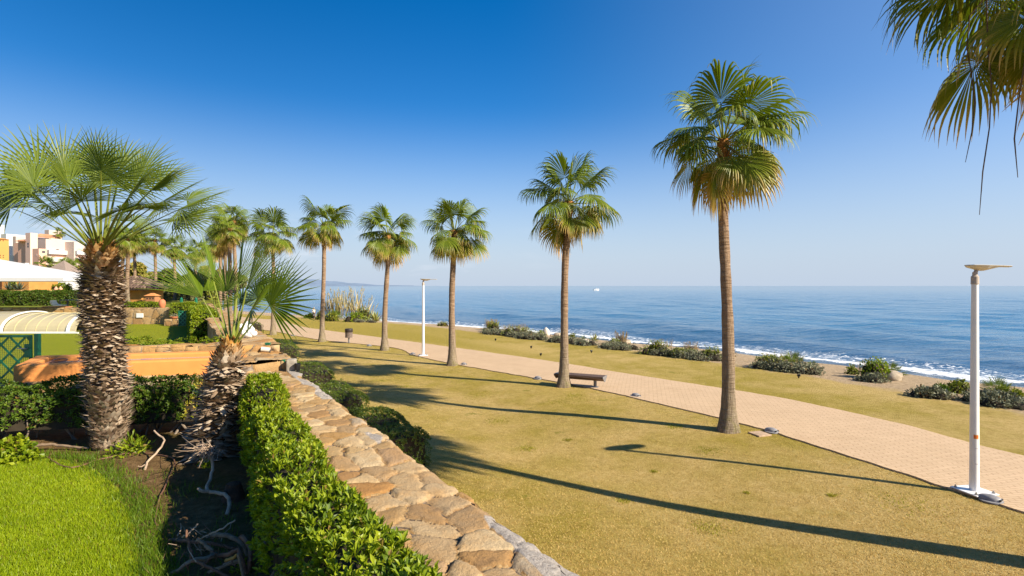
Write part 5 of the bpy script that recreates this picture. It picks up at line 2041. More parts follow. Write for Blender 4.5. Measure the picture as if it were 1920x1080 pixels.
tuft('grass_tuft', plant_at(1468, 688, 1.3), 160, 0.75, 1.0, M_DRYG, 'pinkish seed heads right of the nearest full palm', 'grass tuft', 6, 0.1, TG, 0.006)
tuft('grass_tuft', plant_at(1640, 705, 1.4), 120, 0.75, 0.8, M_DRYG, 'thin seed heads behind the round bush by the boulder', 'grass tuft', 7, 0.08, TG, 0.005)
M_REED = m_leaf('reed_stalks', [(0.22, 0.22, 0.07), (0.46, 0.38, 0.18), (0.66, 0.52, 0.30)], 0.7, 0.2, (1, 0.95, 0.7), 0.5)
RG = 'reed clumps by the shore'
for q, (px, py, n, h, sp_, ln) in enumerate(((614, 598, 18, 3.6, 0.7, 0.12), (626, 598, 42, 4.3, 1.1, 0.30), (641, 599, 36, 4.4, 0.9, 0.40), (665, 599, 28, 4.8, 1.0, 0.30), (680, 600, 30, 3.7, 0.9, 0.75))):
    tuft('reed_clump', plant_at(px, py, 2.2), n, h, sp_, M_REED, ('slim reed clump right beside the palm trunk near the walking person', 'dense tall reed clump left of the dark dwarf palm', 'reed clump leaning right, touching the dark dwarf palm', 'tallest thin reeds right of the dark dwarf palm', 'shorter reeds spreading out at the right end of the bed')[q], 'reeds', 200 + q, 0.75, RG, 0.028, ln)
tuft('reed_clump', plant_at(565, 590, 2.0), 60, 2.4, 1.6, M_REED, 'pale dry reeds at the left of the walking person, behind the fan palm tips', 'reeds', 209, 0.5, RG, 0.03, 0.5)

# rocks
def rock(name, p, r, sq, mat, label, seed, group='rocks along the beach edge'):
    rng = np.random.default_rng(seed)
    n, mrows = 26, 16
    T, Pp = np.meshgrid(np.linspace(0, PI, mrows), np.linspace(0, 2 * PI, n, endpoint=False), indexing='ij')
    X, Y, Z = np.sin(T) * np.cos(Pp), np.sin(T) * np.sin(Pp), np.cos(T)
    q = 1 + 0.22 * vnoise(X * 1.3 + seed, Y * 1.3, Z * 1.3) + 0.10 * vnoise(X * 3.1 + seed, Y * 3.1, Z * 3.1) + 0.04 * vnoise(X * 8 + seed, Y * 8, Z * 8)
    P = np.stack([X * q * r * sq[0], Y * q * r * sq[1], Z * q * r * sq[2] + r * sq[2] * 0.55], -1).reshape(-1, 3)
    i = np.arange(mrows - 1)[:, None] * n + np.arange(n)[None, :]
    i2 = np.arange(mrows - 1)[:, None] * n + (np.arange(n)[None, :] + 1) % n
    o = mesh_np(name, P, np.stack([i, i + n, i2 + n, i2], -1).reshape(-1, 4), mat, smooth=True)
    o.location = p
    return tag(o, label, 'rock', group)


M_ROCK = m_plain('beach_rock', (0.36, 0.29, 0.21), 0.9, 0.3, 5.0, 0.8)
M_WROCK = m_plain('white_rock', (0.66, 0.58, 0.48), 0.85, 0.2, 3.0, 0.5)
rock('rock', plant_at(1024, 630, 0.6), 0.36, (0.9, 0.8, 1.15), M_WROCK, 'white upright rock with a reddish top on the beach edge', 1)
rock('rock', plant_at(1047, 632, 0.6), 0.34, (1.15, 0.8, 0.7), M_ROCK, 'grey rock left of the trunk before the bench', 2)
rock('rock', plant_at(1676, 714, 0.3), 0.30, (1.3, 1.0, 0.9), M_ROCK, 'rounded tan boulder at the right end of the round bush', 3)
rock('rock', plant_at(1098, 644, 0.3), 0.24, (1.3, 1.0, 0.7), M_WROCK, 'small pinkish rock left of the upright striped agave', 4)
rock('rock', plant_at(1172, 647, 0.8), 0.32, (1.3, 0.9, 0.7), M_ROCK, 'brown rock behind the pale dry tuft', 5)

# ================================================================== grass
def blades(P, h, w_, lean, rng):
    n = len(P)
    a = rng.random(n) * 6.28
    S = np.stack([np.cos(a), np.sin(a), np.zeros(n)], 1)
    b = rng.random(n) * 6.28
    Ln = np.stack([np.cos(b), np.sin(b), np.zeros(n)], 1) * (lean * rng.random(n))[:, None]
    h = h * rng.uniform(0.5, 1.15, n)
    V = np.stack([P - S * w_, P + S * w_, P + Ln * h[:, None] * 1.0 + np.array([0, 0, 1.0]) * h[:, None]], 1).reshape(-1, 3)
    return V, np.arange(3 * n).reshape(n, 3)


rng = np.random.default_rng(77)
M_BLADE = m_leaf('lawn_blades', [(0.13, 0.20, 0.004), (0.25, 0.33, 0.006), (0.37, 0.42, 0.014)], 0.5, 0.3, (1.4, 1.5, 0.4), 1.5, 0.3)
M_LONG = m_leaf('long_grass', [(0.05, 0.10, 0.004), (0.10, 0.17, 0.006), (0.17, 0.24, 0.012)], 0.5, 0.3, (1.4, 1.5, 0.4), 1.5, 0.3)
n = 260000
# denser near the camera
y = 4.2 + 5.4 * rng.random(n) ** 1.15
x = -1.5 * y + rng.random(n) * (1.5 * y - 3.0)
li = lawn_in(x, y)
k = li > 0.02
P = np.stack([x[k], y[k], np.full(k.sum(), GZ)], 1)
V, f = blades(P, 0.042, 0.0035, 0.7, rng)
o = mesh_np('grass', V, f, M_BLADE)
tag(o, 'short bright lawn grass of the near garden', 'grass', kind='stuff')
n = 46000
y = 5.0 + 4.4 * rng.random(n)
x = -1.0 * y + rng.random(n) * (1.0 * y - 2.4)
li = lawn_in(x, y)
den = np.exp(-((li + 0.10) / 0.16) ** 2) + 0.20 * (li < 0) * sstep(0.0, 0.5, vnoise(x * 1.5, y * 1.5, 5.0)) * np.exp(li / 0.8)
k = rng.random(n) < den
P = np.stack([x[k], y[k], np.full(k.sum(), GZ)], 1)
V, f = blades(P, 0.10, 0.0048, 0.9, rng)
o = mesh_np('long_grass', V, f, M_LONG)
tag(o, 'longer uncut grass fringing the near lawn', 'grass', kind='stuff')

M_STRAW = m_leaf('straw_blades', [(0.28, 0.19, 0.035), (0.55, 0.375, 0.115), (0.72, 0.52, 0.22), (0.38, 0.30, 0.045)], 0.7, 0.25, (1.2, 1.1, 0.7), 0.9, 0.2)
n = 300000
y = 5.5 + 22 * rng.random(n) ** 1.7
x0_ = 0.40 - 0.622 * (y - 3.55) + 0.1
x = x0_ + rng.random(n) * (y * 1.0 - x0_ + 0.5)
pa = np.array([(q.x, q.y) for q in PATH_A][::-1])
dpath = sdist(x, y, pa[::-1])
k = dpath < 0.03
x, y = x[k], y[k]
P = np.stack([x, y, tz(x, y) - 0.004], 1)
V, f = blades(P, 0.026, 0.006, 1.2, rng)
o = mesh_np('dry_grass', V, f, M_STRAW)
tag(o, 'short straw-coloured lawn grass between the wall and the path', 'grass', kind='stuff')

# greener weeds standing in the dry lawn
rng = np.random.default_rng(31)
Pw = []
for px, py, wpx in ((987, 842, 34), (1066, 826, 14), (1170, 940, 22), (1328, 845, 46), (870, 716, 46), (905, 740, 70), (1077, 742, 30), (1052, 752, 60), (930, 790, 40),
                    (1560, 930, 14), (1690, 945, 110), (1225, 885, 12), (1330, 990, 60), (760, 725, 30), (1400, 925, 10), (1265, 800, 36)):
    c = gt(px, py)
    r = wpx / 2 / F * c.y
    m_ = int(260 * min(1.0, r / 0.2))
    q = rng.normal(0, 0.6, (m_, 2)) * r * np.array([1, 1.0])
    Pw.append(np.stack([c.x + q[:, 0], c.y + q[:, 1], tz(c.x + q[:, 0], c.y + q[:, 1])], 1))
Pw = np.concatenate(Pw)
V, f = blades(Pw, 0.035, 0.008, 1.3, rng)
o = mesh_np('weeds', V, f, m_leaf('weed_blades', [(0.16, 0.16, 0.012), (0.28, 0.26, 0.02), (0.40, 0.36, 0.05)], 0.6, 0.25, None, 1.0, 0.2))
tag(o, 'small green weed patches scattered in the dry lawn', 'weeds', kind='stuff')
# ================================================================== lamp posts
M_WHITE = m_plain('white_paint', (0.78, 0.765, 0.75), 0.35, 0.05, 3.0)
M_HEADM = m_plain('sand_grey_metal', (0.60, 0.55, 0.47), 0.4, 0.06, 3.0)
M_COLLAR = m_plain('beige_metal', (0.42, 0.35, 0.29), 0.45, 0.08)
M_BOLT = m_plain('galvanised', (0.33, 0.32, 0.30), 0.4, 0.2, 20.0, metallic=0.7)
M_STICK = m_plain('orange_sticker', (0.72, 0.16, 0.03), 0.4, 0.1)
M_STICKY = m_plain('yellow_print', (0.75, 0.48, 0.06), 0.4, 0.1)
M_LENS = m_plain('lamp_lens', (0.55, 0.50, 0.42), 0.2, 0.05)
LAMP_H = 4.42


def lamp_parts(root, full=True):
    m = MB()
    m.tube([(0, 0, 0.012), (0, 0, 2.0), (0, 0, 4.05)], [0.080, 0.070, 0.057], 28)
    pole = m.build('pole', M_WHITE, root, True)
    m = MB()
    m.box((0, 0, 0.012), (0.52, 0.52, 0.020), 0.0)
    m.build('base_plate', M_WHITE, root, False, 0.003)
    for sx_ in (-1, 1):
        for sy_ in (-1, 1):
            b = MB()
            b.lathe((sx_ * 0.20, sy_ * 0.20, 0.022), [(0.030, 0), (0.030, 0.006), (0.022, 0.007), (0.022, 0.025), (0.011, 0.026), (0.011, 0.05)], 8)
            b.build('bolt', M_BOLT, root)
    m = MB()
    m.lathe((0, 0, 4.04), [(0.064, 0), (0.068, 0.01), (0.066, 0.02), (0.064, 0.15), (0.045, 0.17), (0.04, 0.24)], 24)
    m.build('collar', M_COLLAR, root, True)
    # the head: a broad shallow paddle, thick at the pole, thin at its tip
    V, fs = [], []
    n = 25
    xs = [-0.17 + 0.97 * k / (n - 1) for k in range(n)]
    for x in xs:
        t = (x + 0.17) / 0.97
        hw = 0.185 * math.sqrt(max(0.0, 1 - abs(2 * t - 1) ** 3.2)) + 0.012
        low = 0.085 * max(0.0, 1 - abs((x - 0.13) / 0.30) ** 2) if abs(x - 0.13) < 0.30 else 0
        zt = LAMP_H - 0.02 * t
        V += [(x, -hw, zt - 0.008), (x, -hw * 0.92, zt), (x, hw * 0.92, zt), (x, hw, zt - 0.008), (x, hw * 0.8, zt - 0.022 - low * 0.5), (x, 0, zt - 0.028 - low), (x, -hw * 0.8, zt - 0.022 - low * 0.5)]
    for i in range(n - 1):
        for k in range(7):
            k2 = (k + 1) % 7
            fs.append((i * 7 + k, i * 7 + k2, (i + 1) * 7 + k2, (i + 1) * 7 + k))
    fs += [tuple(range(7))[::-1], tuple((n - 1) * 7 + k for k in range(7))]
    m = MB()
    m.add(V, fs)
    head = m.build('lamp_head', M_HEADM, root, True)
    m = MB()
    m.tube([(0, 0, 4.24), (0.03, 0, 4.31), (0.06, 0, 4.33)], [0.036, 0.034, 0.03], 12)
    m.build('joint', M_COLLAR, head, True)
    m = MB()
    m.box((0.45, 0, LAMP_H - 0.037), (0.34, 0.16, 0.006))
    m.build('lens', M_LENS, head)
    if full:
        m = MB()
        for k in range(7):
            a0_, a1_ = R(-150 + k * 9), R(-150 + (k + 1) * 9)
            r_ = 0.0765
            m.add([(r_ * math.cos(a0_), r_ * math.sin(a0_), 1.04), (r_ * math.cos(a1_), r_ * math.sin(a1_), 1.04), (r_ * math.cos(a1_), r_ * math.sin(a1_), 1.12), (r_ * math.cos(a0_), r_ * math.sin(a0_), 1.12)], [(0, 1, 2, 3)])
        st = m.build('sticker', M_STICK, root)
        m = MB()
        r_ = 0.0773
        for z_ in (1.052, 1.106):
            for k in range(6):
                a0_, a1_ = R(-148 + k * 9.5), R(-148 + (k + 1) * 9.5)
                m.add([(r_ * math.cos(a0_), r_ * math.sin(a0_), z_), (r_ * math.cos(a1_), r_ * math.sin(a1_), z_), (r_ * math.cos(a1_), r_ * math.sin(a1_), z_ + 0.007), (r_ * math.cos(a0_), r_ * math.sin(a0_), z_ + 0.007)], [(0, 1, 2, 3)])
        m.build('printed_line', M_STICKY, st)
        m = MB()
        for (zz0, zz1, aa0, aa1) in ((0.55, 0.56, -135, -95), (0.55, 0.86, -96, -95), (0.55, 0.86, -135, -134), (0.855, 0.86, -135, -95)):
            r_ = 0.0786
            ks = 5 if aa1 - aa0 > 5 else 1
            for k in range(ks):
                a0_, a1_ = R(aa0 + (aa1 - aa0) * k / ks), R(aa0 + (aa1 - aa0) * (k + 1) / ks)
                m.add([(r_ * math.cos(a0_), r_ * math.sin(a0_), zz0), (r_ * math.cos(a1_), r_ * math.sin(a1_), zz0), (r_ * math.cos(a1_), r_ * math.sin(a1_), zz1), (r_ * math.cos(a0_), r_ * math.sin(a0_), zz1)], [(0, 1, 2, 3)])
        m.build('service_hatch', m_plain('hatch_seam', (0.35, 0.32, 0.30), 0.6), pole)


def copy_tree(o, parent=None):
    c = o.copy()
    COL.objects.link(c)
    if parent:
        c.parent = parent
        c.matrix_parent_inverse = o.matrix_parent_inverse.copy()
    for ch in o.children:
        copy_tree(ch, c)
    return c


LG = 'white lamp posts beside the path'
p1 = gt(1828, 926)
l1 = empty('street_lamp', (p1.x, p1.y, p1.z + 0.045), 'tall white lamp post at the right with an orange sticker on its pole', 'lamp post', LG, R(10))
lamp_parts(l1)
p2 = gt(793.5, 668)
l2 = copy_tree(l1)
l2.location = (p2.x, p2.y, p2.z + 0.045)
l2.rotation_euler = (0, 0, R(12))
l2['label'] = 'farther white lamp post between two palms, left of the middle'
for ch in list(l2.children):
    if ch.name.startswith('sticker'):
        for q in list(ch.children):
            bpy.data.objects.remove(q)
        bpy.data.objects.remove(ch)

# thin white post in the far gardens
p = ray(345.5, 60, z=GZ3)
m = MB()
m.tube([(0, 0, 0), (0, 0, 1.1), (0, 0, 2.05)], [0.06, 0.055, 0.05], 12)
m.lathe((0, 0, 2.05), [(0.05, 0), (0.14, 0.03), (0.14, 0.10), (0.06, 0.14)], 14)
o = m.build('garden_lamp', M_WHITE, None, True)
o.location = p
tag(o, 'thin white garden lamp above the far green lattice gate', 'garden lamp')

# ================================================================== bench
def m_wood(name, a, b_):
    t = NT(name)
    v = t.n('Mapping', {'Vector': t.obj(), 'Scale': (1.2, 14, 14)})
    n = t.noise(v, 2.0, 6.0, 0.65)
    c = t.ramp(n, [(0.3, a), (0.7, b_)])
    return t.surf(c, 0.6, t.bump(n, 0.4, 0.01), 0, 0.35)


M_WOODD = m_wood('dark_bench_wood', (0.055, 0.032, 0.020), (0.17, 0.11, 0.075))
M_BGREY = m_plain('grey_bench_steel', (0.17, 0.165, 0.165), 0.5, 0.2, 10.0)
lg = gt(1116, 727.5)
ba = R(-25.5)
bench = empty('bench', (lg.x - 0.62 * math.cos(ba), lg.y - 0.62 * math.sin(ba), lg.z + 0.035), 'backless dark wooden bench with slanted grey ends, behind a palm trunk at the path', 'bench', None, ba)
BL = 2.05
m = MB()
for k in range(5):
    m.box((0, -0.216 + 0.108 * k, 0.435), (BL - 0.06, 0.098, 0.035))
m.build('seat', M_WOODD, bench, False, 0.004)
m = MB()
m.prism([(-BL / 2 + 0.03, -0.265, 0.455), (-BL / 2 + 0.03, -0.275, 0.385), (-BL / 2 + 0.03, -0.06, 0.26), (-BL / 2 + 0.03, 0.06, 0.26), (-BL / 2 + 0.03, 0.275, 0.385), (-BL / 2 + 0.03, 0.265, 0.455), (-BL / 2 + 0.03, 0.262, 0.416), (-BL / 2 + 0.03, -0.262, 0.416)], (BL - 0.06, 0, 0))
m.build('underframe', M_WOODD, bench)
for sx_ in (-1, 1):
    m = MB()
    x_ = sx_ * (BL / 2 - 0.03)
    m.prism([(x_, -0.29, 0.462), (x_, -0.29, 0.40), (x_, -0.05, 0.235), (x_, 0.05, 0.235), (x_, 0.29, 0.40), (x_, 0.29, 0.462)], (sx_ * 0.03, 0, 0))
    m.build('end_plate', M_BGREY, bench, False, 0.004)
    m = MB()
    m.lathe((sx_ * 0.62, 0, 0.0), [(0.145, 0.0), (0.145, 0.014), (0.062, 0.018), (0.062, 0.262)], 20)
    m.build('leg', M_BGREY, bench, True)

# ================================================================== litter bin
pb = gt(654, 643.5)
bn = empty('litter_bin', (pb.x, pb.y, pb.z + 0.03), 'dark slatted litter bin on a single post beside the path', 'litter bin')
M_BIND = m_plain('bin_cap', (0.030, 0.022, 0.020), 0.5, 0.2)
M_BINW = m_wood('bin_slats', (0.10, 0.07, 0.055), (0.26, 0.20, 0.165))
m = MB()
m.lathe((0, 0, 0), [(0.11, 0), (0.11, 0.012), (0.055, 0.016), (0.055, 0.40)], 14)
m.build('post', M_BGREY, bn, True)
m = MB()
for k in range(22):
    a = 2 * PI * k / 22
    m.box(None, (0.058, 0.022, 0.38), mtx=Matrix.Rotation(a, 4, 'Z') @ Matrix.Translation((0, -0.235, 0.56)))
m.lathe((0, 0, 0.37), [(0.22, 0), (0.225, 0.02), (0.225, 0.36)], 22)
m.build('slatted_basket', M_BINW, bn)
m = MB()
m.lathe((0, 0, 0.74), [(0.25, 0), (0.272, 0.03), (0.272, 0.22), (0.262, 0.25), (0.19, 0.262), (0.16, 0.24), (0.15, 0.1)], 24)
m.build('lid', M_BIND, bn, True)

# ================================================================== ground lights
M_DOME = m_plain('grey_cast_metal', (0.26, 0.25, 0.25), 0.45, 0.2, 14.0, 0.2)
M_DARK = m_plain('dark_slot', (0.02, 0.02, 0.02), 0.5)
DG = 'grey domed marker lights along the near edge of the path'
dome_pts = [(1860, 941, 'domed grey path light right beside the tall lamp post'), (1448, 811, 'domed path light right of the nearest full palm'), (1193, 744, 'domed path light right of the bench'),
            (1009, 711, 'domed path light left of the palm in front of the bench'), (870, 684.5, 'domed path light just right of the palm behind the farther lamp post'), (774, 665, 'domed path light just left of the farther lamp post'),
            (692, 649, 'domed path light right of the litter bin'), (549, 630, 'domed path light farthest away, between two palms left of the bin')]
dome = None
for px, py, lab in dome_pts:
    p = gt(px, py)
    p.z += 0.03
    if dome is None:
        dome = empty('ground_light', p, lab, 'path light', DG, R(-55))
        V, fs = [], []
        n, rw = 20, 7
        for j in range(rw):
            t = j / (rw - 1) * PI / 2
            for k in range(n):
                a = 2 * PI * k / n
                V.append((0.165 * math.cos(t) * math.cos(a) * (1 if math.cos(a) > 0 else 1.25), 0.125 * math.cos(t) * math.sin(a), 0.10 * math.sin(t) ** 0.8))
        for j in range(rw - 1):
            for k in range(n):
                fs.append((j * n + k, j * n + (k + 1) % n, (j + 1) * n + (k + 1) % n, (j + 1) * n + k))
        m = MB()
        m.add(V, fs)
        m.lathe((0, 0, -0.02), [(0.19, 0), (0.19, 0.024), (0.15, 0.03)], 20)
        m.build('housing', M_DOME, dome, True)
        m = MB()
        m.box((0.142, 0, 0.038), (0.03, 0.15, 0.034))
        m.build('light_slot', M_DARK, dome, False, 0.006)
    else:
        c = copy_tree(dome)
        c.location = p
        c['label'] = lab
SG = 'small spike lights in the seaward lawn'
spk = None
for px, py, lab in ((929, 639, 'spike light in the lawn below the pampas tuft'), (996, 653.5, 'spike light in the lawn left of the palm in front of the bench'), (1014, 667.5, 'spike light closest to the path, left of the palm in front of the bench'),
                    (1109, 661.5, 'spike light in the lawn right of the palm in front of the bench'), (1498, 709, 'spike light in the lawn below the ground cover right of the nearest full palm')):
    p = gt(px, py)
    if spk is None:
        spk = empty('spike_light', p, lab, 'spike light', SG)
        MB().lathe((0, 0, -0.01), [(0.03, 0), (0.03, 0.10)], 10).build('spike', bpy.data.materials['black_metal'], spk, True)
        MB().tube([(-0.06, 0, 0.10), (0.06, 0, 0.13)], [0.045, 0.052], 14).build('lamp_head', bpy.data.materials['black_metal'], spk, True)
    else:
        c = copy_tree(spk)
        c.location = p
        c['label'] = lab
        c.rotation_euler = (0, 0, px * 0.7)
# flat cover in the lawn
p = gt(1425, 815)
m = MB()
m.box((0, 0, 0.0), (0.42, 0.42, 0.05), 0.3)
o = m.build('drain_cover', m_plain('pinkish_concrete', (0.42, 0.29, 0.19), 0.9, 0.25, 9.0, 0.4), None, False, 0.01)
o.location = p + Vector((0, 0, 0.012))
tag(o, 'flat square pinkish cover in the grass right of the nearest full palm', 'cover')

# ================================================================== things in the gardens beyond
# -- telescopic pool cover
M_POLY = m_plain('cover_panel', (0.47, 0.40, 0.24), 0.25, 0.10, 1.2, spec=0.6)
pc = empty('pool_cover', (-27, 31.5, GZ2), 'arched white-ribbed pool cover with yellowish panels on the lawn', 'pool cover')
yb, hw_, hh_ = 29.75, 1.9, 1.06


def arch(x0, x1, k, mat, name, rad=0, n=20):
    m = MB()
    w1, h1 = hw_ + 0.07 * k, hh_ + 0.07 * k
    P_ = []
    for q in range(n + 1):
        a = PI * q / n
        P_.append((yb + hw_ - w1 * math.cos(a), h1 * math.sin(a) ** 0.85))
    for wth, nm in ((0.0, 0),):
        V, fs = [], []
        for (yy, zz_) in P_:
            yc = yb + hw_
            s_ = 1 - 0.05 / max(0.3, math.hypot(yy - yc, zz_))
            V += [(x0 + 27, yy - 31.5, zz_), (x1 + 27, yy - 31.5, zz_), (x1 + 27, yc + (yy - yc) * s_ - 31.5, zz_ * s_), (x0 + 27, yc + (yy - yc) * s_ - 31.5, zz_ * s_)]
        for q in range(n):
            for r_ in range(4):
                r2 = (r_ + 1) % 4
                fs.append((q * 4 + r_, q * 4 + r2, (q + 1) * 4 + r2, (q + 1) * 4 + r_))
        fs += [(0, 1, 2, 3), (n * 4, n * 4 + 3, n * 4 + 2, n * 4 + 1)]
        m.add(V, fs)
    return m.build(name, mat, pc, False)


xl, xr = ray(5, yb).x, ray(126, yb).x
arch(xl - 5, xl, 1, M_POLY, 'panel')
arch(xl + 0.02, xr, 0, M_POLY, 'panel')
arch(xr + 0.16, xr + 0.5, 1, M_POLY, 'panel')
for x_ in (xl - 0.12, xr):
    arch(x_, x_ + 0.15, 1.6, M_WHITE, 'rib')
m = MB()
m.box(((xl - 5 + xr + 0.7) / 2 + 27, yb - 31.5 - 0.10, 0.05), (xr - xl + 5.7, 0.10, 0.10))
m.build('rail', M_WHITE, pc, False, 0.01)
for k in range(5):
    xx = xl + (xr - xl) * (k + 1) / 6
    arch(xx, xx + 0.03, 0.25, m_plain('panel_seam', (0.55, 0.46, 0.24), 0.4) if k == 0 else bpy.data.materials['panel_seam'], 'panel_seam')

# -- plaque, urn, block, bowls
p = ray(262, 36.75, 591.5)
m = MB()
m.box((0, 0, 0), (0.46, 0.06, 0.30))
o = m.build('plaque', M_WHITE, None, False, 0.01)
o.location = p
tag(o, 'small blank white plaque on the block wall', 'plaque')
M_TERRA = m_plain('terracotta', (0.50, 0.17, 0.075), 0.8, 0.15, 6.0, 0.2)
p = ray(304, 37.0, z=2.52)
m = MB()
m.lathe((0, 0, 0), [(0.13, 0), (0.16, 0.04), (0.21, 0.22), (0.215, 0.38), (0.17, 0.52), (0.10, 0.57), (0.115, 0.60), (0.09, 0.61)], 22)
o = m.build('urn', M_TERRA, None, True)
o.location = p
tag(o, 'tall red clay urn standing on the block wall', 'urn')
p0 = gp(308, 611, GZ2)
p1_ = gp(332, 611, GZ2)
low_wall((p0.x, p0.y, 0), p1_.x - p0.x, (1, 0, 0), 0.7, GZ2 - 0.05, GZ2 + 0.44, 0.40, 0.04, 'square stone block carrying two planter bowls, beside the far green gate', 55, 1.1, None, 'stone_block')
bpy.data.objects['stone_block']['category'] = 'stone block'
m = MB()
m.lathe((0, 0, 0), [(0.10, 0), (0.22, 0.05), (0.26, 0.13), (0.27, 0.15), (0.23, 0.14)], 20)
o = m.build('planter_bowl', M_TERRA, None, True)
o.location = (ray(322, p0.y).x, p0.y + 0.25, GZ2 + 0.46)
tag(o, 'orange clay bowl on the square stone block', 'bowl')
blob_shrub('potted_plant', (ray(318, p0.y).x, p0.y + 0.55, GZ2 + 0.50), 0.40, 0.2, 0.30, 220, 0.12, 0.03, M_SILVER, 'grey-green succulent clump behind the orange bowl', 'plant', None, 150, 0, 0, 6)

# -- tiled pavilion
M_OCHRE = m_plain('ochre_wall', (0.50, 0.235, 0.06), 0.9, 0.10, 2.0, 0.15)


def m_tiles():
    t = NT('roof_tiles')
    p = t.obj()
    n = t.noise(p, 4.0, 4.0)
    r = t.island()
    c = t.ramp(t.math('ADD', t.math('MULTIPLY', r, 0.6), t.math('MULTIPLY', n, 0.4)), [(0.1, (0.05, 0.034, 0.028)), (0.5, (0.14, 0.092, 0.07)), (0.9, (0.33, 0.235, 0.17))])
    return t.surf(c, 0.85, None, 0, 0.2)


M_TILE = m_tiles()
pv_d = 49.0
pv = empty('pavilion', (ray(262, pv_d).x - 2.1, pv_d + 2.0, GZ3), 'small ochre garden pavilion with a dark barrel-tiled hip roof', 'pavilion')
ex0, ex1 = -2.2, 2.95
ez, az_ = CAMZ + (HOR - 542) / F * pv_d - GZ3, CAMZ + (HOR - 520) / F * (pv_d + 2) - GZ3
m = MB()
m.box((0.0, 0.2, ez / 2), (3.6, 3.2, ez))
m.build('wall', M_OCHRE, pv, False, 0.02)
m = MB()
m.box((-1.15, -1.42, 0.42), (1.1, 0.06, 0.84))
m.build('fireplace_opening', M_DARK, pv, False, 0.01)
m = MB()
m.prism([(-1.9, -1.46, 0.95), (-0.4, -1.46, 0.80), (-0.05, -1.46, 0.45), (0.05, -1.46, 0.0), (0.25, -1.46, 0.0), (0.2, -1.46, 0.55), (-0.2, -1.46, 1.02), (-1.9, -1.46, 1.2)], (0, -0.18, 0))
m.build('hearth_hood', m_plain('orange_paint', (0.62, 0.25, 0.05), 0.8), pv, False, 0.02)
rf = MB()
rf.add([(ex0, -2.05, ez), (ex1, -2.05, ez), (ex1, 2.3, ez), (ex0, 2.3, ez), (0.05, 0.1, az_), (0.65, 0.1, az_)], [(0, 1, 5, 4), (1, 2, 5), (2, 3, 4, 5), (3, 0, 4), (0, 3, 2, 1)])
roof = rf.build('roof', M_TILE, pv)
tl = MB()
for k in range(17):
    x_ = ex0 + (ex1 - ex0) * (k + 0.5) / 17
    t = min(1.0, max(0.02, min((x_ - ex0) / (0.05 - ex0), (ex1 - x_) / (ex1 - 0.65))))
    e = Vector((x_, -2.08, ez + 0.05))
    q = Vector((x_, -2.05 + 2.15 * t, ez + (az_ - ez) * t + 0.05))
    nq = max(1, int((q - e).length / 0.38))
    for j in range(nq):
        a, b = e.lerp(q, j / nq), e.lerp(q, (j + 1.12) / nq)
        tl.tube([a + Vector((0, 0, 0.02)), b - Vector((0, 0, 0.01))], [0.115, 0.095], 8)
for (cx0, cy0, cx1, cy1) in ((ex1, -2.05, 0.65, 0.1), (ex0, -2.05, 0.05, 0.1)):
    for j in range(7):
        a = Vector((cx0, cy0, ez + 0.07)).lerp(Vector((cx1, cy1, az_ + 0.05)), j / 7)
        b = Vector((cx0, cy0, ez + 0.07)).lerp(Vector((cx1, cy1, az_ + 0.05)), (j + 1.1) / 7)
        tl.tube([a + Vector((0, 0, 0.03)), b], [0.13, 0.11], 8)
for k in range(15):
    y_ = -2.05 + 4.3 * (k + 0.5) / 15
    t = min(1.0, max(0.02, min((y_ + 2.05) / 2.15, (2.3 - y_) / 2.2)))
    a, b = Vector((ex1 + 0.03, y_, ez + 0.05)), Vector((ex1 - (ex1 - 0.65) * t, y_, ez + (az_ - ez) * t + 0.05))
    tl.tube([a, b], [0.11, 0.10], 8)
tl.build('barrel_tiles', M_TILE, roof, True)
m = MB()
m.box((0.375, -2.0, ez - 0.06), (ex1 - ex0 - 0.1, 0.10, 0.10))
m.build('eave_beam', m_plain('dark_timber', (0.03, 0.018, 0.012), 0.7), roof)

# little clay oven house
p = ray(286, 44.5, z=GZ3)
ov = empty('clay_oven', p, 'small terracotta oven house with a low pyramid roof and three holes, left of the urn', 'clay oven')
m = MB()
m.box((0, 0, 0.38), (0.80, 0.6, 0.76))
m.build('body', m_plain('clay_body', (0.36, 0.16, 0.07), 0.85), ov, False, 0.02)
m = MB()
m.add([(-0.5, -0.4, 0.765), (0.5, -0.4, 0.765), (0.5, 0.4, 0.765), (-0.5, 0.4, 0.765), (-0.12, 0, 1.0), (0.12, 0, 1.0)], [(0, 1, 5, 4), (1, 2, 5), (2, 3, 4, 5), (3, 0, 4), (0, 3, 2, 1)])
m.build('roof', m_plain('clay_roof', (0.55, 0.23, 0.075), 0.85), ov)
for k in (-1, 0, 1):
    m = MB()
    m.box((k * 0.24, -0.302, 0.55), (0.11, 0.02, 0.11))
    m.build('vent_hole', M_DARK, ov)
PG = 'green posts above the far hedge'
for px, lab in ((340, 'short green post with a pointed top, left of the thin white garden lamp'), (367.5, 'green post right of the thin white garden lamp')):
    p = ray(px, 39, z=GZ3)
    m = MB()
    m.box((0, 0, 0.32), (0.14, 0.14, 0.64))
    m.lathe((0, 0, 0.64), [(0.09, 0), (0.09, 0.03), (0.02, 0.12)], 8)
    o = m.build('green_post', M_GREEN, None, False, 0.008)
    o.location = p
    tag(o, lab, 'post', PG)

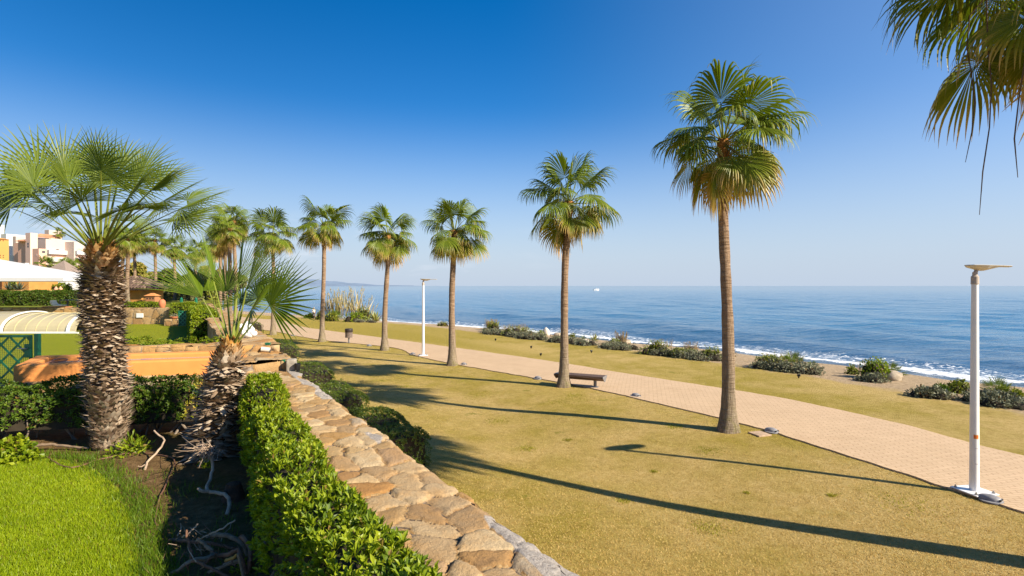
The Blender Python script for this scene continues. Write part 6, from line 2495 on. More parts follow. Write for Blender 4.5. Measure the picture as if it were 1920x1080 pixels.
# -- white canopy (a big square parasol)
M_CANVAS = m_plain('white_canvas', (0.55, 0.54, 0.53), 0.8, 0.03, 1.0)
cd = 35.0
tipx = ray(141, cd).x
zt = CAMZ + (HOR - 521) / F * 33.7
cc = Vector((tipx - 7.5, cd + 1.0, 0))
cn = empty('parasol', (cc.x, cc.y, GZ3), 'huge white square parasol over the terrace at the left edge', 'parasol')
m = MB()
hs_ = 3.85
ca_ = 0.05
crn = []
for sx_, sy_ in ((-1, -1), (1, -1), (1, 1), (-1, 1)):
    x_, y_ = sx_ * 7.4, sy_ * 2.3
    crn.append(Vector((x_ * math.cos(ca_) - y_ * math.sin(ca_), x_ * math.sin(ca_) + y_ * math.cos(ca_), zt - GZ3)))
apex = Vector((0, 0, CAMZ + (HOR - 477) / F * cd - GZ3))
V = crn + [apex] + [q - Vector((0, 0, 0.21)) for q in crn] + [q * 0.985 - Vector((0, 0, 0.05)) for q in crn] + [apex - Vector((0, 0, 0.06))]
fs = []
for i in range(4):
    j = (i + 1) % 4
    fs += [(i, j, 4), (i, 5 + i, 5 + j, j), (9 + i, 13, 9 + j), (9 + i, 9 + j, 5 + j, 5 + i)]
m.add(V, fs)
m.build('canvas', M_CANVAS, cn)
m = MB()
m.tube([(0, 0, 0), (0, 0, apex.z - 0.07)], 0.06, 14)
m.build('pole', M_WHITE, cn, True)
for q in crn:
    m = MB()
    m.tube([apex - Vector((0, 0, 0.10)), q - Vector((0, 0, 0.12))], 0.025, 8)
    m.build('rib', M_WHITE, cn, True)

# -- terracotta finial pillars, lounger, table
FG = 'terracotta pillars by the upper hedge'
for px, lab in ((105, 'left of the two terracotta-topped pillars by the upper hedge'), (113.5, 'right of the two terracotta-topped pillars by the upper hedge')):
    p = ray(px, 45.5, z=GZ3)
    fp = empty('pillar', p, lab, 'pillar', FG)
    m = MB()
    m.box((0, 0, 0.55), (0.26, 0.26, 1.1))
    m.build('shaft', M_OCHRE, fp, False, 0.01)
    m = MB()
    m.lathe((0, 0, 1.1), [(0.17, 0), (0.17, 0.05), (0.13, 0.08), (0.15, 0.18), (0.14, 0.28), (0.07, 0.36), (0.05, 0.42), (0.02, 0.46)], 16)
    m.build('finial', m_plain('pale_terracotta', (0.58, 0.30, 0.19), 0.8) if 'pale_terracotta' not in bpy.data.materials else bpy.data.materials['pale_terracotta'], fp, True)
p = ray(107, 37.6, z=GZ3)
lo = empty('sun_lounger', p, 'white sun lounger with curved headrest on an orange base, left of the shaggy trunk', 'sun lounger')
m = MB()
m.box((0, 0, 0.13), (1.7, 0.6, 0.06))
m.build('base', m_plain('faded_orange', (0.60, 0.24, 0.12), 0.7), lo, False, 0.01)
m = MB()
for y_ in (-0.25,):
    P_ = [(-0.7, 0.19), (0.0, 0.20), (0.25, 0.26), (0.4, 0.38), (0.42, 0.52)]
    m.prism([(0.35 - x_ if False else x_ * 0.7, y_, z_) for x_, z_ in P_] + [(x_ * 0.7 - 0.05, y_, z_ + 0.07) for x_, z_ in P_[::-1]], (0, 0.5, 0))
o = m.build('mattress', M_WHITE, lo)
o.scale = (-1, 1, 1)
p = ray(136, 39.5, z=GZ3)
tb = empty('garden_table', p, 'grey slatted garden table half behind the shaggy trunk', 'table')
m = MB()
for k in range(6):
    m.box((0, -0.4 + 0.16 * k, 0.55), (1.5, 0.13, 0.03))
m.build('table_top', M_BGREY, tb)
for sx_ in (-1, 1):
    for sy_ in (-1, 1):
        MB().box((sx_ * 0.65, sy_ * 0.35, 0.266), (0.06, 0.06, 0.532)).build('leg', M_BGREY, tb)

# ================================================================== buildings
M_PINK = m_plain('pink_render', (0.70, 0.47, 0.39), 0.9, 0.03, 0.4)
M_PINKW = m_plain('pale_render', (0.56, 0.44, 0.375), 0.9, 0.03, 0.4)
M_SALM = m_plain('salmon_render', (0.72, 0.42, 0.31), 0.9, 0.03, 0.4)
M_BWHITE = m_plain('white_render', (0.62, 0.59, 0.56), 0.9, 0.03, 0.4)
M_YOCH = m_plain('yellow_ochre_render', (0.60, 0.27, 0.075), 0.9, 0.05, 0.6)
M_WIN = m_plain('window_glass', (0.06, 0.065, 0.075), 0.15, 0.2, 1.0, spec=0.6)
M_RTILE = m_plain('clay_roof_tile', (0.45, 0.21, 0.11), 0.9, 0.25, 3.0)
BL_, BR_ = Vector((-0.954, 0.30, 0)), Vector((0.30, 0.954, 0))


def b_end(c, d, px):
    """how far along d from corner c the column px is reached"""
    k = (px - 960) / F
    den = d.x - k * d.y
    return (k * c.y - c.x) / den


def bbox(m, px0, pxc, px1, yt, yb_, d, depth_l=None):
    """building block with its near corner at column pxc, its two faces running to px0 and px1"""
    c = ray(pxc, d)
    zt_, zb_ = CAMZ + (HOR - yt) / F * d, CAMZ + (HOR - yb_) / F * d
    a = b_end(c, BL_, px0) if px0 < pxc else 3.0
    b = b_end(c, BR_, px1) if px1 > pxc else 3.0
    a, b = min(max(a, 0.5), 40), min(max(b, 0.5), 40)
    P_ = [c, c + BR_ * b, c + BR_ * b + BL_ * a, c + BL_ * a]
    m.prism([Vector((q.x, q.y, zb_)) for q in P_], (0, 0, zt_ - zb_))
    return c, a, b, zt_, zb_


def bwin(root, c, axis, s0, s1, z0, z1, mat=M_WIN, name='window', t=0.06):
    """window set in a face that starts at corner c and runs along axis"""
    nrm_ = Vector((axis.y, -axis.x, 0))
    if nrm_.y > 0:
        nrm_ = -nrm_
    m = MB()
    a, b = c + axis * s0 + nrm_ * t * 0.4, c + axis * s1 + nrm_ * t * 0.4
    m.prism([Vector((a.x, a.y, z0)), Vector((b.x, b.y, z0)), Vector((b.x, b.y, z1)), Vector((a.x, a.y, z1))], -nrm_ * t)
    return m.build(name, mat, root)


BD = 120.0


def zp(py, d=BD):
    return CAMZ + (HOR - py) / F * d


# pink block
pkb = empty('apartment_building', (0, 0, 0), 'pink and cream stepped apartment block with a tall corner tower', 'apartment building', 'apartment blocks on the rise at the left')
m = MB()
tw = bbox(m, 48, 57, 71, 436.5, 512, BD)
m.build('tower', M_PINK, pkb)
m = MB()
bbox(m, 26, 41, 50, 455, 512, BD + 4)
m.build('stair_wing', M_SALM, pkb)
m = MB()
cw = bbox(m, 34, 48.5, 49.5, 449, 512, BD + 1)
m.build('corner_wing', M_SALM, pkb)
rfm = MB()
c = ray(47, BD + 0.5)
z_ = zp(452)
rfm.add([c + Vector((-2.2, 0, 0)) + Vector((0, -0.6, z_)), c + Vector((0.5, -0.3, z_)), c + Vector((0.2, 3, z_)), c + Vector((-2.2, 3, z_)), c + Vector((-0.4, 1.2, z_ + 0.6))], [(0, 1, 4), (1, 2, 4), (2, 3, 4), (3, 0, 4), (0, 3, 2, 1)])
rfm.build('roof', M_RTILE, pkb)
m = MB()
bw = bbox(m, 61, 73, 88, 466, 512, BD - 5)
m.build('lower_block', M_SALM, pkb)
m = MB()
mb_ = bbox(m, 70, 86, 139, 448, 512, BD + 6)
m.build('main_block', M_PINKW, pkb)
m = MB()
rb = bbox(m, 122, 139, 160, 453, 512, BD + 9)
m.build('end_block', M_PINKW, pkb)
m = MB()
tp = bbox(m, 84, 92, 116, 431, 460, BD + 16)
m.build('roof_house', M_PINKW, pkb)
m = MB()
bbox(m, 66, 72, 96, 446, 470, BD + 10)
m.build('upper_terrace', M_PINK, pkb)
rfm = MB()
c = ray(72, BD + 9)
z_ = zp(445, BD + 9)
rfm.prism([c + Vector((-0.5, -0.6, z_)), c + BR_ * 5 + Vector((0, -0.6, z_)), c + BR_ * 5 + Vector((-1.5, 1.5, z_ + 0.8)), c + Vector((-1.0, 1.5, z_ + 0.8))], (0, 0, 0.25))
rfm.build('roof', M_RTILE, pkb)
# openings and balconies
for (cc_, ax_, s0, s1, y0_, y1_, mt, nm) in (
        (tw[0], BL_, 0.45, 0.9, 455, 458.5, M_WIN, 'window'), (tw[0], BL_, 0.45, 0.9, 460, 463.5, M_WIN, 'window'),
        (mb_[0], BR_, 1.0, 4.4, 477, 481.5, M_SALM, 'balcony_recess'), (mb_[0], BR_, 5.6, 9.5, 477, 480.5, M_YOCH, 'balcony_recess'),
        (mb_[0], BR_, 2.2, 2.8, 466, 471, M_WIN, 'window'), (mb_[0], BR_, 5.0, 6.2, 465, 468, M_PINK, 'window'),
        (mb_[0], BR_, 11.2, 12.0, 463.5, 467, M_PINK, 'window'), (mb_[0], BR_, 11.0, 11.9, 477.5, 482, M_SALM, 'window'),
        (rb[0], BR_, 0.6, 5.5, 466, 469, M_SALM, 'balcony_recess'), (rb[0], BR_, 0.6, 5.5, 478, 482, M_SALM, 'balcony_recess'),
        (bw[0], BR_, 0.6, 1.2, 470, 474, M_WIN, 'window'), (bw[0], BL_, 0.5, 1.0, 476, 480, M_PINK, 'window')):
    dd_ = cc_.y
    bwin(pkb, cc_, ax_, s0, s1, zp(y1_, dd_), zp(y0_, dd_), mt, nm)
for (cc_, s0, s1, y0_, y1_) in ((mb_[0], 0.2, 9.8, 482, 490), (mb_[0], 0.2, 9.8, 468.5, 476), (rb[0], 0.2, 6.0, 470, 477), (rb[0], 0.2, 6.0, 482.5, 489)):
    m = MB()
    nrm_ = Vector((BR_.y, -BR_.x, 0))
    a, b = cc_ + BR_ * s0 + nrm_ * 0.06, cc_ + BR_ * s1 + nrm_ * 0.06
    z0_, z1_ = zp(y1_, cc_.y), zp(y0_, cc_.y)
    m.prism([Vector((a.x, a.y, z0_)), Vector((b.x, b.y, z0_)), Vector((b.x, b.y, z1_)), Vector((a.x, a.y, z1_))], nrm_ * 0.8)
    m.build('balcony', M_BWHITE, pkb)
# white block behind
wb = empty('apartment_building', (0, 0, 0), 'white apartment block at the far left, behind the ochre house', 'apartment building', 'apartment blocks on the rise at the left')
m = MB()
bbox(m, -30, -5, 8.5, 421, 512, BD + 22)
m.build('tower', M_BWHITE, wb)
m = MB()
wm = bbox(m, 2, 12, 48, 438.5, 512, BD + 20)
m.build('main_block', M_BWHITE, wb)
bwin(wb, wm[0], BR_, 4.0, 8.5, zp(459, wm[0].y), zp(451, wm[0].y), M_WIN)
bwin(wb, wm[0], BR_, 4.0, 7.0, zp(478, wm[0].y), zp(472, wm[0].y), M_WIN)
m = MB()
bbox(m, 10, 24, 34, 479, 512, BD + 6)
m.build('front_terrace', M_BWHITE, wb)
m = MB()
bbox(m, 24, 30, 47, 443, 512, BD + 18)
m.build('side_wing', M_PINKW, wb)
# ochre house with a small pyramid roof
oh = empty('house', (0, 0, 0), 'ochre house with a flat pyramid roof and square holes, cut by the left edge', 'house')
m = MB()
oc = bbox(m, -60, -20, 17, 447, 512, 92.0)
m.build('wall', M_YOCH, oh)
nf = Vector((BR_.y, -BR_.x, 0))
rfm = MB()
z_ = zp(447, 92)
c = oc[0]
b_ = oc[2]
P4 = [c - BR_ * 0.2 - BL_ * 0.2, c + BR_ * (b_ + 0.2) - BL_ * 0.2, c + BR_ * (b_ + 0.2) + BL_ * 3.2, c - BR_ * 0.2 + BL_ * 3.2]
ap = (P4[0] + P4[1] + P4[2] + P4[3]) / 4
rfm.add([Vector((q.x, q.y, z_ + 0.01)) for q in P4] + [Vector((ap.x, ap.y, z_ + 0.5))], [(0, 1, 4), (1, 2, 4), (2, 3, 4), (3, 0, 4), (0, 3, 2, 1)])
rfm.build('roof', M_YOCH, oh)
for k in range(3):
    bwin(oh, c, BR_, b_ - 0.5 - 0.42 * (k + 1), b_ - 0.5 - 0.42 * (k + 1) + 0.16, zp(450.5, 92), zp(448.8, 92), M_DARK, 'wall_hole')
for k in range(2):
    for z2 in (477, 480.5):
        bwin(oh, c, BR_, b_ - 0.5 - 0.42 * (k + 1), b_ - 0.5 - 0.42 * (k + 1) + 0.16, zp(z2 + 1.6, 92), zp(z2, 92), M_DARK, 'wall_hole')
bwin(oh, c, BR_, b_ - 3.2, b_ - 1.6, zp(487, 92), zp(476, 92), M_DARK, 'archway')
# grey hip roof building
gh_ = empty('house', (0, 0, 0), 'low house showing only its grey-brown pyramid roof, between the parasol and the shaggy trunk', 'house')
d_ = 74.0
m = MB()
c = ray(98, d_)
m.box((c.x, c.y + 2, (zp(517, d_) + GZ3) / 2), (3.4, 3.4, zp(517, d_) - GZ3))
m.build('wall', M_BWHITE, gh_)
m = MB()
z_ = zp(516, d_)
m.add([(c.x - 2.1, c.y, z_), (c.x + 2.0, c.y, z_), (c.x + 2.0, c.y + 4, z_), (c.x - 2.1, c.y + 4, z_), (c.x - 0.05, c.y + 2, zp(488, d_ + 2))], [(0, 1, 4), (1, 2, 4), (2, 3, 4), (3, 0, 4), (0, 3, 2, 1)])
m.build('roof', m_plain('grey_thatch', (0.25, 0.19, 0.155), 0.95, 0.2, 8.0, 0.6, bscale=12.0), gh_)
# white houses lower down
wh = empty('house', (0, 0, 0), 'small white house with a grey window, right beside the shaggy trunk', 'house')
m = MB()
hw2 = bbox(m, 108, 126, 158, 506, 545, 86.0)
m.build('wall', M_BWHITE, wh)
bwin(wh, hw2[0], BR_, 0.8, 1.8, zp(522, 86), zp(515, 86), M_WIN)
wh2 = empty('garden_wall', (0, 0, 0), 'stepped white garden wall left of the grey pyramid roof', 'wall')
m = MB()
bbox(m, 30, 47, 55, 493, 545, 100.0)
bbox(m, 50, 66, 74, 500, 545, 98.0)
m.build('wall_panel', M_BWHITE, wh2)
# orange house under the parasol
oh2 = empty('house', (0, 0, 0), 'orange house wall with dark doorways seen below the parasol', 'house')
d_ = 47.0
x0, x1 = ray(-80, d_).x, ray(54, d_).x
m = MB()
m.box(((x0 + x1) / 2, d_ + 1.5, GZ3 + 1.5), (x1 - x0, 3, 3.0))
m.build('wall', M_OCHRE, oh2)
for a, b in ((-12, 4), (18, 31)):
    xa, xb = ray(a, d_).x, ray(b, d_).x
    m = MB()
    m.box(((xa + xb) / 2, d_ - 0.01, GZ3 + 1.05), (xb - xa, 0.06, 2.1))
    m.build('doorway', m_plain('dark_doorway', (0.09, 0.035, 0.012), 0.8) if a < 0 else bpy.data.materials['dark_doorway'], oh2)
m = MB()
m.box((ray(25, 46).x, 45.0, GZ3 + 0.62), (ray(102, 45).x - ray(-80, 45).x, 0.25, 1.24))
o = m.build('garden_wall', m_plain('pale_orange_render', (0.62, 0.36, 0.15), 0.9), None, False, 0.02)
tag(o, 'low pale orange wall running just above the long tall hedge', 'wall')
PGp = 'potted agaves at the orange house'
rosette('agave', ray(17, 45.6, 544), 16, 0.75, 0.06, 80, 15, M_AGAVE_D, 'left grey agave against the orange house', 'agave', 21, PGp)
rosette('agave', ray(37, 45.6, 544), 18, 0.85, 0.06, 80, 15, M_AGAVE_D, 'right grey agave against the orange house', 'agave', 22, PGp)
blob_shrub('shrub', ray(26, 46.0, 545), 0.35, 0.3, 1.0, 300, 0.2, 0.06, M_SHRUB, 'upright green shrub between the two grey agaves at the orange house', 'shrub', None, 171)

# ================================================================== background trees
def tree(px, d, top, wpx, seed, label, mat=None, n=1500, name='tree', base=None, squash=1.0):
    rng = np.random.default_rng(seed)
    x = (px - 960) / F * d
    zb_ = GZ3 if base is None else base
    H = CAMZ + (HOR - top) / F * d - zb_
    r = wpx * 1.45 / 2 / F * d
    root = empty(name, (x, d, zb_), label, 'tree', 'leafy trees behind the pavilion')
    m = MB()
    m.tube([(0, 0, -0.1), (0.1 * r, 0, H * 0.25), (-0.05 * r, 0.1, H * 0.55)], [0.045 * H, 0.032 * H, 0.015 * H], 8)
    for k in range(5):
        a = k * 1.3 + seed
        m.tube([(0.05 * r, 0, H * (0.25 + 0.05 * k)), (math.cos(a) * r * 0.55, math.sin(a) * r * 0.55, H * (0.5 + 0.07 * k))], [0.02 * H, 0.008 * H], 6)
    m.build('trunk', M_BRANCH, root, True)
    L = 13
    la_, lz = rng.random(L) * 6.28, rng.uniform(0.22, 0.82, L)
    lr = r * 0.62 * np.sqrt(rng.random(L)) * np.sqrt(np.clip(1.1 - lz, 0.1, 1))* 1.35
    sz = r * rng.uniform(0.26, 0.46, L)
    k = rng.integers(0, L, n)
    u = rng.normal(0, 1, (n, 3))
    u /= np.linalg.norm(u, axis=1)[:, None]
    rad = sz[k] * rng.random(n) ** 0.3
    P = np.stack([np.cos(la_[k]) * lr[k] + u[:, 0] * rad, np.sin(la_[k]) * lr[k] + u[:, 1] * rad, H * lz[k] + u[:, 2] * rad * 0.8 * squash], 1)
    P[:, 2] = np.clip(P[:, 2], 0.1, H)
    G = u + np.array([0, 0, 0.4]) + rng.normal(0, 0.4, (n, 3))
    V, Fq = whorls(P, G / np.linalg.norm(G, axis=1)[:, None], 4, 0.42 * r / 3 + 0.16, 0.09 * r / 3 + 0.04, rng, 1.1)
    mesh_np('crown', V, Fq, mat or M_WOOD, root)


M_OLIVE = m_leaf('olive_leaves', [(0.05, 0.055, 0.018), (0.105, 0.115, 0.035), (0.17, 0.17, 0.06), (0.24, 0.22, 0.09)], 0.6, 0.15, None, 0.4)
M_PALMY = m_leaf('yellowish_palm_mass', [(0.08, 0.09, 0.01), (0.20, 0.19, 0.02), (0.34, 0.27, 0.05), (0.40, 0.26, 0.09)], 0.6, 0.2, None, 0.5)  # foliage running from olive to yellow and orange-brown
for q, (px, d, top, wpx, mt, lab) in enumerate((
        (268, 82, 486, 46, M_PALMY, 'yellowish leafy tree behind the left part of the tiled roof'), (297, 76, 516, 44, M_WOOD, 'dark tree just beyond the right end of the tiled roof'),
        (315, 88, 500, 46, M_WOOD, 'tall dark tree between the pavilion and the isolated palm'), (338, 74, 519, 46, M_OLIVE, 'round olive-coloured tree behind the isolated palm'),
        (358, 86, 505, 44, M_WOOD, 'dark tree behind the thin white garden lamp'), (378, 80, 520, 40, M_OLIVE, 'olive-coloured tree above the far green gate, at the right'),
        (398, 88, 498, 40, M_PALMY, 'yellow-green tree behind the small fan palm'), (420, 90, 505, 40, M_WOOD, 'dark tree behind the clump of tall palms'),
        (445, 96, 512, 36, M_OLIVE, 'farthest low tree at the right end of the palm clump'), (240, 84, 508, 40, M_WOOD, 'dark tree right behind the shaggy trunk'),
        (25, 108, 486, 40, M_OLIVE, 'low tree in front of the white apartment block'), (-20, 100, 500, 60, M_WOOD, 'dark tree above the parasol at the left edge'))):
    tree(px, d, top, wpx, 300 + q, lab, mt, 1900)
for q, (px, d, w_, lab) in enumerate(((318, 66, 24, 'pale dry reeds below the isolated palm'), (355, 66, 26, 'pale dry reeds around the thin white garden lamp'), (388, 62, 26, 'pale dry reeds left of the clump of tall palms'))):
    tuft('reed_clump', ray(px, d, z=GZ3 - 0.1), 150, 2.2, w_ / 2 / F * d, M_REED, lab, 'reeds', 320 + q, 0.4, 'dry reeds beyond the far green gate', 0.03, 0.35)
for q, (px, d, w_, h_, mt, lab) in enumerate(((300, 54, 40, 30, M_OLIVE, 'low olive-coloured shrub right of the pavilion wall'), (322, 60, 44, 34, M_SHRUB, 'broad shrub at the foot of the isolated palm'), (352, 58, 46, 30, M_OLIVE, 'low shrub around the foot of the thin white garden lamp'),
                                   (380, 60, 44, 36, M_SHRUB, 'shrub behind the green post, right of the thin white garden lamp'), (405, 62, 40, 34, M_OLIVE, 'shrub at the foot of the clump of tall palms'))):
    p_ = ray(px, d, z=GZ3 - 0.1)
    blob_shrub('shrub', p_, w_ / 2 / F * d * 1.1, w_ / 2 / F * d * 0.8, h_ / F * d, 1500, 0.30, 0.07, mt, lab, 'shrub', 'shrubs beyond the far green gate', 400 + q)
# rooftop palm
o_ = wash_palm(ray(112.5, BD + 13, z=zp(448, BD + 13)), 1.5, 0.2, 0.12, (0, 0), 60, 'little palm growing on the roof terrace of the pink block', 18, 0.75, None)

# ================================================================== walking person
pp = gt(588.5, 597.5)


def skin_mesh(name, verts, edges, rads, mat, parent, sub=2):
    me = bpy.data.meshes.new(name)
    me.from_pydata(verts, edges, [])
    o = bpy.data.objects.new(name, me)
    COL.objects.link(o)
    o.parent = parent
    md = o.modifiers.new('skin', 'SKIN')
    md.use_smooth_shade = True
    if not me.skin_vertices:
        bpy.context.view_layer.objects.active = o
        bpy.ops.mesh.customdata_skin_add()
    for i, r in enumerate(rads):
        me.skin_vertices[0].data[i].radius = (r, r) if not isinstance(r, tuple) else r
    me.skin_vertices[0].data[0].use_root = True
    s = o.modifiers.new('sub', 'SUBSURF')
    s.levels = s.render_levels = sub
    me.materials.append(mat)
    return o


hgt = 21.0 / F * pp.y
ps = hgt / 1.72
per = empty('person', pp, 'person in a pale shirt and brown trousers walking along the lawn edge by the shore', 'person', None, 0.4)
per.scale = (ps, ps, ps)
SKIN_ = m_plain('skin', (0.45, 0.27, 0.19), 0.6)
V = [(0, 0, 0.92), (0, 0, 1.10), (0, 0.01, 1.34), (0, 0.0, 1.46), (0, -0.01, 1.54), (0, -0.02, 1.63), (0, -0.01, 1.70),
     (0.10, 0, 0.88), (0.11, -0.10, 0.50), (0.11, -0.08, 0.09), (0.11, -0.20, 0.03),
     (-0.10, 0, 0.88), (-0.11, 0.12, 0.50), (-0.11, 0.26, 0.14), (-0.11, 0.17, 0.03),
     (0.19, 0.01, 1.40), (0.25, 0.06, 1.12), (0.24, -0.02, 0.88), (0.24, -0.05, 0.79),
     (-0.19, 0.01, 1.40), (-0.25, -0.03, 1.12), (-0.23, -0.14, 0.92), (-0.22, -0.18, 0.84)]
E = [(0, 1), (1, 2), (2, 3), (3, 4), (4, 5), (5, 6), (0, 7), (7, 8), (8, 9), (9, 10), (0, 11), (11, 12), (12, 13), (13, 14), (2, 15), (15, 16), (16, 17), (17, 18), (2, 19), (19, 20), (20, 21), (21, 22)]
RD = [(0.13, 0.10), (0.125, 0.095), (0.15, 0.10), 0.055, 0.07, 0.095, 0.07, 0.085, 0.058, 0.042, 0.035, 0.085, 0.058, 0.042, 0.035, 0.058, 0.045, 0.034, 0.03, 0.058, 0.045, 0.034, 0.03]
skin_mesh('body', V, E, RD, SKIN_, per)
skin_mesh('shirt', [V[1]] + [(0, 0, 0.95)] + [V[2], (0, 0, 1.44), V[15], V[16], (0.245, 0.0, 0.93), V[19], V[20], (-0.232, -0.12, 0.96)],
          [(0, 1), (0, 2), (2, 3), (2, 4), (4, 5), (5, 6), (2, 7), (7, 8), (8, 9)],
          [(0.15, 0.12), (0.155, 0.125), (0.175, 0.125), 0.07, 0.075, 0.06, 0.048, 0.075, 0.06, 0.048], m_plain('pale_shirt', (0.72, 0.66, 0.55), 0.85), per)
skin_mesh('trousers', [V[0], V[7], V[8], (0.11, -0.08, 0.12), V[11], V[12], (-0.11, 0.255, 0.17), (0, 0, 1.0)], [(0, 1), (1, 2), (2, 3), (0, 4), (4, 5), (5, 6), (0, 7)],
          [(0.15, 0.12), 0.105, 0.078, 0.066, 0.105, 0.078, 0.066, (0.15, 0.12)], m_plain('brown_trousers', (0.13, 0.085, 0.065), 0.85), per)
m = MB()
m.lathe((0, -0.01, 1.655), [(0.104, -0.02), (0.108, 0.03), (0.095, 0.075), (0.05, 0.105), (0.01, 0.11)], 16)
m.build('hair', m_plain('grey_hair', (0.35, 0.31, 0.27), 0.8), per, True)

# ================================================================== motor boat far out
bd = 620.0
bpz = ray(1118, bd, z=SEAZ + 0.05)
bt = empty('boat', bpz, 'tiny white motor boat far out on the sea', 'boat', None, 0.15)
m = MB()
V, fs = [], []
n = 9
for k in range(n):
    t = k / (n - 1)
    x_ = -3.3 + 6.6 * t
    w_ = 1.15 * (1 - max(0, t - 0.45) ** 2 / 0.31)
    w_ = max(w_, 0.05)
    sh_ = 1.15 + 0.75 * t ** 2
    V += [(x_, -w_, sh_), (x_, -w_ * 0.75, 0.0), (x_, 0, -0.25 + 0.3 * max(0, t - 0.7)), (x_, w_ * 0.75, 0.0), (x_, w_, sh_)]
for k in range(n - 1):
    for j in range(5):
        j2 = (j + 1) % 5
        fs.append((k * 5 + j, k * 5 + j2, (k + 1) * 5 + j2, (k + 1) * 5 + j))
fs += [(0, 1, 2, 3, 4), tuple((n - 1) * 5 + j for j in range(5))]
m.add(V, fs)
m.build('hull', M_WHITE, bt)
m = MB()
m.prism([(-0.9, -0.7, 1.5), (1.3, -0.7, 1.5), (0.6, -0.7, 2.4), (-0.7, -0.7, 2.5)], (0, 1.4, 0))
cb = m.build('cabin', M_WHITE, bt)
m = MB()
m.box((0.0, 0, 2.0), (1.0, 1.43, 0.4))
m.build('window', M_WIN, cb)
m = MB()
m.box((-3.2, 0, 1.0), (0.5, 0.5, 1.3))
m.build('outboard_motor', M_DARK, bt, False, 0.05)

# ================================================================== dead wood in the near bed
def wob(p, q, n, amp, rng):
    p, q = Vector(p), Vector(q)
    out = []
    for k in range(n):
        t = k / (n - 1)
        w_ = math.sin(t * PI) * amp
        out.append(p.lerp(q, t) + Vector((rng.normal(0, w_), rng.normal(0, w_), rng.normal(0, w_ * 0.6))))
    return out


def pxl(pts, z):
    """photo pixels to points at given heights above the near garden"""
    return [gp(px, py, GZ + h) for (px, py), h in zip(pts, z)]


rng = np.random.default_rng(5)
M_DRYW = m_plain('dry_grey_wood', (0.22, 0.15, 0.095), 0.9, 0.45, 9.0, 0.7)
M_BRNW = m_plain('reddish_dead_wood', (0.17, 0.085, 0.05), 0.85, 0.4, 9.0, 0.6)
M_PALEW = m_plain('bleached_wood', (0.40, 0.285, 0.20), 0.9, 0.3, 9.0, 0.5)


def wood(name, root, pts, hs, r0, r1, mat, n=14):
    P_ = pxl(pts, hs)
    C_ = catmull(P_, n)
    C_ = [c + Vector((rng.normal(0, 0.004), rng.normal(0, 0.004), rng.normal(0, 0.004))) for c in C_]
    m = MB()
    m.tube([c - root.location for c in C_], [r0 + (r1 - r0) * k / (n - 1) for k in range(n)], 9)
    return m.build(name, mat, root, True)


ds = empty('branch_heap', gp(410, 1062, GZ), 'tangled heap of bare reddish-grey dead branches on the dark bed soil', 'branch heap')  # pile of loose cut branches, gathered under one root
for pts, hs, r0, r1, mt in (
        ([(318, 1013), (360, 1016), (400, 1020), (445, 1030)], (0.02, 0.09, 0.13, 0.06), 0.020, 0.016, M_BRNW),
        ([(398, 1003), (425, 1006), (448, 1016), (460, 1030), (466, 1052)], (0.2, 0.24, 0.22, 0.14, 0.02), 0.026, 0.020, M_DRYW),
        ([(447, 1012), (456, 1008), (466, 1025), (468, 1050), (462, 1075)], (0.22, 0.27, 0.25, 0.16, 0.02), 0.026, 0.022, M_BRNW),
        ([(376, 1062), (400, 1044), (426, 1042), (444, 1030), (452, 1046), (458, 1074)], (0.05, 0.12, 0.2, 0.26, 0.2, 0.05), 0.018, 0.024, M_BRNW),
        ([(318, 1078), (340, 1066), (360, 1052), (392, 1046), (404, 1040)], (0.02, 0.1, 0.14, 0.16, 0.14), 0.014, 0.024, M_DRYW),
        ([(347, 995), (352, 1020), (358, 1040), (350, 1066)], (0.36, 0.24, 0.16, 0.02), 0.010, 0.016, M_BRNW),
        ([(360, 1052), (380, 1060), (410, 1074), (430, 1084)], (0.16, 0.16, 0.10, 0.05), 0.014, 0.014, M_BRNW),
        ([(370, 1012), (388, 1026), (402, 1042)], (0.28, 0.22, 0.14), 0.014, 0.022, M_DRYW),
        ([(366, 1016), (388, 1004), (408, 995), (441, 976)], (0.2, 0.3, 0.36, 0.42), 0.008, 0.008, M_PALEW),
        ([(340, 1008), (352, 1002), (370, 984)], (0.28, 0.32, 0.40), 0.006, 0.009, M_PALEW),
        ([(422, 1052), (434, 1048), (444, 1042)], (0.18, 0.22, 0.26), 0.016, 0.012, m_plain('fresh_cut_wood', (0.42, 0.22, 0.05), 0.8)),
        ([(390, 1075), (420, 1062), (448, 1050)], (0.03, 0.1, 0.16), 0.016, 0.018, M_DRYW)):
    wood('branch', ds, pts, hs, r0, r1, mt)
for k in range(34):
    a = (rng.uniform(326, 452), rng.uniform(1000, 1072))
    b = (a[0] + rng.normal(0, 26), a[1] - rng.uniform(2, 32))
    wood('twig', ds, [a, ((a[0] + b[0]) / 2 + rng.normal(0, 4), (a[1] + b[1]) / 2), b], (rng.uniform(0.03, 0.2), 0.2, rng.uniform(0.1, 0.34)), 0.0055, 0.0025, (M_DRYW, M_PALEW, M_BRNW)[k % 3], 5)

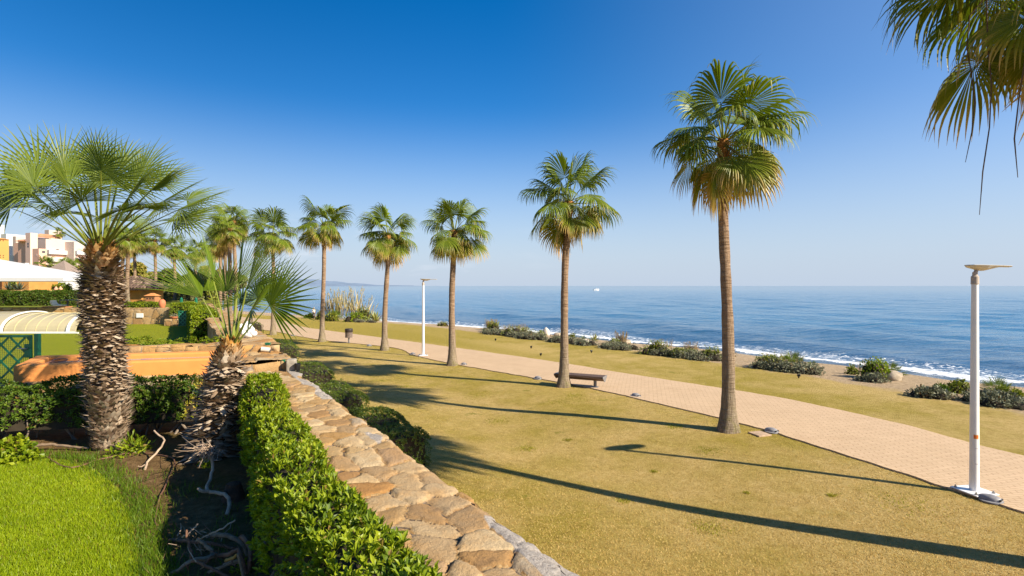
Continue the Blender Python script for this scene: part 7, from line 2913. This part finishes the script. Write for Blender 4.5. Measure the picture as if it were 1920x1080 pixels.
# crooked bleached stem with a broom of dry twigs
cs = empty('dead_branch', gp(422, 964, GZ), 'crooked bleached dead stem with dry twigs at the foot of the small fan palm', 'dead stem')
wood('stem', cs, [(424, 966), (430, 948), (424, 930), (404, 924), (388, 920), (392, 900), (398, 880), (396, 862), (392, 846)], (0.02, 0.10, 0.16, 0.16, 0.16, 0.22, 0.3, 0.38, 0.45), 0.024, 0.018, M_PALEW, 26)
wood('stub', cs, [(388, 922), (378, 922), (372, 917)], (0.16, 0.18, 0.2), 0.024, 0.020, M_PALEW, 6)
for k in range(60):
    a = (392 + rng.normal(0, 8), 844 + rng.normal(0, 4))
    b = (a[0] - abs(rng.normal(14, 16)) + 6, a[1] + rng.normal(2, 13))
    wood('twig', cs, [a, ((a[0] + b[0]) / 2, (a[1] + b[1]) / 2 + rng.normal(0, 2)), b], (0.45, 0.48 + rng.normal(0, 0.04), 0.48 + rng.normal(0, 0.1)), 0.006, 0.003, M_PALEW, 5)
blob_shrub('leaf_sprig', gp(388, 889, GZ) + Vector((0, 0, 0.10)), 0.10, 0.09, 0.18, 60, 0.06, 0.018, M_HEDGE, 'little green sprig on the crooked dead stem', 'sprig', None, 181, 0, 0, 5, False)
blob_shrub('leaf_sprig', gp(452, 1072, GZ), 0.08, 0.07, 0.16, 60, 0.06, 0.02, M_HEDGE, 'little green sprig at the right end of the dead branch heap', 'sprig', None, 182, 0, 0, 5, False)

st = empty('stick', gp(272, 878, GZ), 'pale crooked stick propped up left of the small fan palm', 'stick')
wood('branch', st, [(270, 880), (276, 866), (292, 850), (308, 826), (300, 818), (288, 808)], (0.0, 0.06, 0.16, 0.32, 0.38, 0.45), 0.018, 0.012, M_PALEW, 16)
wood('twig', st, [(270, 872), (262, 876), (258, 874)], (0.03, 0.04, 0.08), 0.012, 0.007, M_PALEW, 5)
lo_ = gp(60, 838, GZ)
lgm = empty('log', lo_, 'thin grey log lying along the foot of the dark hedge', 'log')
wood('branch', lgm, [(62, 837), (85, 834), (115, 836), (165, 841)], (0.06, 0.08, 0.06, 0.03), 0.026, 0.018, M_DRYW, 16)
hp_ = empty('irrigation_pipe', gp(210, 866, GZ), 'thin brown irrigation pipe looping over the bed beside the lawn', 'pipe')
wood('pipe', hp_, [(-20, 858), (60, 846), (125, 877), (180, 863), (235, 851), (285, 851), (325, 862), (318, 890), (300, 930), (290, 968), (292, 985)], (0.02,) * 11, 0.011, 0.011, m_plain('brown_pipe', (0.17, 0.085, 0.05), 0.6, 0.2), 60)
stp = gp(437, 938, GZ)
m = MB()
m.lathe((0, 0, 0), [(0.16, -0.02), (0.14, 0.05), (0.11, 0.14), (0.09, 0.22), (0.03, 0.24)], 14)
o = m.build('tree_stump', m_plain('fibrous_stump', (0.07, 0.035, 0.02), 0.95, 0.5, 20.0, 0.9), None, True)
o.location = stp
tag(o, 'small dark fibrous stump in the shade of the near hedge', 'stump')
